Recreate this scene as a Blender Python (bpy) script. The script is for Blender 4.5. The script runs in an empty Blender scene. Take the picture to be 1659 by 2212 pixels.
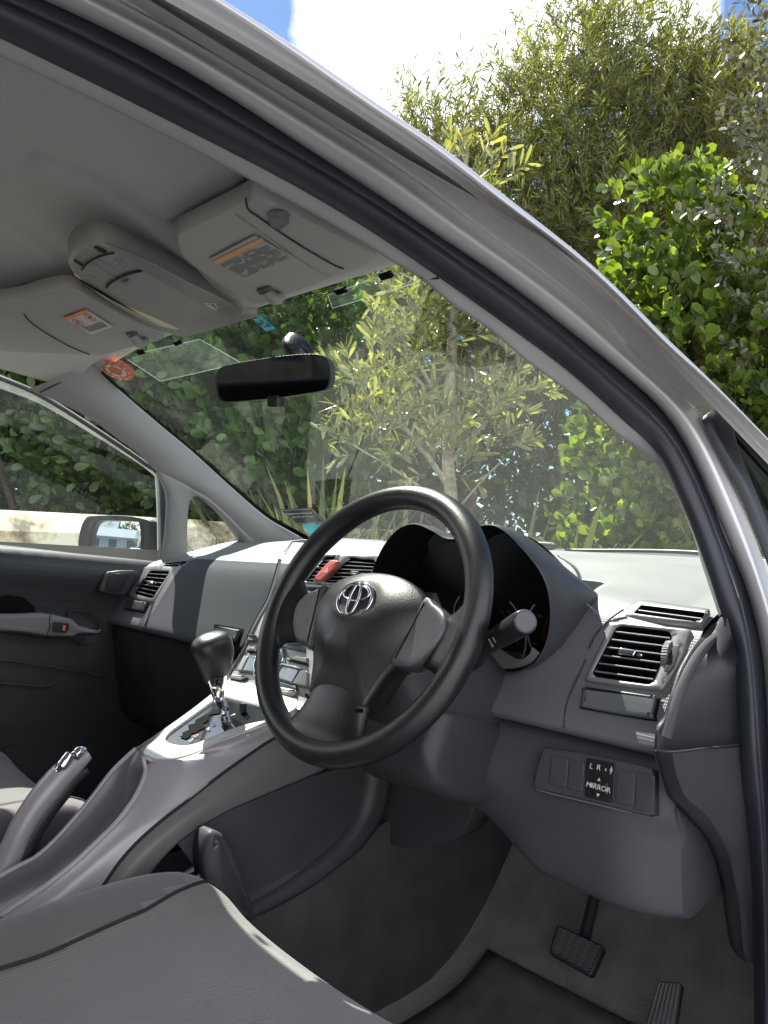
import bpy, bmesh, math, random
import numpy as np
from mathutils import Vector, Matrix
random.seed(7)
R = math.radians
SC = bpy.context.scene
COL = SC.collection

# ------------------------------------------------------------ camera
F_PX, CX, CY, IW, IH = 1618.7, 829.5, 1106.0, 1659.0, 2212.0
YAW, PIT, ROL = 0.7810, 0.0572, 0.0641
CAM = np.array([1.0114, -.6408, 1.0092])
_f = np.array([-math.sin(YAW)*math.cos(PIT), math.cos(YAW)*math.cos(PIT), math.sin(PIT)])
_r0 = np.array([math.cos(YAW), math.sin(YAW), 0.0])
_u0 = np.cross(_r0, _f)
_r = math.cos(ROL)*_r0 + math.sin(ROL)*_u0
_u = -math.sin(ROL)*_r0 + math.cos(ROL)*_u0
cd = bpy.data.cameras.new("camera")
co = bpy.data.objects.new("camera", cd)
COL.objects.link(co)
mw = Matrix(((_r[0], _u[0], -_f[0], CAM[0]), (_r[1], _u[1], -_f[1], CAM[1]), (_r[2], _u[2], -_f[2], CAM[2]), (0, 0, 0, 1)))
co.matrix_world = mw
cd.sensor_fit = 'VERTICAL'
cd.sensor_height = 36.0
cd.lens = F_PX/IH*36.0
cd.clip_start = 0.02
cd.clip_end = 500
SC.camera = co

# ------------------------------------------------------------ world, sun, exposure
SUN_DIR = Vector((-0.55, 0.138, 0.82)).normalized()      # towards the sun: front left of the car, high
SUN_EL = math.asin(SUN_DIR.z)
SUN_AZ = math.atan2(SUN_DIR.x, SUN_DIR.y)
W = bpy.data.worlds.new("World")
SC.world = W
W.use_nodes = True
wt = W.node_tree
wt.nodes.clear()
wo = wt.nodes.new('ShaderNodeOutputWorld')
bg = wt.nodes.new('ShaderNodeBackground')
sky = wt.nodes.new('ShaderNodeTexSky')
sky.sky_type = 'NISHITA'
sky.sun_disc = False
sky.sun_elevation = SUN_EL
sky.sun_rotation = SUN_AZ
sky.air_density = 1.0
sky.dust_density = 0.1
sky.ozone_density = 4.0
bg.inputs['Strength'].default_value = 0.06
tc = wt.nodes.new('ShaderNodeTexCoord')
nz = wt.nodes.new('ShaderNodeTexNoise')
nz.inputs['Scale'].default_value = 4.2
nz.inputs['Detail'].default_value = 9
nz.inputs['Roughness'].default_value = .62
wt.links.new(tc.outputs['Generated'], nz.inputs['Vector'])


def cam_dir(px, py):
    d = _f + _r*((px-CX)/F_PX) - _u*((py-CY)/F_PX)
    return d/np.linalg.norm(d)


def cloud(px, py, rad, soft, d=None):
    d = cam_dir(px, py) if d is None else np.array(d)/np.linalg.norm(d)
    dp = wt.nodes.new('ShaderNodeVectorMath')
    dp.operation = 'DOT_PRODUCT'
    dp.inputs[1].default_value = tuple(d)
    nm = wt.nodes.new('ShaderNodeVectorMath')
    nm.operation = 'NORMALIZE'
    wt.links.new(tc.outputs['Generated'], nm.inputs[0])
    wt.links.new(nm.outputs[0], dp.inputs[0])
    mr = wt.nodes.new('ShaderNodeMapRange')
    mr.inputs[1].default_value = math.cos(rad*2.1)
    mr.inputs[2].default_value = math.cos(rad*.1)
    mr.inputs[3].default_value = -.55
    mr.inputs[4].default_value = .75
    wt.links.new(dp.outputs['Value'], mr.inputs[0])
    ad = wt.nodes.new('ShaderNodeMath')
    ad.operation = 'ADD'
    wt.links.new(mr.outputs[0], ad.inputs[0])
    wt.links.new(nz.outputs[0], ad.inputs[1])
    m2 = wt.nodes.new('ShaderNodeMapRange')
    m2.inputs[1].default_value = .55
    m2.inputs[2].default_value = .55+soft
    wt.links.new(ad.outputs[0], m2.inputs[0])
    return m2.outputs[0]


masks = [cloud(968, -70, .120, .20), cloud(1390, 42, .050, .40), cloud(0, 0, .55, .25, (1.0, -.55, .42)), cloud(0, 0, .45, .25, (.2, -1.0, .5)), cloud(0, 0, .35, .3, (-.9, -.3, .6)), cloud(0, 0, .30, .3, (1.0, .45, .6))]  # last four clouds are unseen, added to brighten the cabin
acc = masks[0]
for m in masks[1:]:
    mx = wt.nodes.new('ShaderNodeMath')
    mx.operation = 'MAXIMUM'
    wt.links.new(acc, mx.inputs[0])
    wt.links.new(m, mx.inputs[1])
    acc = mx.outputs[0]
mix = wt.nodes.new('ShaderNodeMixRGB')
wt.links.new(acc, mix.inputs[0])
wt.links.new(sky.outputs[0], mix.inputs[1])
mix.inputs[2].default_value = (12.5, 12.8, 13.4, 1)
wt.links.new(mix.outputs[0], bg.inputs['Color'])
wt.links.new(bg.outputs[0], wo.inputs['Surface'])

sd = bpy.data.lights.new("sun", 'SUN')
sd.energy = 4.8
sd.angle = R(.53)
sd.color = (1.0, .95, .87)
so = bpy.data.objects.new("sun", sd)
COL.objects.link(so)
so.rotation_euler = SUN_DIR.to_track_quat('Z', 'Y').to_euler()

SC.view_settings.view_transform = 'Standard'
SC.view_settings.look = 'None'
SC.view_settings.exposure = 1.6
SC.view_settings.gamma = 1.0
SC.render.engine = 'CYCLES'
try:
    SC.cycles.max_bounces = 10
    SC.cycles.transparent_max_bounces = 24
    SC.cycles.glossy_bounces = 5
    SC.cycles.diffuse_bounces = 5
except Exception:
    pass


# ------------------------------------------------------------ pixel -> point helpers
def ray(px, py):
    return _f + _r*((px-CX)/F_PX) - _u*((py-CY)/F_PX)


def V(px, py, **k):
    (a, v), = k.items()
    d = ray(px, py)
    i = 'xyz'.index(a)
    return CAM + d*((v-CAM[i])/d[i])


def VP(px, py, n, d0, off=0.0):
    n = np.array(n, float)
    d = ray(px, py)
    t = (d0 + off*np.linalg.norm(n) - CAM@n)/(d@n)
    return CAM + d*t


def AT(px, py, dist):
    return CAM + ray(px, py)*dist


def plane3(p, q, r):
    p, q, r = map(np.array, (p, q, r))
    n = np.cross(q-p, r-p)
    return n, float(n@p)


def gx(z):
    return float(np.interp(z, [.3, .8, .95, 1.03, 1.12, 1.25, 1.5], [.715, .715, .70, .675, .64, .59, .52]))


def VS(px, py, off):
    z = 1.2
    for _ in range(60):
        p = V(px, py, x=gx(z)+off)
        z = .5*z+.5*p[2]
    return p


def proj(p):
    v = np.array(p, float)-CAM
    c = v@_f
    return CX+F_PX*(v@_r)/c, CY-F_PX*(v@_u)/c, c


# ------------------------------------------------------------ materials
def new_mat(name):
    m = bpy.data.materials.new(name)
    m.use_nodes = True
    nt = m.node_tree
    return m, nt, nt.nodes['Principled BSDF'], nt.nodes['Material Output']


def pbr(name, col, rough=.5, metal=0.0, spec=.5, bump=None, var=0.0, coat=0.0, varscale=6.0, dirt=0.0, sheen=0.0):
    """bump = (kind, scale, strength, distance)"""
    m, nt, b, out = new_mat(name)
    b.inputs['Base Color'].default_value = (*col, 1)
    b.inputs['Roughness'].default_value = rough
    b.inputs['Metallic'].default_value = metal
    b.inputs['Specular IOR Level'].default_value = spec
    if coat:
        b.inputs['Coat Weight'].default_value = coat
        b.inputs['Coat Roughness'].default_value = .05
    if sheen:
        b.inputs['Sheen Weight'].default_value = sheen
    t = nt.nodes.new('ShaderNodeTexCoord')
    if var:
        n = nt.nodes.new('ShaderNodeTexNoise')
        n.inputs['Scale'].default_value = varscale
        n.inputs['Detail'].default_value = 6
        nt.links.new(t.outputs['Object'], n.inputs['Vector'])
        r = nt.nodes.new('ShaderNodeValToRGB')
        r.color_ramp.elements[0].position = .3
        r.color_ramp.elements[1].position = .7
        r.color_ramp.elements[0].color = (*[c*(1-var) for c in col], 1)
        r.color_ramp.elements[1].color = (*[min(1, c*(1+var)) for c in col], 1)
        nt.links.new(n.outputs[0], r.inputs[0])
        nt.links.new(r.outputs[0], b.inputs['Base Color'])
        mr = nt.nodes.new('ShaderNodeMapRange')
        mr.inputs[3].default_value = max(.02, rough-.08)
        mr.inputs[4].default_value = min(1, rough+.08)
        nt.links.new(n.outputs[0], mr.inputs[0])
        nt.links.new(mr.outputs[0], b.inputs['Roughness'])
    if bump:
        kind, sc, st, dist = bump
        bp = nt.nodes.new('ShaderNodeBump')
        bp.inputs['Strength'].default_value = st
        bp.inputs['Distance'].default_value = dist
        if kind == 'noise':
            x = nt.nodes.new('ShaderNodeTexNoise')
            x.inputs['Scale'].default_value = sc
            x.inputs['Detail'].default_value = 3
            o = x.outputs[0]
        elif kind == 'voronoi':
            x = nt.nodes.new('ShaderNodeTexVoronoi')
            x.inputs['Scale'].default_value = sc
            o = x.outputs['Distance']
        elif kind == 'rib':
            x = nt.nodes.new('ShaderNodeTexWave')
            x.bands_direction = 'X'
            x.inputs['Scale'].default_value = sc
            x.inputs['Distortion'].default_value = .15
            o = x.outputs['Color']
        elif kind in ('dimple', 'dimplez'):
            w1 = nt.nodes.new('ShaderNodeTexWave')
            w1.bands_direction = 'X'
            w1.inputs['Scale'].default_value = sc
            w2 = nt.nodes.new('ShaderNodeTexWave')
            w2.bands_direction = 'Z' if kind == 'dimple' else 'Y'
            w2.inputs['Scale'].default_value = sc
            nt.links.new(t.outputs['Object'], w1.inputs['Vector'])
            nt.links.new(t.outputs['Object'], w2.inputs['Vector'])
            x = nt.nodes.new('ShaderNodeMath')
            x.operation = 'MULTIPLY'
            nt.links.new(w1.outputs['Color'], x.inputs[0])
            nt.links.new(w2.outputs['Color'], x.inputs[1])
            o = x.outputs[0]
        if kind in ('noise', 'voronoi', 'rib'):
            nt.links.new(t.outputs['Object'], x.inputs['Vector'])
        nt.links.new(o, bp.inputs['Height'])
        nt.links.new(bp.outputs[0], b.inputs['Normal'])
    return m


def glass_mat(name, tint, dust=.02, rough=0.0, dots=None, refl=1.0):
    m = bpy.data.materials.new(name)
    m.use_nodes = True
    nt = m.node_tree
    nt.nodes.clear()
    out = nt.nodes.new('ShaderNodeOutputMaterial')
    tr = nt.nodes.new('ShaderNodeBsdfTransparent')
    tr.inputs[0].default_value = (*tint, 1)
    gl = nt.nodes.new('ShaderNodeBsdfGlossy')
    gl.inputs['Roughness'].default_value = rough
    gl.inputs['Color'].default_value = (refl, refl, refl, 1)
    geo = nt.nodes.new('ShaderNodeNewGeometry')
    dt = nt.nodes.new('ShaderNodeVectorMath')
    dt.operation = 'DOT_PRODUCT'
    nt.links.new(geo.outputs['Incoming'], dt.inputs[0])
    nt.links.new(geo.outputs['Normal'], dt.inputs[1])
    def mth(op, a, b=None):
        n = nt.nodes.new('ShaderNodeMath')
        n.operation = op
        for i, v in enumerate((a, b)):
            if v is None:
                continue
            if isinstance(v, (int, float)):
                n.inputs[i].default_value = v
            else:
                nt.links.new(v, n.inputs[i])
        return n.outputs[0]
    c1 = mth('ABSOLUTE', dt.outputs['Value'])
    sch = mth('ADD', mth('MULTIPLY', mth('POWER', mth('SUBTRACT', 1.0, c1), 5.0), .38), .026)
    mx = nt.nodes.new('ShaderNodeMixShader')
    nt.links.new(sch, mx.inputs[0])
    nt.links.new(tr.outputs[0], mx.inputs[1])
    nt.links.new(gl.outputs[0], mx.inputs[2])
    last = mx
    t = nt.nodes.new('ShaderNodeTexCoord')
    if dust:
        df = nt.nodes.new('ShaderNodeBsdfDiffuse')
        df.inputs[0].default_value = (.62, .66, .62, 1)
        tl = nt.nodes.new('ShaderNodeBsdfTranslucent')
        tl.inputs[0].default_value = (.62, .66, .62, 1)
        dm = nt.nodes.new('ShaderNodeMixShader')
        dm.inputs[0].default_value = .5
        nt.links.new(df.outputs[0], dm.inputs[1])
        nt.links.new(tl.outputs[0], dm.inputs[2])
        n = nt.nodes.new('ShaderNodeTexNoise')
        n.inputs['Scale'].default_value = 5
        n.inputs['Detail'].default_value = 8
        nt.links.new(t.outputs['Object'], n.inputs['Vector'])
        mr = nt.nodes.new('ShaderNodeMapRange')
        mr.inputs[1].default_value = .3
        mr.inputs[2].default_value = .7
        mr.inputs[3].default_value = dust*.5
        mr.inputs[4].default_value = dust*1.5
        nt.links.new(n.outputs[0], mr.inputs[0])
        v = nt.nodes.new('ShaderNodeTexVoronoi')
        v.inputs['Scale'].default_value = 55
        nt.links.new(t.outputs['Object'], v.inputs['Vector'])
        lt = nt.nodes.new('ShaderNodeMapRange')
        lt.inputs[1].default_value = .10
        lt.inputs[2].default_value = .04
        lt.inputs[3].default_value = 0
        lt.inputs[4].default_value = .35
        nt.links.new(v.outputs['Distance'], lt.inputs[0])
        sep = nt.nodes.new('ShaderNodeSeparateColor')
        nt.links.new(v.outputs['Color'], sep.inputs[0])
        g2 = nt.nodes.new('ShaderNodeMath')
        g2.operation = 'GREATER_THAN'
        g2.inputs[1].default_value = .80
        nt.links.new(sep.outputs[0], g2.inputs[0])
        ml = nt.nodes.new('ShaderNodeMath')
        ml.operation = 'MULTIPLY'
        nt.links.new(lt.outputs[0], ml.inputs[0])
        nt.links.new(g2.outputs[0], ml.inputs[1])
        ad = nt.nodes.new('ShaderNodeMath')
        ad.operation = 'ADD'
        nt.links.new(mr.outputs[0], ad.inputs[0])
        nt.links.new(ml.outputs[0], ad.inputs[1])
        m2 = nt.nodes.new('ShaderNodeMixShader')
        nt.links.new(ad.outputs[0], m2.inputs[0])
        nt.links.new(last.outputs[0], m2.inputs[1])
        nt.links.new(dm.outputs[0], m2.inputs[2])
        last = m2
    nt.links.new(last.outputs[0], out.inputs['Surface'])
    return m


def leaf_mat(name, base, hvar=.04, vvar=.5, trans=.45, rough=.35, tip=None, tipfrac=.15):
    m = bpy.data.materials.new(name)
    m.use_nodes = True
    nt = m.node_tree
    nt.nodes.clear()
    out = nt.nodes.new('ShaderNodeOutputMaterial')
    geo = nt.nodes.new('ShaderNodeNewGeometry')
    ramp = nt.nodes.new('ShaderNodeValToRGB')
    e = ramp.color_ramp.elements
    lo = [c*(1-vvar) for c in base]
    hi = [c*(1+vvar) for c in base]
    hi[0] *= 1+hvar*5
    e[0].color = (*lo, 1)
    e[1].position = 1-tipfrac
    e[1].color = (*hi, 1)
    if tip:
        x = e.new(1.0)
        x.color = (*tip, 1)
        x = e.new(1-tipfrac*.5)
        x.color = (*[.5*(a+b) for a, b in zip(hi, tip)], 1)
    nt.links.new(geo.outputs['Random Per Island'], ramp.inputs[0])
    pb = nt.nodes.new('ShaderNodeBsdfPrincipled')
    pb.inputs['Roughness'].default_value = rough
    pb.inputs['Specular IOR Level'].default_value = .5
    nt.links.new(ramp.outputs[0], pb.inputs['Base Color'])
    tl = nt.nodes.new('ShaderNodeBsdfTranslucent')
    mul = nt.nodes.new('ShaderNodeMixRGB')
    mul.blend_type = 'MULTIPLY'
    mul.inputs[0].default_value = 1
    mul.inputs[2].default_value = (2.5, 2.3, .5, 1)
    nt.links.new(ramp.outputs[0], mul.inputs[1])
    nt.links.new(mul.outputs[0], tl.inputs[0])
    mx = nt.nodes.new('ShaderNodeMixShader')
    mx.inputs[0].default_value = trans
    nt.links.new(pb.outputs[0], mx.inputs[1])
    nt.links.new(tl.outputs[0], mx.inputs[2])
    nt.links.new(mx.outputs[0], out.inputs['Surface'])
    return m


MT = {}
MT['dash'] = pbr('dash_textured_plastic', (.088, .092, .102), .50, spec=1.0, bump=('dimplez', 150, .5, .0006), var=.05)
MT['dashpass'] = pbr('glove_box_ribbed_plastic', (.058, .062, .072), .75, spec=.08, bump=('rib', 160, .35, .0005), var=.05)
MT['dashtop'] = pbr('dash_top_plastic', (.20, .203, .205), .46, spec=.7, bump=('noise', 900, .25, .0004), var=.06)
MT['dashdark'] = pbr('dark_grained_plastic', (.028, .029, .036), .48, bump=('noise', 450, .5, .0006), var=.14, varscale=8)
MT['tunnel'] = pbr('tunnel_carpet', (.070, .068, .074), .95, spec=.15, bump=('noise', 330, .8, .003), var=.2, varscale=14)
MT['hood'] = pbr('binnacle_plastic', (.045, .047, .055), .45, bump=('noise', 1100, .3, .0004), var=.05)
MT['lower'] = pbr('lower_grey_plastic', (.050, .050, .060), .52, bump=('noise', 420, .5, .0006), var=.14, varscale=9)
MT['black'] = pbr('black_plastic', (.012, .012, .014), .4)
MT['matte_black'] = pbr('matte_black', (.006, .006, .007), .9, spec=.1)
MT['gloss'] = pbr('black_gloss_panel', (.01, .012, .016), .06, coat=1)
MT['rubber'] = pbr('seal_rubber', (.024, .027, .038), .45, bump=('noise', 300, .15, .0006), var=.2, varscale=14)
MT['paint'] = pbr('silver_paint', (.60, .59, .60), .42, metal=.35, coat=.25, bump=('noise', 2500, .03, .0002), var=.03)
MT['silver'] = pbr('silver_plastic', (.36, .36, .36), .38, metal=.35, bump=('noise', 1200, .08, .0003), var=.05)
MT['ventsilver'] = pbr('vent_frame_silver', (.20, .20, .205), .36, metal=.3, bump=('noise', 1200, .08, .0003))
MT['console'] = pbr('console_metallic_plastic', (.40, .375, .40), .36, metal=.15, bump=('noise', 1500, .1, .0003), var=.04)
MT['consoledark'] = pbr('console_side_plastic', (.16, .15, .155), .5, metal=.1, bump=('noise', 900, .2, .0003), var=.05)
MT['leather'] = pbr('steering_wheel_leather', (.009, .0095, .011), .36, spec=.6, bump=('voronoi', 600, .30, .0006), var=.15, varscale=20)
MT['pad'] = pbr('steering_pad_grain', (.016, .0165, .018), .40, spec=.6, bump=('voronoi', 600, .30, .0006), var=.08)
MT['ribplastic'] = pbr('ribbed_grey_plastic', (.125, .125, .13), .36, metal=.3, bump=('rib', 330, .35, .0005))
MT['chrome'] = pbr('chrome', (.75, .76, .8), .08, metal=1)
MT['headliner'] = pbr('headliner_fabric', (.40, .395, .39), .95, spec=.15, bump=('noise', 900, .25, .0008), var=.03, varscale=4, sheen=.2)
MT['visor'] = pbr('visor_vinyl', (.34, .338, .33), .75, spec=.25, bump=('noise', 800, .2, .0005), var=.03)
MT['pillar'] = pbr('pillar_trim_plastic', (.25, .245, .25), .6, spec=.3, bump=('noise', 900, .15, .0004), var=.03)
MT['ohc'] = pbr('overhead_console_plastic', (.25, .252, .245), .55, bump=('noise', 900, .1, .0003), var=.03)
MT['line'] = pbr('seam_shadow_gap', (.02, .02, .02), .8)
MT['fabric'] = pbr('seat_fabric_plain', (.13, .125, .127), .9, spec=.2, bump=('noise', 600, .4, .001), var=.07, varscale=9, sheen=.3)
MT['fabricrib'] = pbr('seat_fabric_ribbed', (.18, .172, .174), .85, spec=.2, bump=('rib', 95, .4, .0012), var=.08, varscale=9, sheen=.3)
MT['carpet'] = pbr('floor_carpet', (.20, .19, .187), .97, spec=.1, bump=('noise', 350, .8, .004), var=.2, varscale=18, sheen=.4)
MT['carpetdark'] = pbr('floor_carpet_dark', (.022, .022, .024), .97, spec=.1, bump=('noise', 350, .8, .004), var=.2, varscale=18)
MT['doorpanel'] = pbr('door_panel_textured', (.022, .023, .028), .5, bump=('dimple', 150, .4, .0005), var=.06)
MT['armrest'] = pbr('door_pull_grey', (.16, .155, .16), .5, var=.04)
MT['red'] = pbr('hazard_red', (.62, .13, .11), .4)
MT['white'] = pbr('white_print', (.8, .8, .8), .5)
MT['greyprint'] = pbr('grey_print', (.25, .25, .26), .6)
MT['darkprint'] = pbr('dark_print', (.09, .09, .10), .6)
MT['orange'] = pbr('orange_print', (.80, .22, .08), .5)
MT['orangedim'] = pbr('faded_orange_print', (.62, .28, .12), .6)
MT['orangesticker'] = pbr('orange_sticker_face', (.85, .22, .10), .6)
MT['cyan'] = pbr('cyan_sticker_face', (.10, .62, .75), .5)
MT['navy'] = pbr('navy_card', (.02, .022, .035), .4)
MT['labelwhite'] = pbr('label_paper', (.55, .54, .52), .6)
MT['labelgrey'] = pbr('label_film_grey', (.30, .298, .29), .6)
MT['amber'] = pbr('dial_amber_print', (.20, .05, .02), .5)
MT['lcd'] = pbr('lcd_window', (.10, .13, .17), .08, coat=1)
MT['mirror'] = pbr('mirror_silvering', (.86, .88, .9), .01, metal=1)
MT['darkmirror'] = pbr('reflection_dark_silvering', (.075, .08, .09), .03, metal=1)  # dark tint puts the dim cabin reflection into the colour
MT['gauge'] = pbr('gauge_face', (.006, .006, .008), .35)
MT['windshield'] = glass_mat('windshield_glass', (.90, .97, .92), .011)
MT['sideglass'] = glass_mat('side_glass', (.82, .87, .83), .005, refl=.6)
MT['visorglass'] = glass_mat('rain_visor_acrylic', (.55, .58, .58), .25)
MT['dial_lens'] = glass_mat('dial_lens', (.85, .85, .87), 0)


def frit_mat():
    m = bpy.data.materials.new('frit_dots')
    m.use_nodes = True
    nt = m.node_tree
    nt.nodes.clear()
    out = nt.nodes.new('ShaderNodeOutputMaterial')
    tr = nt.nodes.new('ShaderNodeBsdfTransparent')
    df = nt.nodes.new('ShaderNodeBsdfDiffuse')
    df.inputs[0].default_value = (.02, .022, .022, 1)
    mx = nt.nodes.new('ShaderNodeMixShader')
    uv = nt.nodes.new('ShaderNodeUVMap')
    w = []
    for ax in ('X', 'Y'):
        t = nt.nodes.new('ShaderNodeTexWave')
        t.bands_direction = ax
        t.inputs['Scale'].default_value = 0.314159
        nt.links.new(uv.outputs[0], t.inputs['Vector'])
        w.append(t)
    ml = nt.nodes.new('ShaderNodeMath')
    ml.operation = 'MULTIPLY'
    nt.links.new(w[0].outputs['Color'], ml.inputs[0])
    nt.links.new(w[1].outputs['Color'], ml.inputs[1])
    gt = nt.nodes.new('ShaderNodeMath')
    gt.operation = 'LESS_THAN'
    gt.inputs[1].default_value = .07
    nt.links.new(ml.outputs[0], gt.inputs[0])
    nt.links.new(gt.outputs[0], mx.inputs[0])
    nt.links.new(tr.outputs[0], mx.inputs[1])
    nt.links.new(df.outputs[0], mx.inputs[2])
    nt.links.new(mx.outputs[0], out.inputs[0])
    return m


MT['frit'] = frit_mat()


# ------------------------------------------------------------ object helpers
def tag(o, label=None, cat=None, group=None, kind=None):
    if label:
        o['label'] = label
    if cat:
        o['category'] = cat
    if group:
        o['group'] = group
    if kind:
        o['kind'] = kind
    return o


def empty(name, loc=(0, 0, 0)):
    o = bpy.data.objects.new(name, None)
    o.location = loc
    o.empty_display_size = .2
    COL.objects.link(o)
    return o


PARENT_MW = {}


def mesh(name, verts, faces, mat, parent=None, smooth=True, label=None, uvs=None):
    me = bpy.data.meshes.new(name)
    me.from_pydata([tuple(map(float, v)) for v in verts], [], [tuple(f) for f in faces])
    me.update()
    if smooth:
        me.polygons.foreach_set('use_smooth', [True]*len(me.polygons))
    if uvs is not None:
        l = me.uv_layers.new(name='UVMap')
        for lp in me.loops:
            l.data[lp.index].uv = uvs[lp.vertex_index]
    o = bpy.data.objects.new(name, me)
    COL.objects.link(o)
    me.materials.append(mat)
    if parent:
        o.parent = parent
    if label:
        o['label'] = label
    return o


def crv(pts, n, closed=False):
    """Catmull-Rom through pts, resampled to n by arc length"""
    P = np.array(pts, float)
    if len(P) == 2 and not closed:
        t = np.linspace(0, 1, n)[:, None]
        return P[0]*(1-t)+P[1]*t
    if closed:
        Q = np.vstack([P[-1], P, P[0], P[1]])
    else:
        Q = np.vstack([2*P[0]-P[1], P, 2*P[-1]-P[-2]])
    out = []
    for i in range(1, len(Q)-2):
        p0, p1, p2, p3 = Q[i-1], Q[i], Q[i+1], Q[i+2]
        for t in np.linspace(0, 1, 14, endpoint=False):
            out.append(.5*((2*p1)+(-p0+p2)*t+(2*p0-5*p1+4*p2-p3)*t*t+(-p0+3*p1-3*p2+p3)*t**3))
    out.append(P[0] if closed else P[-1])
    out = np.array(out)
    s = np.concatenate([[0], np.cumsum(np.linalg.norm(np.diff(out, axis=0), axis=1))])
    u = np.linspace(0, s[-1], n, endpoint=not closed)
    return np.array([np.interp(u, s, out[:, k]) for k in range(out.shape[1])]).T


def grid_faces(nu, nv, cu=False, cv=False):
    f = []
    for i in range(nu-(0 if cu else 1)):
        for j in range(nv-(0 if cv else 1)):
            a, b = i*nv+j, i*nv+(j+1) % nv
            c, d = ((i+1) % nu)*nv+(j+1) % nv, ((i+1) % nu)*nv+j
            f.append((a, b, c, d))
    return f


def loft_v(curves, nu, nv, closed=False, linear=False):
    C = [crv(c, nv, closed) for c in curves]
    if linear or len(C) == 2:
        rows = []
        seg = max(1, nu//(len(C)-1))
        for i in range(len(C)-1):
            for k in range(seg):
                t = k/seg
                rows.append(C[i]*(1-t)+C[i+1]*t)
        rows.append(C[-1])
        return np.array(rows)
    cols = [crv([c[j] for c in C], nu) for j in range(nv)]
    return np.array(cols).transpose(1, 0, 2)


def loft(name, curves, nu, nv, mat, parent=None, closed=False, linear=False, thick=0, label=None, off=0):
    G = loft_v(curves, nu, nv, closed, linear)
    o = mesh(name, G.reshape(-1, 3), grid_faces(G.shape[0], G.shape[1], False, closed), mat, parent, label=label)
    if thick:
        m = o.modifiers.new('solid', 'SOLIDIFY')
        m.thickness = thick
        m.offset = off
    return o


class MB:
    def __init__(s):
        s.v, s.f = [], []

    def add(s, v, f):
        n = len(s.v)
        s.v += [tuple(map(float, p)) for p in v]
        s.f += [tuple(i+n for i in q) for q in f]
        return s

    def grid(s, G, cu=False, cv=False):
        G = np.array(G)
        return s.add(G.reshape(-1, 3), grid_faces(G.shape[0], G.shape[1], cu, cv))

    def box(s, a, b, bev=0):
        x0, y0, z0 = a
        x1, y1, z1 = b
        v = [(x0, y0, z0), (x1, y0, z0), (x1, y1, z0), (x0, y1, z0), (x0, y0, z1), (x1, y0, z1), (x1, y1, z1), (x0, y1, z1)]
        return s.add(v, [(0, 3, 2, 1), (4, 5, 6, 7), (0, 1, 5, 4), (1, 2, 6, 5), (2, 3, 7, 6), (3, 0, 4, 7)])

    def hexa(s, q0, q1):
        """box between two quads"""
        v = list(q0)+list(q1)
        return s.add(v, [(3, 2, 1, 0), (4, 5, 6, 7), (0, 1, 5, 4), (1, 2, 6, 5), (2, 3, 7, 6), (3, 0, 4, 7)])

    def tube(s, pts, rad, n=10, cap=True, flat=None, nres=None):
        P = np.array(pts, float)
        if nres:
            P = crv(P, nres)
        m = len(P)
        rr = np.interp(np.linspace(0, 1, m), np.linspace(0, 1, len(rad)), rad) if hasattr(rad, '__len__') else [rad]*m
        T = np.gradient(P, axis=0)
        T /= np.linalg.norm(T, axis=1)[:, None]+1e-12
        ref = np.array([0, 0, 1.]) if abs(T[0][2]) < .9 else np.array([1., 0, 0])
        rows = []
        for i in range(m):
            a = np.cross(T[i], ref)
            a /= np.linalg.norm(a)+1e-12
            b = np.cross(a, T[i])
            ref = b
            fl = flat or (1, 1)
            rows.append([P[i]+rr[i]*(math.cos(t)*a*fl[0]+math.sin(t)*b*fl[1]) for t in np.linspace(0, 2*math.pi, n, endpoint=False)])
        k = len(s.v)
        s.grid(rows, False, True)
        if cap:
            s.f.append(tuple(k+j for j in range(n)))
            s.f.append(tuple(k+(m-1)*n+j for j in reversed(range(n))))
        return s

    def prism(s, poly, vec):
        """closed polygon (3d pts) extruded by vec"""
        P = [np.array(p) for p in poly]
        n = len(P)
        v = P+[p+np.array(vec) for p in P]
        f = [tuple(range(n-1, -1, -1)), tuple(range(n, 2*n))]+[(i, (i+1) % n, n+(i+1) % n, n+i) for i in range(n)]
        return s.add(v, f)

    def build(s, name, mat, parent=None, smooth=False, bevel=0, label=None, seg=2):
        o = mesh(name, s.v, s.f, mat, parent, smooth=smooth or bevel > 0, label=label)
        if bevel:
            m = o.modifiers.new('bevel', 'BEVEL')
            m.width = bevel
            m.segments = seg
            m.limit_method = 'ANGLE'
            m.angle_limit = R(35)
            m2 = o.modifiers.new('wn', 'WEIGHTED_NORMAL')
        return o


def rounded(poly, r=.2, n=5):
    """round corners of polygon in any dim; r = fraction of the shorter edge"""
    P = [np.array(p, float) for p in poly]
    out = []
    N = len(P)
    for i in range(N):
        a, b, c = P[i-1], P[i], P[(i+1) % N]
        ra = min(r*np.linalg.norm(a-b), r*np.linalg.norm(c-b))
        p = b+(a-b)/np.linalg.norm(a-b)*ra
        q = b+(c-b)/np.linalg.norm(c-b)*ra
        for t in np.linspace(0, 1, n):
            out.append((1-t)**2*p+2*t*(1-t)*b+t*t*q)
    return out


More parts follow.
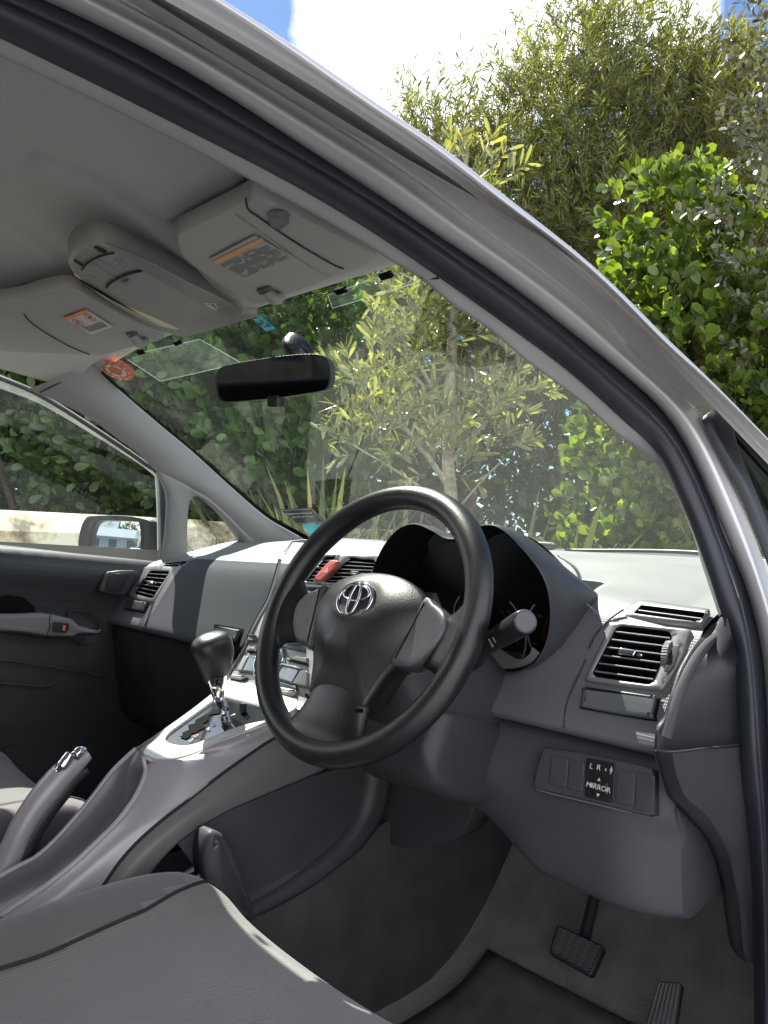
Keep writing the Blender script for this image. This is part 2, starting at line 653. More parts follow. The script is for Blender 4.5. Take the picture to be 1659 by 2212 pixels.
def inset(P, d, N):
    """inset a closed 3d polygon (list) by d within the plane with normal N"""
    P = [np.array(p, float) for p in P]
    N = np.array(N, float)
    N /= np.linalg.norm(N)
    n = len(P)
    area = sum(np.cross(P[i]-P[0], P[(i+1) % n]-P[0])@N for i in range(n))
    sgn = 1 if area > 0 else -1
    out = []
    for i in range(n):
        a, b, c = P[i-1], P[i], P[(i+1) % n]
        e1, e2 = b-a, c-b
        e1 /= np.linalg.norm(e1)+1e-12
        e2 /= np.linalg.norm(e2)+1e-12
        m = np.cross(N, e1)+np.cross(N, e2)
        m /= np.linalg.norm(m)+1e-12
        k = max(.4, m@np.cross(N, e1))
        out.append(b+sgn*m*d/k)
    return out


def pillow(mb, poly, N, h, bev, back=0.0, steps=4):
    """raised solid panel on polygon: walls from -back to h with rounded border"""
    N = np.array(N, float)
    N /= np.linalg.norm(N)
    rings = [[p-N*back for p in map(np.array, poly)]]
    for k in range(steps+1):
        a = k/steps*math.pi/2
        q = inset(poly, bev*(1-math.cos(a)), N)
        rings.append([p+N*(h-bev*.6*(1-math.sin(a))) for p in q])
    n = len(poly)
    k0 = len(mb.v)
    mb.grid(rings, False, True)
    mb.f.append(tuple(k0+(len(rings)-1)*n+j for j in range(n)))
    mb.f.append(tuple(k0+j for j in reversed(range(n))))
    return mb


def ringframe(mb, outer, inner, N, h, n=64, drop=.004, depth=.0):
    """rounded raised border between two closed outlines, plus an inward wall of `depth`"""
    N = np.array(N, float)
    N /= np.linalg.norm(N)
    O = crv(outer, n, True)
    I = crv(inner, n, True)
    # align start
    def area(Q):
        c = Q.mean(axis=0)
        return sum(np.cross(Q[i]-c, Q[(i+1) % len(Q)]-c)@N for i in range(len(Q)))
    if area(O)*area(I) < 0:
        I = I[::-1]
    co_, ci_ = O.mean(axis=0), I.mean(axis=0)
    d0 = (O[0]-co_)/np.linalg.norm(O[0]-co_)
    k = int(np.argmax([((p-ci_)@d0)/np.linalg.norm(p-ci_) for p in I]))
    I = np.roll(I, -k, axis=0)
    rows = [O-N*drop]
    for t in np.linspace(0, 1, 7):
        rows.append(O*(1-t)+I*t+N*h*math.sin(math.pi*min(1, max(0, .12+t*.76)))**.5)
    if depth:
        rows.append(I-N*depth)
    mb.grid(rows, False, True)
    return mb


def text_on(s, origin, U, Vv, size, mat, parent, name='lettering', align='CENTER', lift=.0006, thick=.0002, bold=0.0):
    cu = bpy.data.curves.new('txt', 'FONT')
    cu.body = s
    cu.size = size
    cu.align_x = align
    cu.align_y = 'CENTER'
    cu.extrude = thick
    cu.offset = bold
    cu.resolution_u = 3
    to = bpy.data.objects.new('txt', cu)
    COL.objects.link(to)
    dg = bpy.context.evaluated_depsgraph_get()
    me = bpy.data.meshes.new_from_object(to.evaluated_get(dg))
    bpy.data.objects.remove(to)
    U = np.array(U, float)
    U /= np.linalg.norm(U)
    Vv = np.array(Vv, float)
    Vv = Vv-(Vv@U)*U
    Vv /= np.linalg.norm(Vv)
    N = np.cross(U, Vv)
    o0 = np.array(origin, float)+N*lift
    M = Matrix(((U[0], Vv[0], N[0], o0[0]), (U[1], Vv[1], N[1], o0[1]), (U[2], Vv[2], N[2], o0[2]), (0, 0, 0, 1)))
    me.transform(M)
    me.materials.clear()
    me.materials.append(mat)
    o = bpy.data.objects.new(name, me)
    COL.objects.link(o)
    o.parent = parent
    return o


XA, YA, ZA = np.eye(3)

# ============================================================ THE CAR
car = empty('parked_car', (0, 0, 0))
tag(car, 'silver hatchback seen through its open driver door, grey cabin with steering wheel on the right', 'car')

# ---- door aperture on the driver's side: curves from the trim edge out to the roof skin
K0 = [(-260, -10), (-120, 60), (0, 122), (231, 231), (400, 315), (533, 385), (692, 471), (808, 540), (854, 570), (914, 606), (976, 658), (1056, 712), (1131, 775), (1200, 826), (1263, 874), (1329, 935), (1370, 962), (1399, 984), (1425, 1012), (1443, 1046), (1469, 1088), (1498, 1157), (1512, 1207), (1531, 1265), (1553, 1331)]
K1 = [(-260, -40), (-120, 25), (0, 83), (212, 185), (387, 273), (549, 355), (659, 414), (808, 504), (949, 600), (1065, 682), (1214, 791), (1313, 877), (1372, 933), (1417, 970), (1457, 1052), (1483, 1113), (1518, 1205), (1558, 1326), (1582, 1400), (1592, 1480), (1596, 1560), (1598, 1646), (1616, 1799), (1624, 1902), (1628, 2081), (1630, 2300)]
K2 = [(-260, -120), (-120, -55), (0, 3), (142, 63), (298, 142), (423, 212), (549, 288), (643, 342), (791, 431), (940, 530), (1042, 603), (1098, 639), (1247, 755), (1330, 831), (1379, 868), (1409, 897), (1455, 950), (1484, 1001), (1512, 1063), (1535, 1125), (1565, 1207), (1586, 1256), (1606, 1326), (1617, 1386), (1627, 1465), (1633, 1544), (1640, 1646), (1650, 1799), (1656, 1953), (1659, 2081), (1661, 2300)]
K3 = [(-260, -170), (-120, -105), (0, -40), (250, 70), (400, 150), (549, 245), (659, 320), (791, 402), (924, 496), (1065, 588), (1230, 715), (1340, 803), (1409, 862), (1459, 918), (1498, 994), (1534, 1077), (1560, 1145), (1587, 1207), (1617, 1278), (1637, 1356), (1651, 1435), (1658, 1564), (1664, 1700), (1672, 1953), (1678, 2300)]
K4 = [(-260, -235), (-120, -165), (0, -98), (198, 0), (331, 66), (549, 198), (576, 215), (725, 309), (874, 401), (989, 492), (1131, 590), (1263, 692), (1342, 766), (1417, 831), (1485, 895), (1513, 939), (1546, 1012), (1580, 1085), (1608, 1155), (1627, 1207), (1647, 1266), (1661, 1306), (1680, 1380), (1690, 1500), (1697, 1700), (1706, 1953), (1714, 2300)]
K5 = [(-260, -265), (-120, -195), (0, -128), (251, 0), (413, 86), (549, 169), (619, 215), (775, 309), (940, 418), (1029, 490), (1181, 600), (1329, 718), (1371, 768), (1449, 834), (1523, 903), (1540, 940), (1565, 1000), (1590, 1060), (1612, 1110), (1640, 1180), (1656, 1230), (1675, 1300), (1692, 1380), (1704, 1500), (1712, 1700), (1720, 1953), (1728, 2300)]
K6 = [(-260, -320), (-120, -250), (0, -190), (357, 0), (549, 109), (725, 217), (824, 282), (957, 372), (1042, 434), (1111, 490), (1230, 576), (1362, 696), (1431, 768), (1518, 855), (1548, 887), (1659, 1003), (1760, 1110), (1900, 1270)]
K7 = [(-260, -345), (-120, -275), (0, -215), (397, 0), (549, 90), (700, 180), (781, 236), (980, 365), (1130, 480), (1300, 620), (1420, 735), (1520, 835), (1659, 980), (1760, 1085), (1900, 1240)]
K8 = [(-260, -400), (-120, -330), (0, -262), (465, 0), (617, 100), (829, 250), (929, 310), (1079, 430), (1240, 549), (1345, 645), (1439, 742), (1536, 828), (1659, 951), (1780, 1075), (1900, 1205)]


def kc(K, off):
    return [VS(x, y, off) for x, y in K]


k0, k1, k2, k3 = kc(K0, -.012), kc(K1, 0), kc(K2, .022), kc(K3, .024)
k4, k5, k6, k7, k8 = kc(K4, .050), kc(K5, .044), kc(K6, .085), kc(K7, .086), kc(K8, .105)
NS = 110
# interior trim strip along the opening (roof rail and A pillar)
k1u = [p for p in k1 if p[2] > .955]
k0in = [np.array(p)+np.array([-.010, .030, .012]) for p in k0]
a_trim = loft('a_pillar_trim', [k0in, k0, k1u], 12, 90, MT['pillar'], car, linear=False, label='grey plastic trim along the open driver door frame')
# joint between headliner and pillar trim
jt = MB().tube([VS(908, 598, -.010), VS(925, 602, -.007), VS(948, 600, 0)], .0012, 6).build('trim_joint', MT['line'], a_trim, smooth=True)

def smooth_line(A, it=10):
    A = A.copy()
    for _ in range(it):
        A[1:-1] = A[1:-1]*.5+(A[:-2]+A[2:])*.25
    return A


# rubber weather strip: bulb + lip
def bulge(A, B, out, n=NS, m=9, pw=.5):
    a, b = smooth_line(crv(A, n), 4), smooth_line(crv(B, n), 6)
    rows = []
    for t in np.linspace(0, 1, m):
        c = a*(1-t)+b*t
        d = CAM-c
        d /= np.linalg.norm(d, axis=1)[:, None]
        rows.append(c+d*out*math.sin(math.pi*t)**pw)
    return rows


seal = MB()
seal.grid(bulge(k1, k2, .010))
seal.grid(bulge(k2, k3, .005))
seal_o = seal.build('door_seal', MT['rubber'], car, smooth=True, label='black rubber door seal around the driver opening')
# painted aperture: ridges
fr = MB()
a3, a4, a5, a6, a7, a8 = [smooth_line(crv(k, NS)) for k in (k3, k4, k5, k6, k7, k8)]
rows = []
for t in np.linspace(0, 1, 10):
    c = a3*(1-t)+a4*t
    rows.append(c+np.array([.0, -.008, -.004])*math.sin(math.pi*t*.9))
for t in np.linspace(.15, 1, 6):
    c = a4*(1-t)+a5*t
    rows.append(c+np.array([-.004, 0, .002])*math.sin(math.pi*t))
fr.grid(rows)
frame_o = fr.build('door_frame', MT['paint'], car, smooth=True, label='silver painted door frame with pressed ridges')
# inner roof channel and roof skin (upper part only, ends at the quarter window)
k5u = [p for p, q in zip(k5, K5) if q[0] <= 1523]
k6u = [p for p, q in zip(k6, K6) if q[0] <= 1549]
n2 = 90
b5, b6 = smooth_line(crv(k5u, n2)), smooth_line(crv(k6u, n2))
rows = []
for t in np.linspace(0, 1, 9):
    c = b5*(1-t)+b6*t
    rows.append(c+np.array([-.018, .0, .012])*math.sin(math.pi*t)**.7)
ch = MB().grid(rows)
rows = []
c6, c7, c8 = a6, a7, a8
for t in np.linspace(0, 1, 4):
    rows.append(c6*(1-t)+c7*t)
for t in np.linspace(.12, 1, 10):
    c = c7*(1-t)+c8*t
    rows.append(c+np.array([.006, -.004, .002])*math.sin(math.pi*t))
# skin turning over towards the roof centre or, lower down, the windscreen edge
def under_sight(p, m=3.0):
    """keep a point of the roof below the sight line over the roof edge"""
    p = np.array(p, float)
    for _ in range(400):
        x, y, c = proj(p)
        if c < .05 or x < -600 or x > 1950:
            break
        if y >= np.interp(x, [q[0] for q in K8], [q[1] for q in K8])+m:
            break
        p[2] -= .003
    return p


tgt = []
for p in c8:
    if p[1] < -.12:
        tgt.append([.50, p[1], 1.40])
    else:
        t = np.clip((p[1]-.018)/.67, 0, 1)
        q = [.60+.10*t-.0, .018+.67*t, 1.386-.356*t+.030*math.sin(math.pi*t)+.004]
        w = np.clip((p[1]+.12)/.16, 0, 1)
        tgt.append([.50*(1-w)+q[0]*w, p[1]*(1-w)+q[1]*w, 1.40*(1-w)+q[2]*w])
tgt = np.array(tgt)
for t in np.linspace(.1, 1, 10):
    c = c8*(1-t)+tgt*t+np.array([0, 0, .012])*math.sin(math.pi*t)
    rows.append(smooth_line(np.array([under_sight(p, 3+12*t) for p in c]), 25))
ch.grid(rows)
skin_o = ch.build('roof_side_panel', MT['paint'], car, smooth=True, label='silver outer roof rail and pillar skin')

MT['darkened_pane'] = glass_mat('dark_quarter_glass', (.12, .16, .15), .004)  # tint stands in for the dark mirror sail behind clear glass
# ---- fixed front quarter window of the driver's side with its black frame
n_q, d_q = plane3(VS(1530, 895, .055), VS(1700, 1500, .055), VS(1659, 1000, .065))
def QW(x, y, off=0):
    return VP(x, y, n_q, d_q, off)
outer = [QW(1523, 905), QW(1536, 889), QW(1550, 890), QW(1600, 945), QW(1659, 1012), QW(1760, 1125), QW(1790, 1400), QW(1725, 1400), QW(1690, 1290), QW(1655, 1190), QW(1610, 1080), QW(1570, 1000), QW(1535, 930)]
inner = [QW(1573, 930), QW(1580, 932), QW(1600, 955), QW(1659, 1022), QW(1750, 1135), QW(1770, 1380), QW(1735, 1370), QW(1705, 1290), QW(1690, 1240), QW(1659, 1150), QW(1625, 1060), QW(1600, 1000), QW(1585, 960)]
qf = MB()
ringframe(qf, outer, inner, n_q if (np.array(n_q)@(CAM-outer[0])) > 0 else -n_q, .006, depth=.01)
qf_o = qf.build('front_quarter_window', MT['rubber'], car, smooth=True, label='black framed triangular window beside the driver mirror')
mesh('window_pane', inner, [tuple(range(len(inner)))], MT['darkened_pane'], qf_o, smooth=False)
MB().tube([QW(1568, 925, -.004), QW(1640, 1060, -.004), QW(1700, 1190, -.004), QW(1730, 1400, -.004)], .0035, 8, nres=20).build('division_bar', MT['rubber'], qf_o, smooth=True)

# ---- roof lining
HZ = 1.372
hl = []
kk = crv([p for p in k0 if p[1] < -.02 or p[2] > 1.18], 60)
def k0_at(y):
    i = np.argsort(kk[:, 1])
    return np.array([np.interp(y, kk[i, 1], kk[i, 0]), y, np.interp(y, kk[i, 1], kk[i, 2])])


def header(x):      # front edge of the roof lining
    return np.array([x, .022+.006*math.cos(x/.55*1.4), 1.378+.006*(1-(x/.55)**2)])


ys = [-2.3, -1.6, -1.1, -.8, -.6]+list(np.linspace(-.5, 0, 75))
xs = np.linspace(-1, 1, 161)
G = []
for y in ys:
    row = []
    e = k0_at(max(y, -.42)) if y < 0 else None
    zc = float(np.interp(y, [-2.3, -.6, -.35, -.25, -.2, -.1, -.045, 0], [1.41, 1.415, 1.406, 1.394, 1.387, 1.377, 1.3735, 1.3735]))
    for s in xs:
        xe = k0_at(max(min(y, -.02), -.45))
        X = s*abs(xe[0])
        t = abs(s)
        ed = np.clip((t-.62)/.38, 0, 1)
        z = zc*(1-ed**2.2)+xe[2]*ed**2.2 if s > 0 else zc-(.05)*ed**2.2
        row.append((X if s > 0 else s*.585, y, z))
    G.append(row)
G.append([(header(x)[0], header(x)[1], header(x)[2]) if abs(x) <= .56 else (x, header(.56)[1], 1.37) for x in [(s*.60 if s < 0 else s*.52) for s in xs]])
Gf = [[(p[0], p[1]+.010, p[2]+.012) for p in G[-1]]]
def seg_dist(x, y, P, closed=True):
    best = 1e9
    inside = False
    for i in range(0 if closed else 1, len(P)):
        (x1, y1), (x2, y2) = P[i-1], P[i]
        dx_, dy_ = x2-x1, y2-y1
        t = max(0, min(1, ((x-x1)*dx_+(y-y1)*dy_)/(dx_*dx_+dy_*dy_)))
        best = min(best, math.hypot(x-x1-t*dx_, y-y1-t*dy_))
        if closed and (y1 > y) != (y2 > y) and x < dx_*(y-y1)/dy_+x1:
            inside = not inside
    return best if inside else -best


REC = [[(372, 488), (540, 388), (585, 410), (540, 436), (388, 512)], [(-80, 668), (60, 618), (140, 600), (172, 606), (170, 632), (60, 660), (-80, 712)]]
GR = [([(90, 352), (200, 398), (330, 480), (372, 505)], 20, .007), ([(0, 470), (75, 520), (120, 560)], 14, -.004), ([(355, 560), (420, 600), (520, 650)], 12, -.003)]
for row in G[:-1]:
    for j, p in enumerate(row):
        if p[1] < -.5:
            continue
        x, y, c_ = proj(p)
        dz_ = 0
        for P_ in REC:
            sd_ = seg_dist(x, y, P_)
            dz_ += .030*min(1, max(0, (sd_+3)/9))
        for P_, w_, a_ in GR:
            dz_ += a_*math.exp(-(seg_dist(x, y, P_, False)/w_)**2)
        if dz_:
            row[j] = (p[0], p[1], p[2]+dz_)
hl_o = mesh('headliner', np.array(G+Gf).reshape(-1, 3), grid_faces(len(G)+1, 161), MT['headliner'], car, label='grey fabric roof lining')
# roof skin above it (solid lid against the sun)
rg = []
for y in [-2.5, -1.8, -1.1, -.6, -.3, -.1, .02, .06]:
    rg.append([under_sight((x, y, 1.475-.05*(abs(x)/.62)**3-.055*max(0, (y+.5)/.56)**1.5), 14) for x in np.linspace(-.62, .56, 21)])
rp = MB().grid(rg).build('roof_panel', MT['paint'], car, smooth=True, label='silver outer roof panel')
m_ = rp.modifiers.new('solid', 'SOLIDIFY')
m_.thickness = .012
# roof side on passenger side and bridge on the driver's side
loft('roof_side_panel', [[(-.62, -2.5, 1.425), (-.62, -.6, 1.425), (-.62, .06, 1.37)], [(-.66, -2.5, 1.38), (-.655, -.6, 1.385), (-.645, -.05, 1.345), (-.64, .06, 1.31)]], 4, 30, MT['paint'], car, thick=.01, label='silver roof side above the passenger window')
loft('roof_side_panel', [[under_sight(p, 14) for p in ((.56, -2.5, 1.43), (.56, -.6, 1.43), (.56, .03, 1.37))], [under_sight(p, 8) for p in ((.69, -2.5, 1.30), (.69, -.6, 1.28), (.68, -.15, 1.27), (.66, .03, 1.27))]], 4, 30, MT['paint'], car, label='silver roof side above the driver opening')

# header joint line on passenger pillar
# ---- windscreen
def ws_point(s, t):
    """s -1..1 across, t 0 top .. 1 bottom"""
    xt, xb = .60, .70
    x = s*(xt*(1-t)+xb*t)
    top = np.array([x, .018+.045*(1-s*s), 1.398-.012*s*s])
    bot = np.array([x, .69+.10*(1-s*s), 1.030])
    p = top*(1-t)+bot*t
    p[2] += .030*math.sin(math.pi*t)
    return p


def smax(t):
    for s in np.linspace(1, .6, 120):
        x, y, c = proj(ws_point(s, t))
        if x > 1900 or y > np.interp(x, [q[0] for q in K8], [q[1] for q in K8])+16:
            return s
    return .6


sm_ = {}
wg = []
for t in np.linspace(0, 1, 31):
    m1 = min(smax(t), .985)
    wg.append([ws_point(s, t) for s in np.linspace(-1, m1, 41)])
ws = mesh('windscreen', np.array(wg).reshape(-1, 3), grid_faces(31, 41), MT['windshield'], car, label='dusty raked windscreen')


def ws_hit(px, py, off=.0):
    """pixel -> point on windscreen"""
    d = ray(px, py)
    best = None
    lo, hi = .2, 3.5
    # march: signed distance by (s,t) inversion
    def f(k):
        p = CAM+d*k
        bt = None
        t = np.clip((1.39-p[2])/.36, 0, 1)
        for _ in range(12):
            s = p[0]/(.60*(1-t)+.70*t)
            q = ws_point(s, t)
            t = np.clip(t-(p[2]-q[2])/.37*-1*-1, 0, 1)
        return p[1]-ws_point(s, t)[1]
    for _ in range(50):
        mid = (lo+hi)/2
        if f(mid) > 0:
            hi = mid
        else:
            lo = mid
    p = CAM+d*lo
    return p+np.array([0, -.62, -.78])*off*-1 if False else p+np.array([0, -.5, -.85])*off


# dotted sunshade band behind the mirror and in the driver corner
def fritpatch(pxgrid, name, cells):
    nu, nv = len(pxgrid), len(pxgrid[0])
    A = np.array([[ws_hit(x, y, .003) for x, y in row] for row in pxgrid])
    cols = np.array([crv(A[:, j], 10) for j in range(nv)]).transpose(1, 0, 2)
    rr = np.array([crv(cols[i], 14) for i in range(10)])
    uv = []
    for i in range(10):
        for j in range(14):
            p = rr[i, j]
            uv.append((p[0]/.0032, (p[1]*.87+p[2]*-.5)/.0032))
    return mesh(name, rr.reshape(-1, 3), grid_faces(10, 14), MT['frit'], ws, uvs=uv, label='black dotted shade band printed on the glass')


fritpatch([[(440, 690), (560, 655), (720, 606)], [(480, 730), (580, 700), (735, 655)], [(560, 775), (640, 765), (790, 745)]], 'dot_band', 1)
fritpatch([[(935, 640), (980, 650), (1010, 670)], [(950, 700), (1010, 720), (1080, 740)], [(965, 780), (1030, 790), (1120, 775)]], 'dot_band', 1)
MT['pocket'] = glass_mat('clear_film', (.95, .97, .96), .03)
MT['pocketedge'] = glass_mat('film_edge', (.75, .85, .8), .35)
# stickers on the glass
def sticker(px, name, mat, label, off=.004):
    P = [ws_hit(x, y, off) for x, y in px]
    return mesh(name, P, [tuple(range(len(P)))], mat, ws, smooth=False, label=label)


cen = (252.5, 797)
ell = []
for a in np.linspace(0, 2*math.pi, 28, endpoint=False):
    u = 41*math.cos(a)
    v = 17*math.sin(a)
    th = R(22)
    ell.append((cen[0]+u*math.cos(th)-v*math.sin(th), cen[1]+u*math.sin(th)+v*math.cos(th)))
st = sticker(ell, 'round_sticker', MT['orangesticker'], 'round orange sticker in the passenger corner')
P = [ws_hit(cen[0]+(x-cen[0])*k, cen[1]+(y-cen[1])*k, .0055) for k in (.62, .40) for x, y in ell]
mesh('sticker_print', P, [(i, (i+1) % 28, 28+(i+1) % 28, 28+i) for i in range(28) if i % 5 != 3], MT['white'], ws, smooth=False, label='white ring print on the orange sticker')
P = []
F = []
for i in range(12):
    a0 = 2*math.pi*i/12
    for da, k in ((-.10, .76), (.10, .76), (.10, .88), (-.10, .88)):
        u, v = 41*k*math.cos(a0+da), 17*k*math.sin(a0+da)
        P.append(ws_hit(cen[0]+u*math.cos(th)-v*math.sin(th), cen[1]+u*math.sin(th)+v*math.cos(th), .0055))
    F.append((4*i, 4*i+1, 4*i+2, 4*i+3))
mesh('sticker_print', P, F, MT['white'], ws, smooth=False, label='white month marks round the orange sticker')
b_st = sticker([(549, 686), (568, 681.5), (599, 706), (577, 712.5)], 'blue_sticker', MT['cyan'], 'small pale blue sticker under the roof lining')
a, b, c_ = ws_hit(556, 687, .005), ws_hit(590, 706, .005), ws_hit(575, 684, .005)
text_on('27', (a+b)/2, b-a, c_-a, .022, MT['navy'], b_st)
# cards in the lower corner
cd1 = [ws_hit(x, y, .006) for x, y in [(604, 1096.5), (676, 1092), (706, 1124), (645, 1129.5)]]
card = mesh('service_card', cd1, [(0, 1, 2, 3)], MT['navy'], ws, smooth=False, label='dark licence reminder card behind the glass')
U = cd1[1]-cd1[0]
Vv = cd1[0]-cd1[3]
for k, tx in enumerate(['Relicense your vehicle and', 'pay road user charges.']):
    text_on(tx, cd1[0]*.5+cd1[2]*.5+Vv*(.16-.2*k)-np.array([0, 0, 0]), U, Vv, .0085, MT['white'], ws, name='card_lettering')
edge = MB()
q = inset([cd1[0], cd1[1], cd1[2], cd1[3]], .004, np.cross(U, Vv))
q2 = inset([cd1[0], cd1[1], cd1[2], cd1[3]], .0052, np.cross(U, Vv))
nn = np.cross(U, Vv)
nn /= np.linalg.norm(nn)
nn *= np.sign(nn@(CAM-cd1[0]))
edge.add([p+nn*.0008 for p in q+q2], [(i, (i+1) % 4, 4+(i+1) % 4, 4+i) for i in range(4)])
edge.build('card_border', MT['white'], ws)
c2 = [ws_hit(x, y, .004) for x, y in [(654, 1130), (683, 1128), (695, 1139), (681, 1152), (668, 1149)]]
mesh('blue_sticker', c2, [tuple(range(5))], MT['cyan'], ws, smooth=False, label='bright blue and white sticker at the base of the glass')
# black ceramic border along the passenger pillar and header brackets
wb = MB()
prs = [((196, 777), (203, 774)), ((222, 812), (231, 808)), ((278, 861), (285, 858)), ((341, 915), (348, 911)), ((417, 978), (424, 974)), ((496, 1050), (503, 1045)), ((575, 1117), (583, 1112)), ((668, 1166), (672, 1160))]
wb.grid([[ws_hit(x+i*0-4, y+3, .002), ws_hit(x2, y2, .002)] for i, ((x, y), (x2, y2)) in enumerate(prs)])
wb.build('glass_border', MT['matte_black'], ws)
for x, y in ((309, 757), (388, 736), (741, 623), (839, 590)):
    br = MB()
    p = ws_hit(x, y, .004)
    u = np.array([1, 0, 0.])
    v = np.array([0, .5, -.32])
    v /= np.linalg.norm(v)
    n_ = np.array([0, -.5, -.8])
    br.hexa([p-u*.012-v*.006, p+u*.012-v*.006, p+u*.012+v*.004, p-u*.012+v*.004], [q+n_*.006 for q in (p-u*.010-v*.006, p+u*.010-v*.006, p+u*.010+v*.003, p-u*.010+v*.003)])
    br.build('visor_bracket', MT['matte_black'], ws, bevel=.001)

for qd in ([(270, 766), (435, 728), (525, 779), (350, 819)], [(712, 632), (858, 578), (908, 603), (722, 660)]):
    P = [ws_hit(x, y, .006) for x, y in qd]
    cpk = mesh('clear_pocket', P, [(0, 1, 2, 3)], MT['pocket'], ws, smooth=False, label='clear plastic pocket clipped under the header')
    for k in range(4):
        MB().tube([P[k], P[(k+1) % 4]], .0006, 5).build('pocket_edge', MT['pocketedge'], ws, smooth=True)

# ---- cowl, bonnet edge and wipers outside the glass
ex = MB()
ex.grid([[(x, .80+.11*(1-(x/.7)**2)+dy, 1.030+dz) for x in np.linspace(-.72, .72, 31)] for dy, dz in ((-.09, .0), (-.03, .018), (.05, .022), (.10, .006))])
cowl = ex.build('cowl_panel', MT['lower'], car, smooth=True, label='grey plastic cowl at the foot of the windscreen')
bn = []
for y, z in ((.93, 1.026), (1.0, 1.020), (1.3, .985), (1.6, .92), (1.8, .83), (1.9, .70)):
    bn.append([(x, y-.10*abs(x)**2, z-.04*(abs(x)/.8)**3) for x in np.linspace(-.80, .80, 25)])
bon = MB().grid(bn).build('bonnet', MT['paint'], car, smooth=True, label='silver bonnet beyond the windscreen')
for a_, b_, c_ in ((( -.45, .84, 1.046), (.05, .855, 1.058), (.10, .80, 1.046)), ((.12, .845, 1.046), (.42, .80, 1.052), (.62, .75, 1.034))):
    MB().tube([a_, b_, c_], [.004, .004, .006], 8, nres=20).build('wiper_arm', MT['black'], car, smooth=True, label='black wiper arm resting on the cowl')

# ---- passenger side: pillar, quarter frame, window, door
n_p, d_p = plane3((-.552, .019, 1.378), (-.612, .60, 1.05), (-.660, .27, .956))
if n_p[0] < 0:
    n_p, d_p = -n_p, -d_p
def PP(x, y, off=0):
    return VP(x, y, n_p, d_p, off)
A_ = [(196, 776), (222, 812), (278, 861), (341, 915), (417, 978), (496, 1050), (575, 1117), (652, 1161), (700, 1190)]
B_ = [(60, 838), (150, 880), (200, 908), (250, 945), (298, 980), (340, 1020), (380, 1040), (430, 1068), (500, 1132), (545, 1200)]
cA = crv([PP(x, y, .0) for x, y in A_], 60)
cB = crv([PP(x, y, .0) for x, y in B_], 60)
rows = [cA+n_p/np.linalg.norm(n_p)*-.03]
nu_ = n_p/np.linalg.norm(n_p)
for t in np.linspace(0, 1, 12):
    rows.append(cA*(1-t)+cB*t+nu_*(.024*(math.sin(math.pi*(t*.9+.06))**.6)))
pil = MB().grid(rows)
# window post and quarter frame
q_out = [(338, 1015), (375, 1028), (412, 1052), (446, 1070), (490, 1110), (530, 1150), (585, 1190), (600, 1212), (500, 1222), (400, 1222), (352, 1220), (357, 1140), (358, 1070)]
q_in = [(409, 1076), (417, 1070), (428, 1073), (456, 1093), (496, 1133), (524, 1173), (538, 1199), (534, 1206), (470, 1207), (403, 1206), (400, 1185), (401, 1125), (404, 1090)]
ringframe(pil, [PP(x, y) for x, y in q_out], [PP(x, y) for x, y in q_in], n_p, .017, n=80, depth=.035)
pil_o = pil.build('a_pillar_trim', MT['pillar'], car, smooth=True, label='grey plastic trim of the passenger side windscreen pillar')
MB().tube([PP(x, y, .022) for x, y in ((186, 782), (160, 806), (130, 826), (86, 848))], .0014, 6, nres=12).build('trim_joint', MT['line'], pil_o, smooth=True)
# quarter glass with black edge
qi = [PP(x, y, -.030) for x, y in q_in]
MB().tube([PP(x, y, -.028) for x, y in q_in+[q_in[0]]], .004, 6, nres=60).build('window_seal', MT['rubber'], pil_o, smooth=True)
qp = mesh('quarter_window', [PP(x, y, -.032) for x, y in q_in], [tuple(range(len(q_in)))], MT['sideglass'], car, smooth=False, label='small triangular window ahead of the passenger door')
o_ = PP(440, 1167, -.028)
U = PP(460, 1168, -.028)-PP(420, 1166, -.028)
Vv = np.array([0, 0, 1.])
for k, (tx, s_) in enumerate((('ATOYOT', .011), ('SAFETY-GLASS', .007), ('M-2652   JIS', .007))):
    text_on(tx, o_+Vv*(-.006-.012*k+.01), U, Vv, s_, MT['white'], qp, name='glass_marking')

# door: glass, seals, belt, panel
dx = -.70
n_d = np.array([1., 0, .25])
d_d = float(n_d@np.array([-.70, .2, .96]))
def DP(x, y, off=0):
    return VP(x, y, n_d, d_d, off)
top_edge = [(-260, 730), (-120, 770), (0, 817), (70, 846), (130, 880), (200, 925), (260, 965), (310, 1000), (345, 1030)]
post = [(345, 1030), (350, 1100), (352, 1160), (353, 1225)]
belt = [(353, 1226), (250, 1212), (170, 1202), (85, 1192), (0, 1183), (-120, 1172), (-260, 1160)]
door = empty('passenger_door', (0, 0, 0))
door.parent = car
door['label'] = 'closed passenger door with grey pull handle'
glass_poly = [DP(x, y+2) for x, y in top_edge]+[DP(x-3, y) for x, y in post[1:]]+[DP(x, y+4) for x, y in belt[1:]]
mesh('door_glass', glass_poly, [tuple(range(len(glass_poly)))], MT['sideglass'], door, smooth=False)
MB().tube([DP(x, y, .006) for x, y in top_edge]+[DP(x, y, .006) for x, y in post[1:]], .0055, 8, nres=60).build('window_seal', MT['rubber'], door, smooth=True)
MB().tube([DP(x, y, .004) for x, y in belt], .006, 8, nres=30).build('window_seal', MT['rubber'], door, smooth=True)
# rain visor outside the glass
rv = [[DP(x, y-8, -.012) for x, y in top_edge], [DP(x, y+8+14*min(1, max(0, (330-x)/330)), -.030) for x, y in top_edge]]
loft('rain_visor', rv, 5, 40, MT['visorglass'], door)
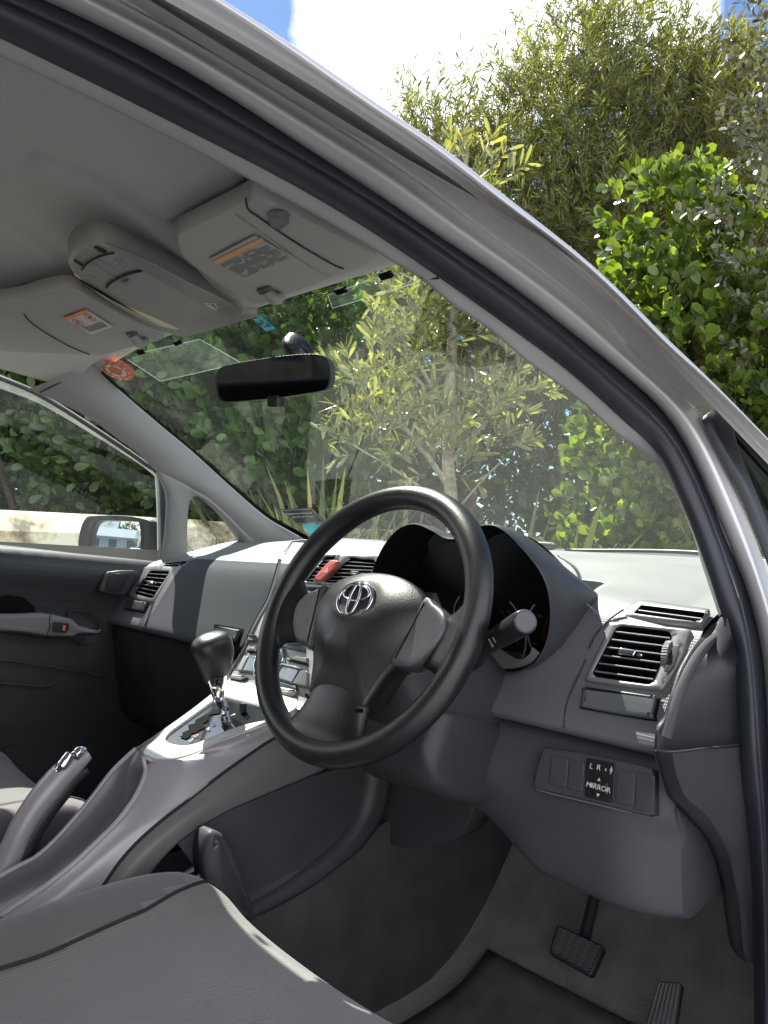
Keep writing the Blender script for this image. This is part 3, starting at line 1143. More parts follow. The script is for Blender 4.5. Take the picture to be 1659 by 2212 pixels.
# white outer sash seen past the front post
MB().tube([DP(338, 1028, -.02), DP(342, 1100, -.02), DP(344, 1222, -.02)], .005, 6, nres=16).build('outer_sash', MT['paint'], door, smooth=True)
MB().grid([[DP(346, 1022, .012), DP(349, 1100, .012), DP(350, 1225, .012)], [DP(358, 1022, .016), DP(359, 1100, .016), DP(359, 1225, .016)]]).build('window_post', MT['rubber'], door, smooth=True)
# inner door panel: section profile swept along y
prof = [(-.700, .975), (-.690, .978), (-.672, .970), (-.660, .950), (-.658, .925), (-.668, .890), (-.675, .84), (-.672, .80), (-.664, .75), (-.660, .66), (-.655, .55), (-.64, .45), (-.64, .30), (-.66, .24)]
G = []
for y in np.linspace(-1.15, .33, 44):
    b = .975-.0*(y)
    sh = np.interp(y, [-1.2, -.1, .33], [.03, 0, -.022])
    G.append(crv([(x, y, z+sh*(1 if z > .85 else .4)) for x, z in prof], 60))
pan = mesh('inner_panel', np.array(G).reshape(-1, 3), grid_faces(44, 60), MT['doorpanel'], door, label='dark textured door lining')
def RE(x, y):
    return (.3638*x, 1152+.3638*y)
def DX(x, y, xx):
    return V(*RE(x, y), x=xx)
# tweeter housing
tw = [DX(x, y, -.655) for x, y in ((632, 228), (700, 220), (790, 220), (806, 232), (790, 280), (745, 362), (715, 372), (600, 352), (576, 340), (590, 300), (612, 250))]
pillow(MB(), tw, (1, 0, 0), .012, .008, .02).build('tweeter_housing', MT['dashdark'], door, smooth=True)
tg = [DX(x, y, -.640) for x, y in ((660, 240), (760, 236), (770, 245), (715, 345), (640, 335), (635, 300))]
pillow(MB(), tg, (1, 0, 0), .002, .001).build('tweeter_grille', MT['black'], door, smooth=True)
# grab handle / pull with switch
hx = -.625
hn = [DX(x, y, hx) for x, y in ((-120, 490), (0, 482), (120, 480), (225, 475), (300, 487), (410, 512), (450, 552), (520, 568), (583, 574), (583, 598), (520, 596), (450, 600), (420, 616), (270, 611), (120, 588), (0, 580), (-120, 570))]
pillow(MB(), hn, (1, 0, .25), .018, .010, .03, 6).build('pull_handle', MT['armrest'], door, smooth=True)
sw = [DX(x, y, -.604) for x, y in ((312, 524), (404, 536), (408, 560), (392, 592), (312, 584))]
swo = pillow(MB(), rounded(sw, .2), (1, 0, .25), .003, .001).build('window_switch', MT['black'], door, smooth=True)
sr = [DX(x, y, -.600) for x, y in ((372, 545), (388, 547), (384, 580), (366, 577))]
MB().prism(sr, (.003, 0, .0008)).build('lock_tab', MT['red'], door)
MB().tube([DX(x, y, -.605) for x, y in ((300, 488), (293, 520), (296, 560), (276, 610))], .001, 6, nres=12).build('handle_seam', MT['line'], door, smooth=True)
rc = [DX(x, y, -.664) for x, y in ((400, 470), (470, 455), (540, 470), (590, 510), (612, 560), (600, 610), (560, 650), (490, 665), (430, 640), (400, 600))]
ringframe(MB(), rc, [r_*.93+.07*np.mean(rc, axis=0) for r_ in rc], (1, 0, 0), .004).build('handle_recess', MT['dashdark'], door, smooth=True)
rc = [DX(x, y, -.662) for x, y in ((-60, 395), (40, 365), (140, 380), (200, 430), (215, 468), (100, 474), (-60, 476))]
mesh('handle_recess', rc, [tuple(range(len(rc)))], MT['matte_black'], door, smooth=False)
# map pocket line
MB().tube([DX(x, y, -.652) for x, y in ((-100, 740), (150, 770), (350, 800), (520, 830), (600, 845))], .0025, 6, nres=20).build('pocket_edge', MT['dashdark'], door, smooth=True)
MB().tube([DX(x, y, -.650) for x, y in ((-100, 880), (120, 900), (260, 908), (330, 890))], .003, 6, nres=20).build('pocket_edge', MT['dashdark'], door, smooth=True)
# outer skin of the passenger side (with the rear part)
sk = MB()
prof = [(-.705, .985), (-.74, .96), (-.80, .90), (-.845, .75), (-.86, .55), (-.84, .35), (-.80, .22)]
sk.grid([[(x-.02*math.sin((y+2.5)/4.4*3.1), y, z) for x, z in prof] for y in np.linspace(-2.5, 1.9, 30)])
sk.build('side_panel', MT['paint'], car, smooth=True, label='silver body side on the passenger side')
# ---- side mirror outside the passenger window
mir = empty('side_mirror', (0, 0, 0))
mir.parent = car
mir['label'] = 'passenger side mirror reflecting a grey blue shed'
def R1(x, y):
    return (.3968*x, 768+.3968*y)
n_m = np.array([.50, -.866, 0.02])
n_m /= np.linalg.norm(n_m)
mc = V(*R1(615, 1000), x=-.90)
d_m = float(n_m@mc)
def MP(x, y, off=0):
    return VP(*R1(x, y), n_m, d_m, off)
shell_px = [(470, 882), (520, 872), (620, 870), (740, 878), (835, 905), (840, 960), (838, 1040), (835, 1120), (800, 1135), (640, 1135), (500, 1125), (450, 1118), (430, 1080), (427, 1020), (440, 940)]
glass_px = [(520, 900), (600, 895), (740, 903), (757, 935), (762, 1000), (755, 1080), (750, 1130), (640, 1130), (500, 1122), (472, 1095), (473, 1020), (490, 940)]
sh = MB()
O = crv([MP(x, y, .004) for x, y in shell_px], 60, True)
I = crv([MP(x, y, .010) for x, y in glass_px], 60, True)
k_ = int(np.argmin(np.linalg.norm(I-O[0], axis=1)))
I = np.roll(I, -k_, axis=0)
cen_ = O.mean(axis=0)
rows = [cen_+(O-cen_)*.25-n_m*.10, cen_+(O-cen_)*.7-n_m*.09, cen_+(O-cen_)*.95-n_m*.055, O-n_m*.02, O, O*.9+I*.1+n_m*.004, O*.6+I*.4+n_m*.001, I-n_m*.004, I-n_m*.018]
sh.grid(rows, False, True)
sh.build('mirror_shell', MT['black'], mir, smooth=True)
# convex glass
cg = np.mean([MP(x, y, -.006) for x, y in glass_px], axis=0)
ua = np.cross([0, 0, 1.], n_m)
ua /= np.linalg.norm(ua)
va = np.cross(n_m, ua)
rad = .95
CC = cg-n_m*rad
rows = []
I2 = crv([MP(x, y, -.006) for x, y in glass_px], 60, True)
for t in np.linspace(1.03, .001, 14):
    q = cg+(I2-cg)*t
    dd = q-CC
    rows.append(CC+dd/np.linalg.norm(dd, axis=1)[:, None]*rad)
mg = MB().grid(rows, False, True).build('mirror_glass', MT['mirror'], mir, smooth=True)


# ---- the driver's door, swung open beside the camera
dd = empty('driver_door', (0, 0, 0))
dd.parent = car
dd['label'] = 'driver door swung wide open'
Hg = np.array([.815, .42, 0])
ed = np.array([.906, -.423, 0])
ndo = np.array([-.423, -.906, 0])
def DD(s, z, off=0):
    return Hg+ed*s+ndo*off+np.array([0, 0, z])
body = [(0, .34), (.02, .97), (.30, .98), (1.02, .985), (1.05, .80), (1.04, .50), (.98, .33)]
m = MB()
pillow(m, [DD(s, z, 0) for s, z in body], ndo, .03, .02, .09, 5)
m.build('door_panel', MT['doorpanel'], dd, smooth=True)
m = MB()
pillow(m, [DD(s, z, -.092) for s, z in body], -ndo, .03, .03, .0, 5)
m.build('door_skin', MT['paint'], dd, smooth=True)
m = MB()
pillow(m, [DD(s, z, .03) for s, z in ((.15, .70), (.85, .72), (.86, .78), (.16, .76))], ndo, .05, .02, .0, 4)
m.build('armrest', MT['armrest'], dd, smooth=True)
wf = [(.03, .97), (.30, 1.16), (.58, 1.30), (.80, 1.34), (.98, 1.34), (1.03, 1.10), (1.04, .97)]
MB().tube([DD(s, z, -.04) for s, z in wf], .022, 10, nres=50).build('window_frame', MT['paint'], dd, smooth=True)
mesh('door_glass', [DD(s, z, -.045) for s, z in wf], [tuple(range(len(wf)))], MT['sideglass'], dd, smooth=False)
for z in (.5, .8):
    MB().box((.78, .38, z), (.83, .44, z+.05)).build('door_hinge', MT['paint'], dd, bevel=.005)

# ============================================================ DASHBOARD
dash = empty('dashboard', (0, 0, 0))
dash.parent = car
dash['label'] = 'dark grey dashboard with silver trimmed air vents'


def mid(x, a=.0, w=.62):
    return max(0.0, 1-(abs(x-a)/w)**2)


# dash profiles
G = []
XS = np.linspace(-.675, .662, 181)
for x in XS:
    m_ = mid(x)
    rise = .026*m_**.7
    bul = -.018*mid(x+.28, 0, .26)
    pr = [(.80, 1.043), (.70, 1.040), (.60, 1.034-.004), (.50, 1.020), (.42, 1.000+rise*.3), (.345, .978+rise*.7), (.300, .965+rise), (.268, .953+rise*.9),
          (.245+bul*.5, .937+rise*.5), (.2075+bul, .876), (.187+bul, .844), (.172+bul*.8, .822), (.172+bul*.5, .812), (.192, .806), (.30, .800), (.45, .80)]
    G.append(crv([(x, y, z) for y, z in pr], 170))
G = np.array(G)
# hollow behind the instrument opening
for i in range(G.shape[0]):
    for j in range(G.shape[1]):
        x, y, z = G[i, j]
        r_ = math.hypot((x-.375)/.122, (z-.945)/.090)
        if r_ < 1.0 and y < .40:
            G[i, j, 1] = max(y, min(.36, y+.14*min(1, (1-r_)*4)))
# split into top pad and face
# top pad = profile idx < kT
def k_at(row, y0):
    return int(np.argmax(row[:, 1] < y0))
kT = k_at(G[0], .300)
def inpoly(x, y, P):
    c = False
    for i in range(len(P)):
        (x1, y1), (x2, y2) = P[i-1], P[i]
        if (y1 > y) != (y2 > y) and x < (x2-x1)*(y-y1)/(y2-y1)+x1:
            c = not c
    return c


def T4_(x, y):
    return (1042.4+.3717*x, 1316.6+.3717*y)
HOLES = [[T4_(*p) for p in ((778, 88), (1116, 126), (990, 445), (626, 394))], [T4_(*p) for p in ((920, -27), (1310, 22), (1266, 84), (872, 28))],
         [(.3638*x, 1152+.3638*y) for x, y in ((888, 219), (1016, 223), (908, 391), (797, 362))], [(.3638*x, 1152+.3638*y) for x, y in ((985, 178), (1135, 164), (1055, 195), (980, 194))],
         [(576+.2315*x, 1042.4+.2315*y) for x, y in ((540, 675), (1100, 690), (1100, 1000), (360, 960))]]


def holed(V_, F_):
    out = []
    for f in F_:
        c = (V_[f[0]]+V_[f[2]])/2
        x, y, _ = proj(c)
        if any(inpoly(x, y, h) for h in HOLES):
            continue
        out.append(f)
    return out


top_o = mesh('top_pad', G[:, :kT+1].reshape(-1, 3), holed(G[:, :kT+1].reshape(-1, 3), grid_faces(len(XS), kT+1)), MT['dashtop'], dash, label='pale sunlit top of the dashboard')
FV = G[:, kT:].reshape(-1, 3)
ff = holed(FV, grid_faces(len(XS), 170-kT))
f_r = [f for f in ff if FV[f[0]][0] > -.118 or FV[f[0]][0] < -.505]
f_l = [f for f in ff if not (FV[f[0]][0] > -.118 or FV[f[0]][0] < -.505)]
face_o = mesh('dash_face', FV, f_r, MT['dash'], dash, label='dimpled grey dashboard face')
mesh('glove_box_lid', FV, f_l, MT['dashpass'], dash, label='ribbed grey lid on the passenger side')
n_D = np.array([0, -1, .62])
d_D = float(n_D@np.array([.59, .245, .937]))
nD = n_D/np.linalg.norm(n_D)
UD = np.array([1., 0, 0])
VD = np.array([0, .62, 1.])
VD /= np.linalg.norm(VD)


def D(x, y, off=0):
    return VP(x, y, n_D, d_D, off)


def T4(x, y):
    return (1042.4+.3717*x, 1316.6+.3717*y)


def D4(x, y, off=0):
    return D(*T4(x, y), off)


# cowl-ward strip line on top pad: airbag lid outline + speaker on the left
MB().tube([V(682, 1187, z=1.0)]*1+[V(700, 1186, z=1.0)], .001).v if False else None
def RGp(x, y):
    return (576+.2315*x, 1042.4+.2315*y)
ab = [VP(*RGp(x, y), (0, -.14, 1), float(np.array((0, -.14, 1))@np.array((0, .30, .990))), .004) for x, y in ((165, 645), (240, 548), (330, 540), (460, 545), (420, 640))]
# ---- vent builder on an arbitrary quad
def vent(q, N, parent, nsl=6, label=None, frame=None, depth=.045, tab=(.45, .52), silver='ventsilver', slatmat='black', hilite=True):
    """q: TL TR BR BL opening points; N outward"""
    N = np.array(N, float)
    N /= np.linalg.norm(N)
    q = [np.array(p, float) for p in q]
    e = empty('air_vent', (0, 0, 0))
    e.parent = parent
    if label:
        e['label'] = label
    op = rounded(q, .13, 5)
    # dark cavity
    cav = MB()
    back = [p-N*depth for p in op]
    n = len(op)
    cav.grid([[p+N*.0015 for p in op], back], False, True)
    k0_ = len(cav.v)
    cav.add(back, [tuple(range(n))])
    cav.build('vent_cavity', MT['matte_black'], e, smooth=False)
    sl = MB()
    se = MB()
    up = (q[0]-q[3])
    upn = up/np.linalg.norm(up)
    for i in range(nsl):
        t = (i+.75)/(nsl+.35)
        a = q[0]*(1-t)+q[3]*t
        b = q[1]*(1-t)+q[2]*t
        u = (b-a)
        un = u/np.linalg.norm(u)
        a = a+un*.001
        b = b-un*.001
        f0 = -N*.0014
        h = .0010
        d1 = -N*.016+upn*.001
        se.hexa([a+N*.0006+upn*h, b+N*.0006+upn*h, b+N*.0006-upn*h*.6, a+N*.0006-upn*h*.6], [a-N*.0012+upn*h, b-N*.0012+upn*h, b-N*.0012-upn*h*.6, a-N*.0012-upn*h*.6])
        sl.hexa([a+f0+upn*h, b+f0+upn*h, b+f0-upn*h, a+f0-upn*h], [p+d1 for p in (a+f0+upn*h, b+f0+upn*h, b+f0-upn*h, a+f0-upn*h)])
    sl.build('vent_slats', MT['ventslat'], e, bevel=.0003)
    se.build('slat_edge_glints', MT['ventsilver'], e, bevel=.0003)  # silver fronts paint the lit highlights along the slat edges
    vb = MB()
    for t in (.2, .4, .6, .8):
        a = q[0]*(1-t)+q[1]*t-N*.024
        b = q[3]*(1-t)+q[2]*t-N*.024
        u = np.cross(upn, N)*.0008
        vb.hexa([a-u, a+u, b+u, b-u], [p-N*.014 for p in (a-u, a+u, b+u, b-u)])
    vb.build('vent_vanes', MT['black'], e)
    if tab:
        s, t = tab
        c = (q[0]*(1-s)+q[1]*s)*(1-t)+(q[3]*(1-s)+q[2]*s)*t
        u = (q[1]-q[0])
        u /= np.linalg.norm(u)
        w = np.linalg.norm(q[1]-q[0])*.15
        pl = [c-u*w+upn*.004, c+u*w+upn*.004, c+u*w-upn*.004, c-u*w-upn*.004]
        pillow(MB(), [p+N*.002 for p in rounded(pl, .3)], N, .004, .0018, .006).build('vent_tab', MT['chrome'], e, smooth=True)
        MB().tube([c+u*w*.9, c+u*w*1.5-N*.003], .003, 8).build('vent_tab', MT['black'], e, smooth=True)
    return e


MT['ventslat'] = pbr('vent_slat_plastic', (.012, .012, .013), .35)
# ---- driver's outer vent panel: smooth plate with hole
q_dr = [D4(785, 95, .003), D4(1108, 133, .003), D4(985, 437, .003), D4(633, 387, .003)]
v1 = vent(q_dr, n_D, dash, 6, 'driver side air vent with chrome tab and thumb wheel', tab=(.42, .50))
fo = [D4(758, 78), D4(1000, 100), D4(1195, 120), D4(1213, 135), D4(1200, 170), D4(1150, 320), D4(1060, 465), D4(1030, 472), D4(800, 450), D4(620, 420), D4(607, 400), D4(640, 320), D4(700, 190), D4(735, 100)]
fi = [p-nD*.003 for p in rounded(q_dr, .13, 6)]
ringframe(MB(), fo, fi, n_D, .0045, n=110).build('vent_surround', MT['ventsilver'], v1, smooth=True)
# thumb wheel
slot = [D4(1115, 210, .0062), D4(1148, 212, .0062), D4(1115, 330, .0062), D4(1085, 366, .0062), D4(1055, 362, .0062), D4(1075, 280, .0062)]
pillow(MB(), rounded(slot, .2), n_D, .0012, .0005).build('wheel_slot', MT['black'], v1, smooth=True)
c = D4(1100, 290, -.010)
ax = np.array([1., 0, 0.12])
ax /= np.linalg.norm(ax)
w_ = MB()
rows = []
for h, r_ in ((-.004, .0195), (-.0035, .0215), (.0035, .0215), (.004, .0195)):
    rr = []
    for k in range(120):
        a = k/120*2*math.pi
        r2 = r_+(.0006 if (k % 3 == 0 and abs(h) < .0036) else 0)
        b1 = np.cross(ax, [0, 0, 1.])
        b1 /= np.linalg.norm(b1)
        b2 = np.cross(ax, b1)
        rr.append(c+ax*h+(b1*math.cos(a)+b2*math.sin(a))*r2)
    rows.append(rr)
w_.grid(rows, False, True)
w_.build('thumb_wheel', MT['ribplastic'], v1, smooth=False)
ic = D4(1056, 390, .0055)
ib = MB()
s = .0038
for (a, b, cc, dd) in ((-1, -1, 1, -.8), (-1, .8, 1, 1), (-1, -1, -.8, 1), (.8, -1, 1, 1)):
    P4 = [ic+UD*s*a+VD*s*b, ic+UD*s*cc+VD*s*b, ic+UD*s*cc+VD*s*dd, ic+UD*s*a+VD*s*dd]
    ib.prism(P4, nD*.0003)
ib.prism([ic+UD*s*-.8+VD*s*-.8, ic+UD*s*-.55+VD*s*-.8, ic+UD*s*.8+VD*s*.8, ic+UD*s*.55+VD*s*.8], nD*.0003)
ib.build('vent_symbol', MT['darkprint'], v1)
ib = MB()
for k in range(4):
    p = D4(1128+k*5, 195-k*1, .0055)
    ib.prism([p, p+UD*.0006, p+UD*.0014+VD*.0045, p+UD*.0008+VD*.0045], nD*.0003)
ib.build('vent_mark', MT['darkprint'], v1)
# cubby lid / coin tray on driver's side
cu = [D4(614, 458, .001), D4(1010, 512, .001), D4(1026, 530, .001), D4(1005, 620, .001), D4(980, 645, .001), D4(600, 580, .001), D4(577, 560, .001), D4(590, 490, .001)]
cg_ = MB()
pillow(cg_, crv([np.mean(cu, axis=0)+(p-np.mean(cu, axis=0))*1.02 for p in cu], 70, True), n_D, .0008, .0005)
cg_.build('lid_gap', MT['matte_black'], dash, smooth=True)
ins = [np.mean(cu, axis=0)+(p-np.mean(cu, axis=0))*.955 for p in cu]
pillow(MB(), crv(ins, 70, True), n_D, .008, .005, .004, 6).build('coin_tray_lid', pbr('tray_lid_plastic', (.10, .105, .115), .3, bump=('noise', 900, .1, .0003), var=.05), dash, smooth=True, label='smooth grey flap below the driver side vent')
# demister vent on top corner
n_T = np.array([0, -.62, 1.])
pT = V(*T4(1150, 30), x=.60)
d_T = float(n_T@np.array([.60, .285, .968]))
def T(x, y, off=0):
    return VP(*T4(x, y), n_T, d_T, off)
qt = [T(925, -22, .004), T(1300, 25, .004), T(1260, 78, .004), T(880, 25, .004)]
v2 = vent(qt, n_T, dash, 1, 'small side window demister vent on the dash corner', tab=None, depth=.02)
fo = [T(900, -42), T(960, -45), T(1150, -18), T(1300, 2), T(1320, 15), T(1280, 80), T(1255, 98), T(1050, 78), T(860, 52), T(828, 38), T(850, -5)]
ringframe(MB(), fo, [p-n_T*.001 for p in rounded(qt, .13, 5)], n_T, .0035, n=90).build('vent_surround', MT['ventsilver'], v2, smooth=True)
# seam arc from the binnacle to the top vent
def proud(pts, off=.0035):
    out = []
    for (x, y) in pts:
        out.append(D4(x, y, off))
    return out
MB().tube(proud([(620, 225), (650, 160), (700, 95), (760, 40), (820, 0)]), .0011, 6, nres=24).build('panel_seam', MT['line'], dash, smooth=True)
MB().tube(proud([(600, 290), (560, 380), (510, 490), (482, 580), (473, 690)], .001), .0010, 6, nres=24).build('panel_seam', MT['line'], dash, smooth=True)

# ---- end cap on the right of the dash
E_ = [(1556, 1331), (1507, 1383), (1470, 1439), (1451, 1491), (1433, 1547), (1418, 1577), (1414, 1618)]
e3 = crv([V(x, y, x=.662) for x, y in E_], 40)
E2 = [(1572, 1336), (1588, 1400), (1604, 1455), (1610, 1500), (1612, 1550), (1612, 1590), (1612, 1620)]
e5 = crv([V(x, y, x=.712) for x, y in E2], 40)
E15 = [(1562, 1334), (1530, 1392), (1500, 1445), (1482, 1496), (1468, 1550), (1460, 1590), (1456, 1624)]
e4 = crv([V(x, y, x=.673) for x, y in E15], 40)
ecin = e3+np.array([-.004, .02, 0])
loft('end_cap', [ecin, e3, e4, e5], 18, 40, MT['dashdark'], dash, label='plain dark end panel of the dashboard')
sA = crv([VP(x, y, (1, 0, 0), .680) for x, y in ((1560, 1362), (1527, 1391), (1501, 1426), (1477, 1475), (1457, 1534), (1441, 1592))], 40)
sB0 = crv([VP(x, y, (1, 0, 0), .680) for x, y in ((1566, 1368), (1540, 1409), (1516, 1441), (1496, 1481), (1479, 1528), (1457, 1598))], 40)
sB = sA*.4+sB0*.6
G2 = [sA-[.006, 0, 0], sA, sA*.7+sB*.3+[.0015, 0, 0], sA*.3+sB*.7+[.0015, 0, 0], sB, sB-[.006, 0, 0]]
MB().grid(G2).build('raised_strip', pbr('strip_plastic', (.06, .06, .066), .7, spec=.3), dash, smooth=True)

# ---- passenger vent
def E4(x, y, off=0):
    return D(*RE(x, y), off)
qp_ = [E4(893, 224, .003), E4(1010, 228, .003), E4(905, 385, .003), E4(803, 357, .003)]
v3 = vent(qp_, n_D, dash, 6, 'passenger side air vent beside the door', tab=(.5, .50))
fo = [E4(880, 200), E4(1020, 205), E4(1040, 215), E4(985, 300), E4(920, 400), E4(890, 412), E4(800, 390), E4(765, 360), E4(790, 310), E4(840, 240)]
ringframe(MB(), fo, [p-nD*.003 for p in rounded(qp_, .13, 6)], n_D, .0045, n=90).build('vent_surround', MT['ventsilver'], v3, smooth=True)
wq = [E4(862, 262, .006), E4(868, 268, .006), E4(822, 322, .006), E4(812, 318, .006)]
pillow(MB(), rounded(wq, .3), n_D, .003, .001).build('thumb_wheel', MT['black'], v3, smooth=True)
cu = [E4(768, 398, .001), E4(883, 416, .001), E4(860, 474, .001), E4(738, 452, .001)]
mcu = np.mean(cu, axis=0)
pillow(MB(), rounded([mcu+(p-mcu)*1.06 for p in cu], .15, 4), n_D, .0008, .0005).build('lid_gap', MT['matte_black'], dash, smooth=True)
pillow(MB(), rounded([mcu+(p-mcu)*.95 for p in cu], .2, 4), n_D, .007, .004, .004, 5).build('coin_tray_lid', MT['dashdark'], dash, smooth=True, label='small dark flap below the passenger side vent')
qt = [VP(*RE(x, y), n_T, d_T, .004) for x, y in ((985, 183), (1105, 166), (1130, 170), (1045, 192), (1000, 192))]
e_ = vent([VP(*RE(x, y), n_T, d_T, .003) for x, y in ((990, 180), (1130, 165), (1050, 192), (985, 192))], n_T, dash, 1, 'small demister vent at the passenger dash corner', tab=None, depth=.02)
# seams beside the passenger panel
MB().tube([E4(x, y, .002) for x, y in ((1090, 175), (1010, 290), (940, 400), (890, 480), (880, 520))], .0012, 6, nres=24).build('panel_seam', MT['line'], dash, smooth=True)
# ---- glove box face below the passenger dash and its latch
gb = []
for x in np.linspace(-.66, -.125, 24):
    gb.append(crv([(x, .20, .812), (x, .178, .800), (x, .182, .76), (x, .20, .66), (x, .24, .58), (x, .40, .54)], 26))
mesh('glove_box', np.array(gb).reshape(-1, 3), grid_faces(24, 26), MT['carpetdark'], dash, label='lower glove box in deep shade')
def G4(x, y, off):     # pixel -> dash face near x=-.2 (bulged)
    n = np.array([0, -1, .45])
    return VP(x, y, n, float(n@np.array([-.25, .172, .86])), off)
gl = [G4(*RE(x, y), .004) for x, y in ((1278, 545), (1445, 574), (1425, 640), (1393, 735), (1340, 735), (1290, 610))]
mgl = np.mean(gl, axis=0)
pillow(MB(), rounded([mgl+(p-mgl)*1.08 for p in gl], .12, 3), (0, -1, .45), .001, .0005).build('latch_recess', MT['matte_black'], dash, smooth=True)
gl = [G4(*RE(x, y), .004) for x, y in ((1285, 556), (1440, 582), (1412, 640), (1398, 650), (1300, 630))]
pillow(MB(), rounded(gl, .12, 3), (0, -1, .45), .009, .004, .004, 5).build('glove_box_latch', MT['dashdark'], dash, smooth=True, label='grey glove box latch behind the gear knob')

# ---- centre vents and hazard switch
n_C = np.array([0, -1, .40])
d_C = float(n_C@np.array([0, .242, .985]))
def Cg(x, y, off=0):
    return VP(*RGp(x, y), n_C, d_C, off)
cfm = MB()
ringframe(cfm, [Cg(x, y) for x, y in ((700, 678), (900, 682), (1130, 700), (1060, 960), (800, 965), (540, 962), (515, 930), (600, 830), (690, 735))], [Cg(x, y, .001) for x, y in ((782, 712), (900, 722), (1020, 735), (990, 840), (955, 935), (760, 935), (560, 935), (590, 890), (690, 790))], n_C, .005, n=90)
ringframe(cfm, [Cg(x, y) for x, y in ((530, 680), (620, 674), (705, 678), (640, 760), (520, 880), (470, 952), (400, 955), (345, 952), (380, 900), (450, 790))], [Cg(x, y, .001) for x, y in ((560, 700), (610, 700), (655, 700), (600, 760), (500, 860), (455, 925), (410, 925), (372, 925), (410, 880), (480, 790))], n_C, .005, n=90)
pillow(cfm, [Cg(x, y, -.002) for x, y in ((335, 955), (600, 968), (1000, 975), (1000, 1010), (560, 990), (350, 985))], n_C, .006, .002, .02)
pillow(cfm, [Cg(x, y, -.002) for x, y in ((700, 680), (740, 690), (680, 760), (560, 900), (520, 950), (450, 950), (540, 850), (640, 750))], n_C, .005, .002, .02)
cfo = cfm.build('centre_vent_panel', MT['silver'], dash, smooth=True, label='silver centre panel with twin vents and hazard switch')
qc = [Cg(782, 712, .0045), Cg(1020, 735, .0045), Cg(960, 935, .0045), Cg(560, 935, .0045)]
v4 = vent(qc, n_C, dash, 6, 'right hand centre air vent behind the steering wheel', tab=(.56, .60), depth=.03)
qc = [Cg(560, 700, .0045), Cg(655, 700, .0045), Cg(455, 925, .0045), Cg(372, 925, .0045)]
v5 = vent(qc, n_C, dash, 6, 'left hand centre air vent beside the hazard switch', tab=None, depth=.03)
hz = [Cg(612, 733, .005), Cg(688, 740, .005), Cg(640, 820, .005), Cg(520, 928, .005), Cg(452, 920, .005), Cg(500, 850, .005)]
hzo = pillow(MB(), rounded(hz, .18, 4), n_C, .006, .003, .003, 5).build('hazard_switch', MT['red'], dash, smooth=True, label='red hazard warning switch')
tri = [Cg(573, 797, .0115), Cg(570, 838, .0115), Cg(524, 836, .0115)]
m3 = np.mean(tri, axis=0)
MB().add(tri+[m3+(p-m3)*.72 for p in tri], [(0, 1, 4, 3), (1, 2, 5, 4), (2, 0, 3, 5)]).build('warning_triangle', MT['white'], hzo)
MB().add([m3+(p-m3)*.45 for p in tri]+[m3+(p-m3)*.25 for p in tri], [(0, 1, 4, 3), (1, 2, 5, 4), (2, 0, 3, 5)]).build('warning_triangle', MT['white'], hzo)
# airbag lid and sensor on top pad
MB().tube([p for p in ab], .0012, 6).build('panel_seam', MT['line'], top_o, smooth=True)

# ============================================================ INSTRUMENT BINNACLE
bin_ = empty('instrument_cluster', (0, 0, 0))
bin_.parent = car
bin_['label'] = 'twin humped instrument binnacle with amber dials behind the wheel'
n_B = np.array([0, 1, .45])
d_B = .12+.45*1.055
def B(x, y, off=0):
    return VP(x, y, n_B, d_B, off)
rim_px = [(800, 1262), (804, 1240), (813, 1209), (836, 1168), (864, 1141), (896, 1132), (934, 1147), (957, 1161), (980, 1164), (1003, 1154), (1028, 1139), (1060, 1134), (1090, 1148), (1126, 1184), (1160, 1225), (1179, 1262), (1187, 1300), (1188, 1343), (1180, 1385), (1166, 1415), (1146, 1438), (1107, 1450), (1040, 1440), (960, 1410), (880, 1360), (820, 1310)]
rim = crv([B(x, y) for x, y in rim_px], 150, True)
bc = np.array([.375, 0, .955])
def scaled(kx, kz, dy, dz=0):
    o = rim.copy()
    o[:, 0] = bc[0]+(rim[:, 0]-bc[0])*kx
    o[:, 2] = bc[2]+(rim[:, 2]-bc[2])*kz+dz
    o[:, 1] = rim[:, 1]+dy
    return o
rows = [scaled(1.0, 1.0, 0)]
for dy, kx, kz in ((.003, 1.010, 1.010), (.010, 1.022, 1.016), (.03, 1.025, 1.0), (.06, 1.020, .92), (.09, 1.01, .80), (.13, .98, .60), (.17, .92, .35)):
    rows.append(scaled(kx, kz, dy))
MB().grid(rows, False, True).build('binnacle_hood', MT['hood'], bin_, smooth=True, label='grained hood over the dials')
rows = [scaled(1.0, 1.0, 0), scaled(.985, .985, .001), scaled(.975, .975, .006), scaled(.95, .95, .03), scaled(.93, .92, .07), scaled(.90, .88, .10)]
MB().grid(rows, False, True).build('binnacle_lining', MT['matte_black'], bin_, smooth=True)
bk = scaled(.93, .91, .085)
mesh('gauge_panel', np.vstack([bk, [bk.mean(axis=0)]]), [(i, (i+1) % 150, 150) for i in range(150)], MT['gauge'], bin_, smooth=False)
# light lower bezel
lo = [B(x, y, -.004) for x, y in ((1166, 1410), (1146, 1432), (1107, 1444), (1060, 1440), (1020, 1425))]
li = [B(x, y, -.03) for x, y in ((1150, 1398), (1142, 1415), (1120, 1424), (1085, 1405), (1050, 1375))]
loft('lower_bezel', [lo, li], 4, 24, MT['consoledark'], bin_)
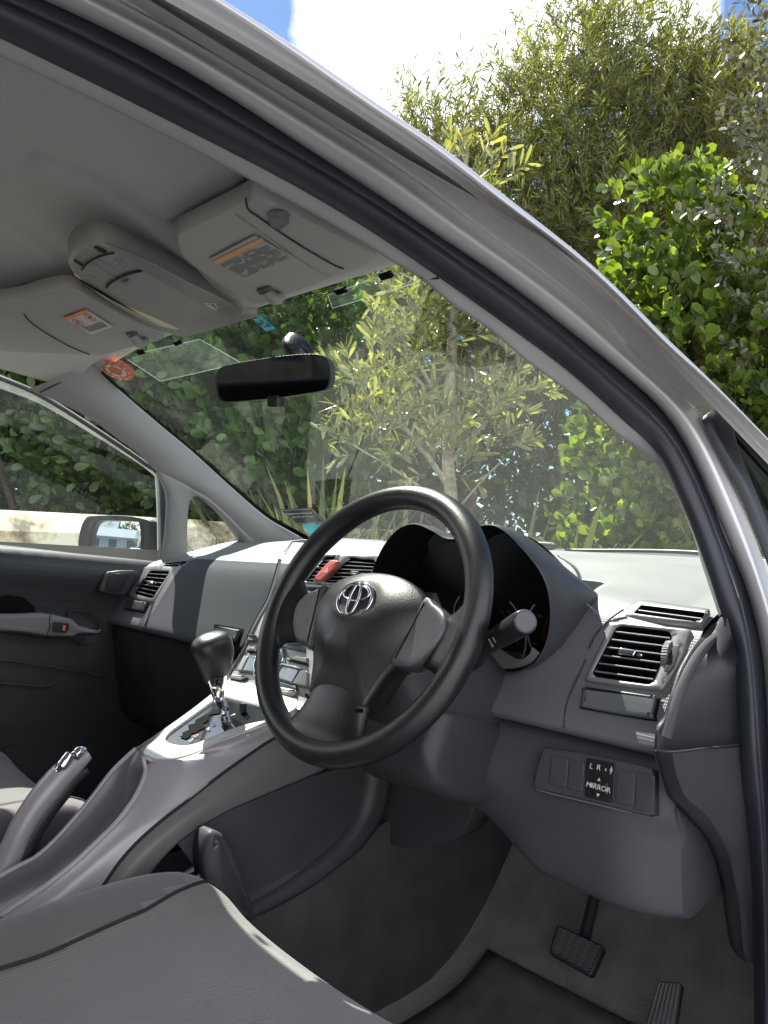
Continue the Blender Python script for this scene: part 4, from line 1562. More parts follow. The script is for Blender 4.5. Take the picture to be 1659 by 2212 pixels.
# dials on a plane
n_G = np.array([0, 1, .35])
d_G = float(n_G@np.array([.4, .262, .93]))
nG = -n_G/np.linalg.norm(n_G)
uG, vG = np.array([1., 0, 0]), np.cross(nG, [1., 0, 0])
vG = vG*np.sign(vG[2])
def dial(c, r, lab, a0=215, a1=-35, n=13):
    g = MB()
    rr = []
    for q in (r, r*.965):
        rr.append([c+q*(uG*math.cos(a)+vG*math.sin(a))+nG*.003 for a in np.linspace(0, 2*math.pi, 90, endpoint=False)])
    g.grid(rr, False, True)
    d_ = g.build('dial_ring', MT['greyprint'], bin_, label=lab)
    tk = MB()
    am = MB()
    for k in range(n):
        a = R(a0+(a1-a0)*k/(n-1))
        dr = uG*math.cos(a)+vG*math.sin(a)
        dt = -uG*math.sin(a)+vG*math.cos(a)
        L = .10 if k % 2 == 0 else .06
        tk.prism([c+dr*r*.93-dt*.0007, c+dr*r*.93+dt*.0007, c+dr*r*(.93-L)+dt*.0007, c+dr*r*(.93-L)-dt*.0007], nG*.001)
        if k < n-1:
            b = R(a0+(a1-a0)*(k+.5)/(n-1))
    a = np.radians(np.linspace(a0, a1, 50))
    am.grid([[c+r*q*(uG*math.cos(t)+vG*math.sin(t))+nG*.001 for t in a] for q in (.60, .585)])
    tk.build('dial_ticks', MT['amber'], d_)
    am.build('dial_arc', MT['amber'], d_)
    return d_
cR = VP(1160, 1352, n_G, d_G)
cL = VP(1100, 1352, n_G, d_G)
cR = np.array([.478, 0, .912])
cR[1] = (d_G-.35*cR[2])
cL = np.array([.345, 0, .912])
cL[1] = cR[1]
dR = dial(cR, .066, 'right hand dial with amber numerals')
dL = dial(cL, .066, 'left hand dial with amber numerals', n=9)
for s_, an in (('60', 118), ('80', 92), ('40', 145), ('100', 62)):
    a = R(an)
    text_on(s_, cR+.76*.066*(uG*math.cos(a)+vG*math.sin(a)), uG, vG, .009, MT['amber'], dR, lift=.0015)
for s_, an in (('5', 35), ('6', 5), ('7', -20), ('4', 62)):
    a = R(an)
    text_on(s_, cL+.76*.066*(uG*math.cos(a)+vG*math.sin(a)), uG, vG, .009, MT['amber'], dL, lift=.0015)
for c_, an, dd in ((cR, 100, dR), (cL, 200, dL)):
    a = R(an)
    dr = uG*math.cos(a)+vG*math.sin(a)
    dt = -uG*math.sin(a)+vG*math.cos(a)
    MB().prism([c_-dt*.0012+nG*.004, c_+dt*.0012+nG*.004, c_+dr*.044+dt*.0004+nG*.004, c_+dr*.044-dt*.0004+nG*.004], nG*.001).build('dial_needle', MT['amber'], dd)
# ridge where the hood meets the dash, silver to paint its sunlit line
ridge = [VP(x, y, (0, 1, .0), .262-k*.002) for k, (x, y) in enumerate(((1205, 1200), (1225, 1212), (1243, 1228), (1254, 1252), (1258, 1280), (1257, 1306)))]
MB().tube(ridge, [.0012, .0022, .0022, .0018], 6, nres=24).build('hood_edge', MT['silver'], bin_, smooth=True)

# ============================================================ LOWER DASH, SWITCH PANEL, COLUMN
kn = empty('knee_panel', (0, 0, 0))
kn.parent = car
kn['label'] = 'dark knee panel under the dash on the driver side'
G = []
for x in np.linspace(.125, .664, 36):
    e = np.clip((x-.17)/.25, 0, 1)
    lowz = .695+.040*e
    lowz = float(np.interp(x, [.17, .30, .42, .50, .664], [.735, .70, .68, .635, .628]))
    G.append(crv([(x, .225, .812), (x, .200, .806), (x, .186, .796), (x, .178, .780), (x, .168, .760), (x, .160, .735), (x, .166, .6*.735+.4*lowz), (x, .178, lowz+.006), (x, .19, lowz-.004), (x, .22, lowz-.006), (x, .40, lowz+.01)], 60))
G = np.array(G)
for i in range(len(G)):
    w_ = max(0, (G[i, 0, 0]-.585)/.079)
    lo_ = np.clip((.80-G[i, :, 2])/.08, 0, 1)
    G[i, :, 1] += .045*w_**2.2*lo_
KEND = G[-1]
mesh('bolster', np.array(G).reshape(-1, 3), grid_faces(36, 60), MT['lower'], kn, label='smooth dark knee bolster')
n_S = np.array([0, -1, .33])
d_S = float(n_S@np.array([.58, .170, .770]))
def S4(x, y, off=0):
    return VP(*T4(x, y), n_S, d_S, off)
nS = n_S/np.linalg.norm(n_S)
US = np.array([1., 0, 0])
VSs = np.array([0, .33, 1.])
VSs /= np.linalg.norm(VSs)
panel = [S4(370, 800, .004), S4(600, 840, .004), S4(860, 890, .004), S4(1000, 930, .004), S4(1005, 1190, .004), S4(960, 1200, .004), S4(600, 1110, .004), S4(340, 1050, .004), S4(305, 1030, .004), S4(330, 900, .004)]
so_ = pillow(MB(), panel, n_S, .006, .004, .01).build('switch_panel', MT['lower'], kn, smooth=True, label='switch panel with blanks and a mirror adjuster')
for xa, xb, ya, yb in ((397, 497, 850, 1010), (500, 590, 875, 1040), (780, 885, 930, 1120), (893, 1000, 950, 1160)):
    q = [S4(xa+6, ya, .0105), S4(xb+4, ya+20, .0105), S4(xb-6, yb+22, .0105), S4(xa-4, yb, .0105)]
    pillow(MB(), rounded(q, .08, 3), n_S, .0012, .0008).build('blank_switch', MT['lower'], kn, smooth=True)
q = [S4(605, 862, .0105), S4(775, 895, .0105), S4(765, 1125, .0105), S4(597, 1090, .0105)]
ms = pillow(MB(), rounded(q, .06, 3), n_S, .0015, .001).build('mirror_switch', MT['black'], kn, smooth=True, label='black door mirror adjuster switch')
q = [S4(640, 985, .012), S4(735, 1005, .012), S4(732, 1085, .012), S4(632, 1062, .012)]
pillow(MB(), rounded(q, .2, 4), n_S, .003, .002).build('mirror_rocker', MT['black'], kn, smooth=True)
def st(tx, x, y, s, off=.0155):
    text_on(tx, S4(x, y, off), US, VSs, s, MT['labelwhite'], ms, name='switch_lettering', lift=.0006, bold=.0)
st('MIRROR', 674, 1035, .0082)
st('L', 633, 912, .0085, .0125)
st('R', 676, 920, .0085, .0125)
tri = MB()
for (x, y, dx_, dy_) in ((629, 1021, -1, 0), (720, 1047, 1, 0), (677, 989, 0, 1), (671, 1078, 0, -1)):
    p = S4(x, y, .0160)
    a = US*dx_+VSs*dy_
    b = np.cross(nS, a)
    tri.prism([p+a*.0022, p-a*.0014+b*.0020, p-a*.0014-b*.0020], nS*.0003)
for dx0 in (0, 1):
    p = S4(712+dx0*28, 938+dx0*2, .0125)
    tri.prism([p, p+US*.0012, p+US*.0012+VSs*.003, p+VSs*.003], nS*.0003)
p = S4(745, 935, .0125)
tri.tube([p+VSs*.004, p+US*.0015, p-VSs*.004], .0005, 5)
tri.build('switch_arrows', MT['labelwhite'], ms)
MB().tube([S4(x, y, .006) for x, y in ((370, 802), (338, 900), (312, 1000), (312, 1035), (345, 1055), (600, 1117), (880, 1185))], .0010, 6, nres=40).build('panel_seam', MT['consoledark'], kn, smooth=True)

uc = [V(x, y, y=.33) for x, y in ((760, 1600), (1000, 1640), (1010, 1790), (900, 1830), (800, 1800), (760, 1700))]
pillow(MB(), crv(uc, 40, True), (0, -1, 0), .004, .004, .05).build('under_cover', MT['lower'], kn, smooth=True)
# steering column shroud
W0 = np.array([.348, .005, .932])
CA = R(23)
up_w = np.array([0, math.sin(CA), math.cos(CA)])
N_w = np.array([0, -math.cos(CA), math.sin(CA)])
U_w = np.array([1., 0, 0])
def WP(u, v, h):
    return W0+U_w*u+up_w*v+N_w*h
rows = []
for h, hw, vt, vb in ((-.035, .050, .045, -.060), (-.05, .062, .052, -.075), (-.09, .070, .055, -.100), (-.13, .076, .050, -.120), (-.17, .080, .045, -.135), (-.24, .084, .03, -.16)):
    poly = rounded([(-hw, vt), (hw, vt), (hw*.95, vb), (-hw*.95, vb)], .33, 7)
    rows.append([WP(p[0], p[1], h) for p in poly])
col = empty('steering_column', (0, 0, 0))
col.parent = car
cm = MB().grid(rows, False, True)
cm.f.append(tuple(range(len(rows[0])-1, -1, -1)))
cm.build('column_shroud', MT['dashdark'], col, smooth=True)
lw = MB()
rows = []
for h, hw, vt, vb in ((-.10, .074, -.07, -.125), (-.13, .082, -.06, -.160), (-.17, .086, -.05, -.168), (-.24, .088, -.04, -.16)):
    poly = rounded([(-hw, vt), (hw, vt), (hw*.95, vb), (-hw*.95, vb)], .25, 6)
    rows.append([WP(p[0], p[1], h) for p in poly])
lw.grid(rows, False, True)
lw.f.append(tuple(range(len(rows[0])-1, -1, -1)))
lw.build('column_lower_cover', MT['dashdark'], col, smooth=True)
# stalk with round end
tip = V(1133, 1343, y=-.005)
root = V(1022, 1410, y=.095)
stk = MB()
dv = (tip-root)
L_ = np.linalg.norm(dv)
dv /= L_
stk.tube([root-dv*.02, root+dv*.010, root+dv*.030, root+dv*(L_*.45), root+dv*(L_*.62), root+dv*(L_-.012), root+dv*(L_-.003), tip], [.020, .0175, .0120, .0115, .0125, .0130, .0128, .0115], 24)
so2 = stk.build('light_stalk', MT['black'], col, smooth=True, label='black light stalk with a round end')
dk = MB()
a_ = np.cross(dv, [0, 0, 1.])
a_ /= np.linalg.norm(a_)
b_ = np.cross(dv, a_)
rows = []
for h, r_ in ((.000, .0122), (.002, .0122), (.0035, .0114), (.004, .009), (.0042, .0005)):
    rows.append([tip+dv*h+(a_*math.cos(t)+b_*math.sin(t))*r_ for t in np.linspace(0, 2*math.pi, 32, endpoint=False)])
dk.grid(rows, False, True)
dk.build('stalk_cap', pbr('stalk_cap_plastic', (.055, .055, .068), .3), col, smooth=True)
toc = CAM-(root+dv*L_*.6)
toc = toc-(toc@dv)*dv
toc /= np.linalg.norm(toc)
sdn = np.cross(toc, dv)
text_on('OFF', root+dv*(L_*.56)+toc*.0125-np.array([0, 0, .001]), sdn*np.sign(-sdn[2])*-1, dv, .006, MT['labelwhite'], so2, name='stalk_lettering')
mk = MB()
pk = root+dv*(L_*.64)+toc*.0128
mk.prism([pk-sdn*.003, pk+sdn*.003, pk+sdn*.003+dv*.001, pk-sdn*.003+dv*.001], toc*.0003)
for q_ in (.50, .57, .80):
    pk = root+dv*(L_*q_)+toc*.0118+np.array([0, 0, .006])
    mk.prism([pk, pk+dv*.003, pk+dv*.003+np.array([0, 0, .002]), pk+np.array([0, 0, .002])], toc*.0003)
mk.build('stalk_marks', MT['labelwhite'], so2)
# ring boot at stalk root
MB().tube([WP(.060+.0185*math.cos(t), -.030+.022*math.sin(t), -.040) for t in np.linspace(R(190), R(350), 24)], .0012, 6).build('shroud_seam', MT['consoledark'], col, smooth=True)

# ============================================================ STEERING WHEEL
whl = empty('steering_wheel', tuple(W0))
whl.parent = car
whl['label'] = 'black three spoke steering wheel with a chrome oval emblem'


def wmesh(mb, name, mat, smooth=True, label=None, bevel=0):
    mb.v = [tuple(np.array(v)-W0) for v in mb.v]
    return mb.build(name, mat, whl, smooth=smooth, bevel=bevel, label=label)


RW = .1665


def HP(u, v, h):
    return WP(u, v, h-.018)

def rim_sec(a):
    # tube radii (in plane, along normal), slightly fatter at the grips
    g = .0012*math.exp(-((a-R(45))/.35)**2)+.0012*math.exp(-((a-R(135))/.35)**2)
    return .0155+g, .0160+g
rows = []
for a in np.linspace(0, 2*math.pi, 160, endpoint=False):
    ra, rb = rim_sec(a)
    c = np.array([math.cos(a), math.sin(a)])
    row = []
    for t in np.linspace(0, 2*math.pi, 28, endpoint=False):
        rr = RW+ra*math.cos(t)
        row.append(WP(c[0]*rr, c[1]*rr, rb*math.sin(t)))
    rows.append(row)
rimo = wmesh(MB().grid(rows, True, True), 'rim', MT['leather'], label='grained black leather rim')
sm = MB()
for a in (R(8), R(172), R(-32), R(-148)):
    pass


def spoke(u0, v0a, v0b, u1f, vf, name, mat, h0=.018, th=.012, flare=1.0, nseg=14):
    pass


def ribbon_spoke(sections, mat, name, cap=False, label=None):
    """sections: list of (P_edgeA, P_edgeB, halfthickness, hcentre) in (u,v)"""
    n = 26
    rows = []
    A = crv([(*s[0], s[3], s[2]) for s in sections], 22)
    Bc = crv([(*s[1], s[3], s[2]) for s in sections], 22)
    for a, b in zip(A, Bc):
        ca = (a+b)/2
        hv = (b[:2]-a[:2])/2
        row = []
        for t in np.linspace(0, 2*math.pi, n, endpoint=False):
            ct, st_ = math.cos(t), math.sin(t)
            e = np.sign(ct)*abs(ct)**.75
            row.append(HP(ca[0]+hv[0]*e, ca[1]+hv[1]*e, ca[2]+ca[3]*np.sign(st_)*abs(st_)**.85))
        rows.append(row)
    m = MB().grid(rows, False, True)
    return wmesh(m, name, mat, label=label)


for sgn, lab in ((-1, 'left'), (1, 'right')):
    # leather root flaring into the rim
    ribbon_spoke([((sgn*.124, .020), (sgn*.108, -.044), .008, .006), ((sgn*.134, .026), (sgn*.124, -.048), .0105, .008), ((sgn*.143, .036), (sgn*.140, -.054), .0115, .011), ((sgn*.154, .052), (sgn*.150, -.078), .012, .014), ((sgn*.160, .060), (sgn*.156, -.090), .010, .018)],
                 MT['leather'], 'spoke', label='leather covered '+lab+' spoke')
    # ribbed plastic insert, right one toned for sun and left for shade
    ins = [(.086, .030), (.104, .027), (.122, .018), (.131, .002), (.127, -.016), (.116, -.034), (.100, -.048), (.084, -.050), (.070, -.044)]
    poly = [HP(sgn*u, v, .014) for u, v in ins]
    if sgn < 0:
        poly = poly[::-1]
    wmesh(pillow(MB(), crv(poly, 40, True), N_w, .009, .009, .016, 6), 'spoke_trim', MT['ribplastic'] if sgn > 0 else pbr('ribbed_shaded_plastic', (.07, .07, .075), .4, bump=('rib', 330, .5, .0006)), label=('ribbed silver' if sgn > 0 else 'ribbed shade-toned')+' insert on the '+lab+' spoke')
# bottom spoke
ribbon_spoke([((-.048, -.085), (.048, -.085), .014, .010), ((-.050, -.105), (.050, -.105), .015, .008), ((-.055, -.126), (.055, -.126), .014, .010), ((-.066, -.145), (.066, -.145), .013, .015), ((-.080, -.155), (.080, -.155), .010, .018)], MT['leather'], 'spoke', label='wide leather lower spoke')
# filler behind
# airbag pad
pad_uv = [(0, .060), (.035, .057), (.065, .047), (.088, .031), (.096, .014), (.092, -.012), (.078, -.040), (.062, -.066), (.052, -.092), (.046, -.106), (.020, -.111), (-.020, -.111), (-.046, -.106), (-.052, -.092), (-.062, -.066), (-.078, -.040), (-.092, -.012), (-.096, .014), (-.088, .031), (-.065, .047), (-.035, .057)]
po = crv([(u, v, 0) for u, v in pad_uv], 120, True)
cu_, cv_ = 0.0, -.010
def padh(k, u, v):
    """height over radius fraction k"""
    base = .016+.030*(1-k**2.6)
    # raised shield with a fold below the emblem
    fold = 1/(1+math.exp((v+.058-.020*(u/.06)**2)/.004))
    base -= fold*.010*(1-k**4)
    de = math.hypot((u-0)/.034, (v-.016)/.026)
    base -= .0045*math.exp(-de**4)
    return base
rows = []
ks = [1.0, 1.0, .985, .96, .92, .87, .81, .74, .66, .58, .50, .42, .34, .26, .18, .10, .04, .003]
for i, k in enumerate(ks):
    row = []
    for p in po:
        u = cu_+(p[0]-cu_)*k
        v = cv_+(p[1]-cv_)*k
        h = 0.0 if i == 0 else (.013 if i == 1 else padh(k, u, v))
        row.append(HP(u, v, h))
    rows.append(row)
wmesh(MB().grid(rows, False, True), 'airbag_pad', MT['pad'], label='grained airbag pad with a fold under the emblem')
# groove under the pad
gv = MB().tube([HP(u, v, .017) for u, v in ((-.050, -.108), (-.03, -.113), (0, -.115), (.03, -.113), (.050, -.108))], .0022, 8, nres=24)
wmesh(gv, 'pad_gap', MT['matte_black'])
# back cover of the hub
bkc = []
for h, k in ((.012, 1.0), (-.01, 1.0), (-.03, .85), (-.045, .6)):
    bkc.append([HP(p[0]*k, p[1]*k, h) for p in po])
wmesh(MB().grid(bkc, False, True), 'hub_back', MT['black'])
# embossed airbag words, two worn marks near the lower edge
# emblem: oval ring with two crossed ovals
eh = .041
def ell_tube(cu2, cv2, ru, rv, r_, h, n=64, squash=1.0, dom=0):
    m = MB()
    rows = []
    for a in np.linspace(0, 2*math.pi, n, endpoint=False):
        c = (cu2+ru*math.cos(a), cv2+rv*math.sin(a))
        nrm = np.array([math.cos(a)/ru, math.sin(a)/rv])
        nrm /= np.linalg.norm(nrm)
        wd = r_*(1+squash*abs(math.cos(a)) if squash else 1)
        rows.append([HP(c[0]+nrm[0]*wd*math.cos(t), c[1]+nrm[1]*wd*math.cos(t), h+r_*.9*math.sin(t)) for t in np.linspace(0, 2*math.pi, 10, endpoint=False)])
    return m.grid(rows, True, True)
ec = (0.0, .013)
base = [HP(ec[0]+.0310*math.cos(a), ec[1]+.0245*math.sin(a), .0385) for a in np.linspace(0, 2*math.pi, 60, endpoint=False)]
wmesh(pillow(MB(), base, N_w, .003, .002, .008), 'emblem_base', MT['black'])
e1 = ell_tube(*ec, .0285, .0220, .0017, .0425, squash=.35)
wmesh(e1, 'emblem', MT['chrome'], label='chrome oval emblem on the wheel hub')
wmesh(ell_tube(ec[0], ec[1]+.0080, .0220, .0100, .0013, .0435, squash=.3), 'emblem', MT['chrome'])
wmesh(ell_tube(ec[0], ec[1], .0078, .0200, .0013, .0440, squash=.6), 'emblem', MT['chrome'])

# ============================================================ CENTRE CONSOLE
con = empty('centre_console', (0, 0, 0))
con.parent = car
con['label'] = 'bridge shaped silver grey centre console with gear selector'
n_P = np.array([0, -.43, 1.])
d_P = .718
def Pc(x, y, off=0):
    return VP(x, y, n_P, d_P, off)
nP = n_P/np.linalg.norm(n_P)
# stack plane above the gear plate
n_K = np.array([0, -1., .587])
d_K = float(n_K@np.array([-.12, .169, .833]))
def Kp(x, y, off=0):
    return VP(x, y, n_K, d_K, off)
nK = n_K/np.linalg.norm(n_K)
# body strip: left silhouette and right top edge curves (x fixed)
left_px = [(413, 1536), (357, 1576), (294, 1617), (270, 1639), (238, 1671), (198, 1723), (159, 1770), (119, 1814), (79, 1850), (36, 1873), (-30, 1910), (-120, 1960)]
left = [V(489, 1463, x=-.118), V(459, 1500, x=-.108)]+[V(x, y, x=xx) for (x, y), xx in zip(left_px, (-.088, -.062, -.040, -.040, -.040, -.038, -.036, -.034, -.034, -.034, -.034, -.034))]
rimr_px = [(620, 1545), (566, 1566), (510, 1592), (457, 1614), (421, 1631), (384, 1642), (357, 1645), (329, 1643)]
rimr_x = (.100, .088, .080, .070, .060, .050, .042, .034)
rr_ = [V(x, y, x=xx) for (x, y), xx in zip(rimr_px, rimr_x)]
scr_px = [(309, 1636), (314, 1655), (313, 1675), (294, 1719), (254, 1774), (206, 1822), (151, 1873), (90, 1920), (0, 1980)]
scr_x = (.030, .034, .040, .048, .055, .060, .062, .062, .062)
sc_ = [V(x, y, x=xx) for (x, y), xx in zip(scr_px, scr_x)]
seam_px = [(760, 1500), (680, 1548), (587, 1598), (547, 1624), (475, 1675), (402, 1732), (357, 1766), (302, 1814), (258, 1863), (215, 1925), (160, 2000)]
seam = [V(x, y, x=.094) for x, y in seam_px]
low_px = [(900, 1600), (820, 1625), (729, 1648), (675, 1676), (584, 1714), (511, 1744), (438, 1783), (384, 1822), (344, 1863), (310, 1910), (270, 1970)]
low = [V(x, y, x=.104) for x, y in low_px]
# side flank: from rim line (trim edge then scoop edge) to seam
topside = rr_+sc_[2:]
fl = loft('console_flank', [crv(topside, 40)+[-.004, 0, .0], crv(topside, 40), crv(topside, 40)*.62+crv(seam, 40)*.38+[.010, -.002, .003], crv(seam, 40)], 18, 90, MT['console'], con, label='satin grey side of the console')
MB().tube([np.array(p)+[.001, -.001, .0] for p in seam], .0022, 6, nres=80).build('panel_seam', MT['line'], con, smooth=True)
lowc = crv(low, 50)
seac = crv(seam, 50)
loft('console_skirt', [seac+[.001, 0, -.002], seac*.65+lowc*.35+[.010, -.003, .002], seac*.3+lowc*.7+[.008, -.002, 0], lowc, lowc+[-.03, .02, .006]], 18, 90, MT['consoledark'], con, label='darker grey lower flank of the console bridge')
# left flank
lc = crv(left, 50)
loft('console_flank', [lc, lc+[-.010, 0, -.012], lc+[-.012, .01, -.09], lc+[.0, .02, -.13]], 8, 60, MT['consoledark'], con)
# silver gear surround
tr = [(489, 1463, -.118), (459, 1500, -.108), (413, 1536, -.088), (357, 1576, -.062), (294, 1617, -.040)]
outline = [Pc(620, 1470), Pc(560, 1450), Pc(497, 1470), Pc(459, 1500), Pc(413, 1536), Pc(357, 1576), Pc(306, 1611), Pc(294, 1619), Pc(303, 1630), Pc(329, 1642), Pc(357, 1645), Pc(384, 1642), Pc(421, 1631), Pc(457, 1614), Pc(510, 1592), Pc(566, 1566), Pc(640, 1530)]
pl_px = [(357, 1597), (363, 1589), (371, 1581), (417, 1548), (464, 1514), (474, 1509), (487, 1509), (549, 1525), (600, 1540), (620, 1552), (600, 1556), (556, 1562), (510, 1574), (464, 1592), (431, 1606), (410, 1612), (394, 1613), (371, 1609), (360, 1603)]
plate = [Pc(x, y) for x, y in pl_px]
gs = MB()
ringframe(gs, outline, plate, n_P, .0035, n=110, drop=.008, depth=.005)
gso = gs.build('gear_surround', pbr('bright_silver_trim', (.58, .575, .55), .32, metal=.12, bump=('noise', 1200, .06, .0003), var=.03), con, smooth=True, label='bright silver surround of the gear plate')
gp = mesh('gear_plate', [p-nP*.001 for p in plate], [tuple(range(len(plate)))], MT['gloss'], con, smooth=False, label='glossy black gear plate with a zigzag gate')
# zigzag gate
gate = [(371.0+302-301.7-0, 0)]
def R6(x, y):
    return (301.7+.2315*x, 1289.2+.2315*y)
gt = [Pc(*R6(x, y), .0006) for x, y in ((370, 1305), (430, 1325), (470, 1300), (480, 1275), (530, 1262), (560, 1240), (620, 1215), (590, 1185), (640, 1150), (650, 1100), (740, 1085), (790, 1065), (840, 1030), (790, 1018), (700, 1050), (600, 1105), (520, 1150), (515, 1180), (450, 1195), (460, 1240), (390, 1270), (415, 1285))]
mesh('gear_gate', gt, [tuple(range(len(gt)))], MT['matte_black'], con, smooth=False)
lock = Pc(*R6(962, 1075))
MB().box((-.0045, -.004, 0), (.0045, .004, .014)).build('lock_button', MT['black'], con, bevel=.001).location = tuple(lock)
for tx, x, y in (('P', 870, 1105), ('R', 690, 1190), ('N', 640, 1235), ('D', 525, 1298), ('3', 478, 1340)):
    p = Pc(*R6(x, y), .0008)
    text_on(tx, p, np.array([1., 0, 0]), np.array([0, 1, .43]), .010, MT['labelwhite'] if tx != 'D' else MT['orange'], gp, name='gear_lettering', lift=.0004)
# scoop channel behind the gear plate
lsc = crv([p for p in left[4:]], 60)
rsc = crv([rr_[-1]]+sc_, 60)
rows = []
for t in np.linspace(0, 1, 16):
    c_ = lsc*(1-t)+rsc*t
    dep = np.interp(np.linspace(0, 1, 60), [0, .06, .18, .7, 1], [.004, .018, .032, .026, .020])[:, None]
    rows.append(c_-np.array([0, -.25, 1.])*dep*math.sin(math.pi*t)**.7)
MB().grid(rows).build('console_tray', pbr('tray_plastic', (.155, .155, .165), .34, metal=.2, bump=('noise', 1200, .12, .0003), var=.04), con, smooth=True, label='scooped grey tray behind the gear plate')
MB().tube([p+np.array([0, 0, .0]) for p in [rr_[-1]]+sc_], .0035, 8, nres=60).build('tray_rim', MT['console'], con, smooth=True)
MB().tube([p for p in left[4:]], .0035, 8, nres=60).build('tray_rim', MT['console'], con, smooth=True)
# ---- centre stack
lp = [(0.240, .988), (.215, .918), (.189, .873), (.169, .833), (.131, .775), (.112, .764)]
wl = [-.128, -.120, -.120, -.120, -.118, -.112]
cl = crv([(w, y, z) for w, (y, z) in zip(wl, lp)], 40)
cl0 = cl
cl = crv([p for p in cl0 if p[2] < .942], 40)
rows = [cl+[-.004, .03, -.01], cl]
for t in np.linspace(.04, 1, 14):
    c_ = cl.copy()
    c_[:, 0] = cl[:, 0]+t*2*abs(cl[:, 0])
    c_[:, 1] -= .004*math.sin(math.pi*t)
    rows.append(c_)
rows.append(rows[-1]+np.array([.004, .03, -.01]))
cl_s = cl
cl = cl0
stk_o = MB().grid(rows).build('centre_stack', pbr('stack_silver', (.34, .345, .35), .36, metal=.2, bump=('noise', 1200, .08, .0003), var=.04), con, smooth=True, label='silver grey centre stack with radio and climate panel')
MB().tube([p+np.array([.001, -.002, 0]) for p in cl], .0026, 6, nres=50).build('stack_edge', MT['silver'], con, smooth=True)
MB().tube([p+np.array([-.006, .002, 0]) for p in cl], .004, 6, nres=50).build('stack_gap', MT['matte_black'], con, smooth=True)
def RI(x, y):
    return (493.7+.1364*x, 1261.8+.1364*y)
def KI(x, y, off=.006):
    return Kp(*RI(x, y), off)
def plate_on(px, name, mat, off=.0065, h=.003, bev=.0015, r=.12, par=con, label=None):
    q = [KI(x, y, off) for x, y in px]
    return pillow(MB(), rounded(q, r, 4), n_K, h, bev, .004, 3).build(name, mat, par, smooth=True, label=label)
MT['stackdark'] = pbr('stack_button_grey', (.13, .135, .145), .36, metal=.2)
MT['stacklight'] = pbr('stack_trim_light', (.42, .42, .42), .3, metal=.4)
plate_on([(880, 812), (1185, 812), (1210, 890), (860, 838)], 'disc_slot_panel', MT['gloss'])
plate_on([(850, 838), (1210, 890), (1210, 985), (820, 905)], 'bezel_bar', MT['stacklight'], h=.007, bev=.003)
plate_on([(815, 925), (1210, 1000), (1200, 1075), (805, 985)], 'stack_panel', MT['stackdark'])
plate_on([(300, 800), (440, 810), (420, 905), (310, 908)], 'stack_panel', MT['gloss'])
text_on('CD', KI(960, 890, .015), Kp(700, 1400)-Kp(640, 1390), VD, .008, MT['darkprint'], con, name='stack_lettering')
# knob
kc_ = KI(660, 1270, .006)
kn_ = MB()
b1 = np.array([1., 0, 0])
b2 = np.cross(nK, b1)
rows = []
for h, r_ in ((0, .0340), (.004, .0340), (.0075, .0325), (.008, .0300), (.006, .0290), (.006, .0270), (.014, .0265), (.0155, .0245), (.015, .0225), (.010, .020), (.010, .001)):
    rows.append([kc_+nK*h+r_*(b1*math.cos(t)+b2*math.sin(t)) for t in np.linspace(0, 2*math.pi, 60, endpoint=False)])
kn_.grid(rows, False, True)
kn_.build('tuning_knob', MT['chrome'], con, smooth=True, label='chrome ringed round knob half hidden by the wheel')
plate_on([(930, 1210), (1060, 1140), (1250, 1170), (1250, 1190), (1080, 1160), (980, 1215), (1250, 1270), (1250, 1285)], 'panel_seam', MT['line'], h=.0015, r=.02)
plate_on([(1000, 1205), (1090, 1160), (1250, 1180), (1250, 1262)], 'stack_button', MT['stackdark'], h=.004)
plate_on([(840, 1255), (1150, 1335), (1150, 1365), (835, 1290)], 'bezel_bar', MT['stacklight'], h=.006, bev=.003)
plate_on([(835, 1285), (1165, 1345), (1040, 1600), (750, 1505)], 'display_frame', MT['stackdark'], h=.004)
plate_on([(865, 1312), (1118, 1362), (1005, 1555), (775, 1478)], 'display_window', MT['lcd'], off=.0105, h=.001, bev=.0005, r=.05, label='sky reflecting climate display window')
plate_on([(1160, 1380), (1260, 1390), (1260, 1640), (1025, 1590)], 'stack_button', MT['stackdark'], h=.004)
plate_on([(765, 1545), (1080, 1620), (1080, 1680), (765, 1600)], 'stack_panel', MT['stackdark'], h=.003)
bt = plate_on([(770, 1625), (1100, 1700), (1030, 1790), (775, 1720)], 'off_button', MT['silver'], h=.006, bev=.003)
text_on('OFF', KI(905, 1695, .0155), Kp(700, 1415)-Kp(640, 1400), VD, .0085, MT['white'], bt, name='stack_lettering')
# left of the rim
plate_on([(330, 985), (420, 990), (420, 1002), (325, 1000)], 'panel_seam', MT['line'], h=.0015, r=.05)
plate_on([(300, 1058), (420, 1066), (410, 1082), (290, 1078)], 'panel_seam', MT['line'], h=.0015, r=.05)
plate_on([(310, 1005), (430, 1005), (420, 1060), (300, 1056)], 'stack_button', MT['silver'], h=.004)
plate_on([(255, 1135), (450, 1150), (420, 1420), (130, 1375)], 'display_frame', MT['stackdark'], h=.003)
plate_on([(325, 1178), (450, 1180), (430, 1385), (230, 1365)], 'display_window', MT['lcd'], off=.0095, h=.001, bev=.0005, r=.05)
plate_on([(250, 1145), (318, 1150), (210, 1370), (140, 1365)], 'stack_button', MT['silver'], off=.0095, h=.002, bev=.001)
plate_on([(35, 1500), (90, 1440), (310, 1485), (305, 1500), (215, 1555), (45, 1520)], 'button_gap', MT['line'], h=.003)
plate_on([(50, 1492), (95, 1445), (300, 1483), (215, 1535), (60, 1508)], 'stack_button', MT['silver'], h=.006, bev=.002)
ab_ = plate_on([(65, 1700), (160, 1605), (200, 1605), (420, 1650), (420, 1810), (80, 1715)], 'passenger_airbag_lamp', MT['lcd'], h=.002, bev=.001, label='blue tinted passenger airbag lamp strip')
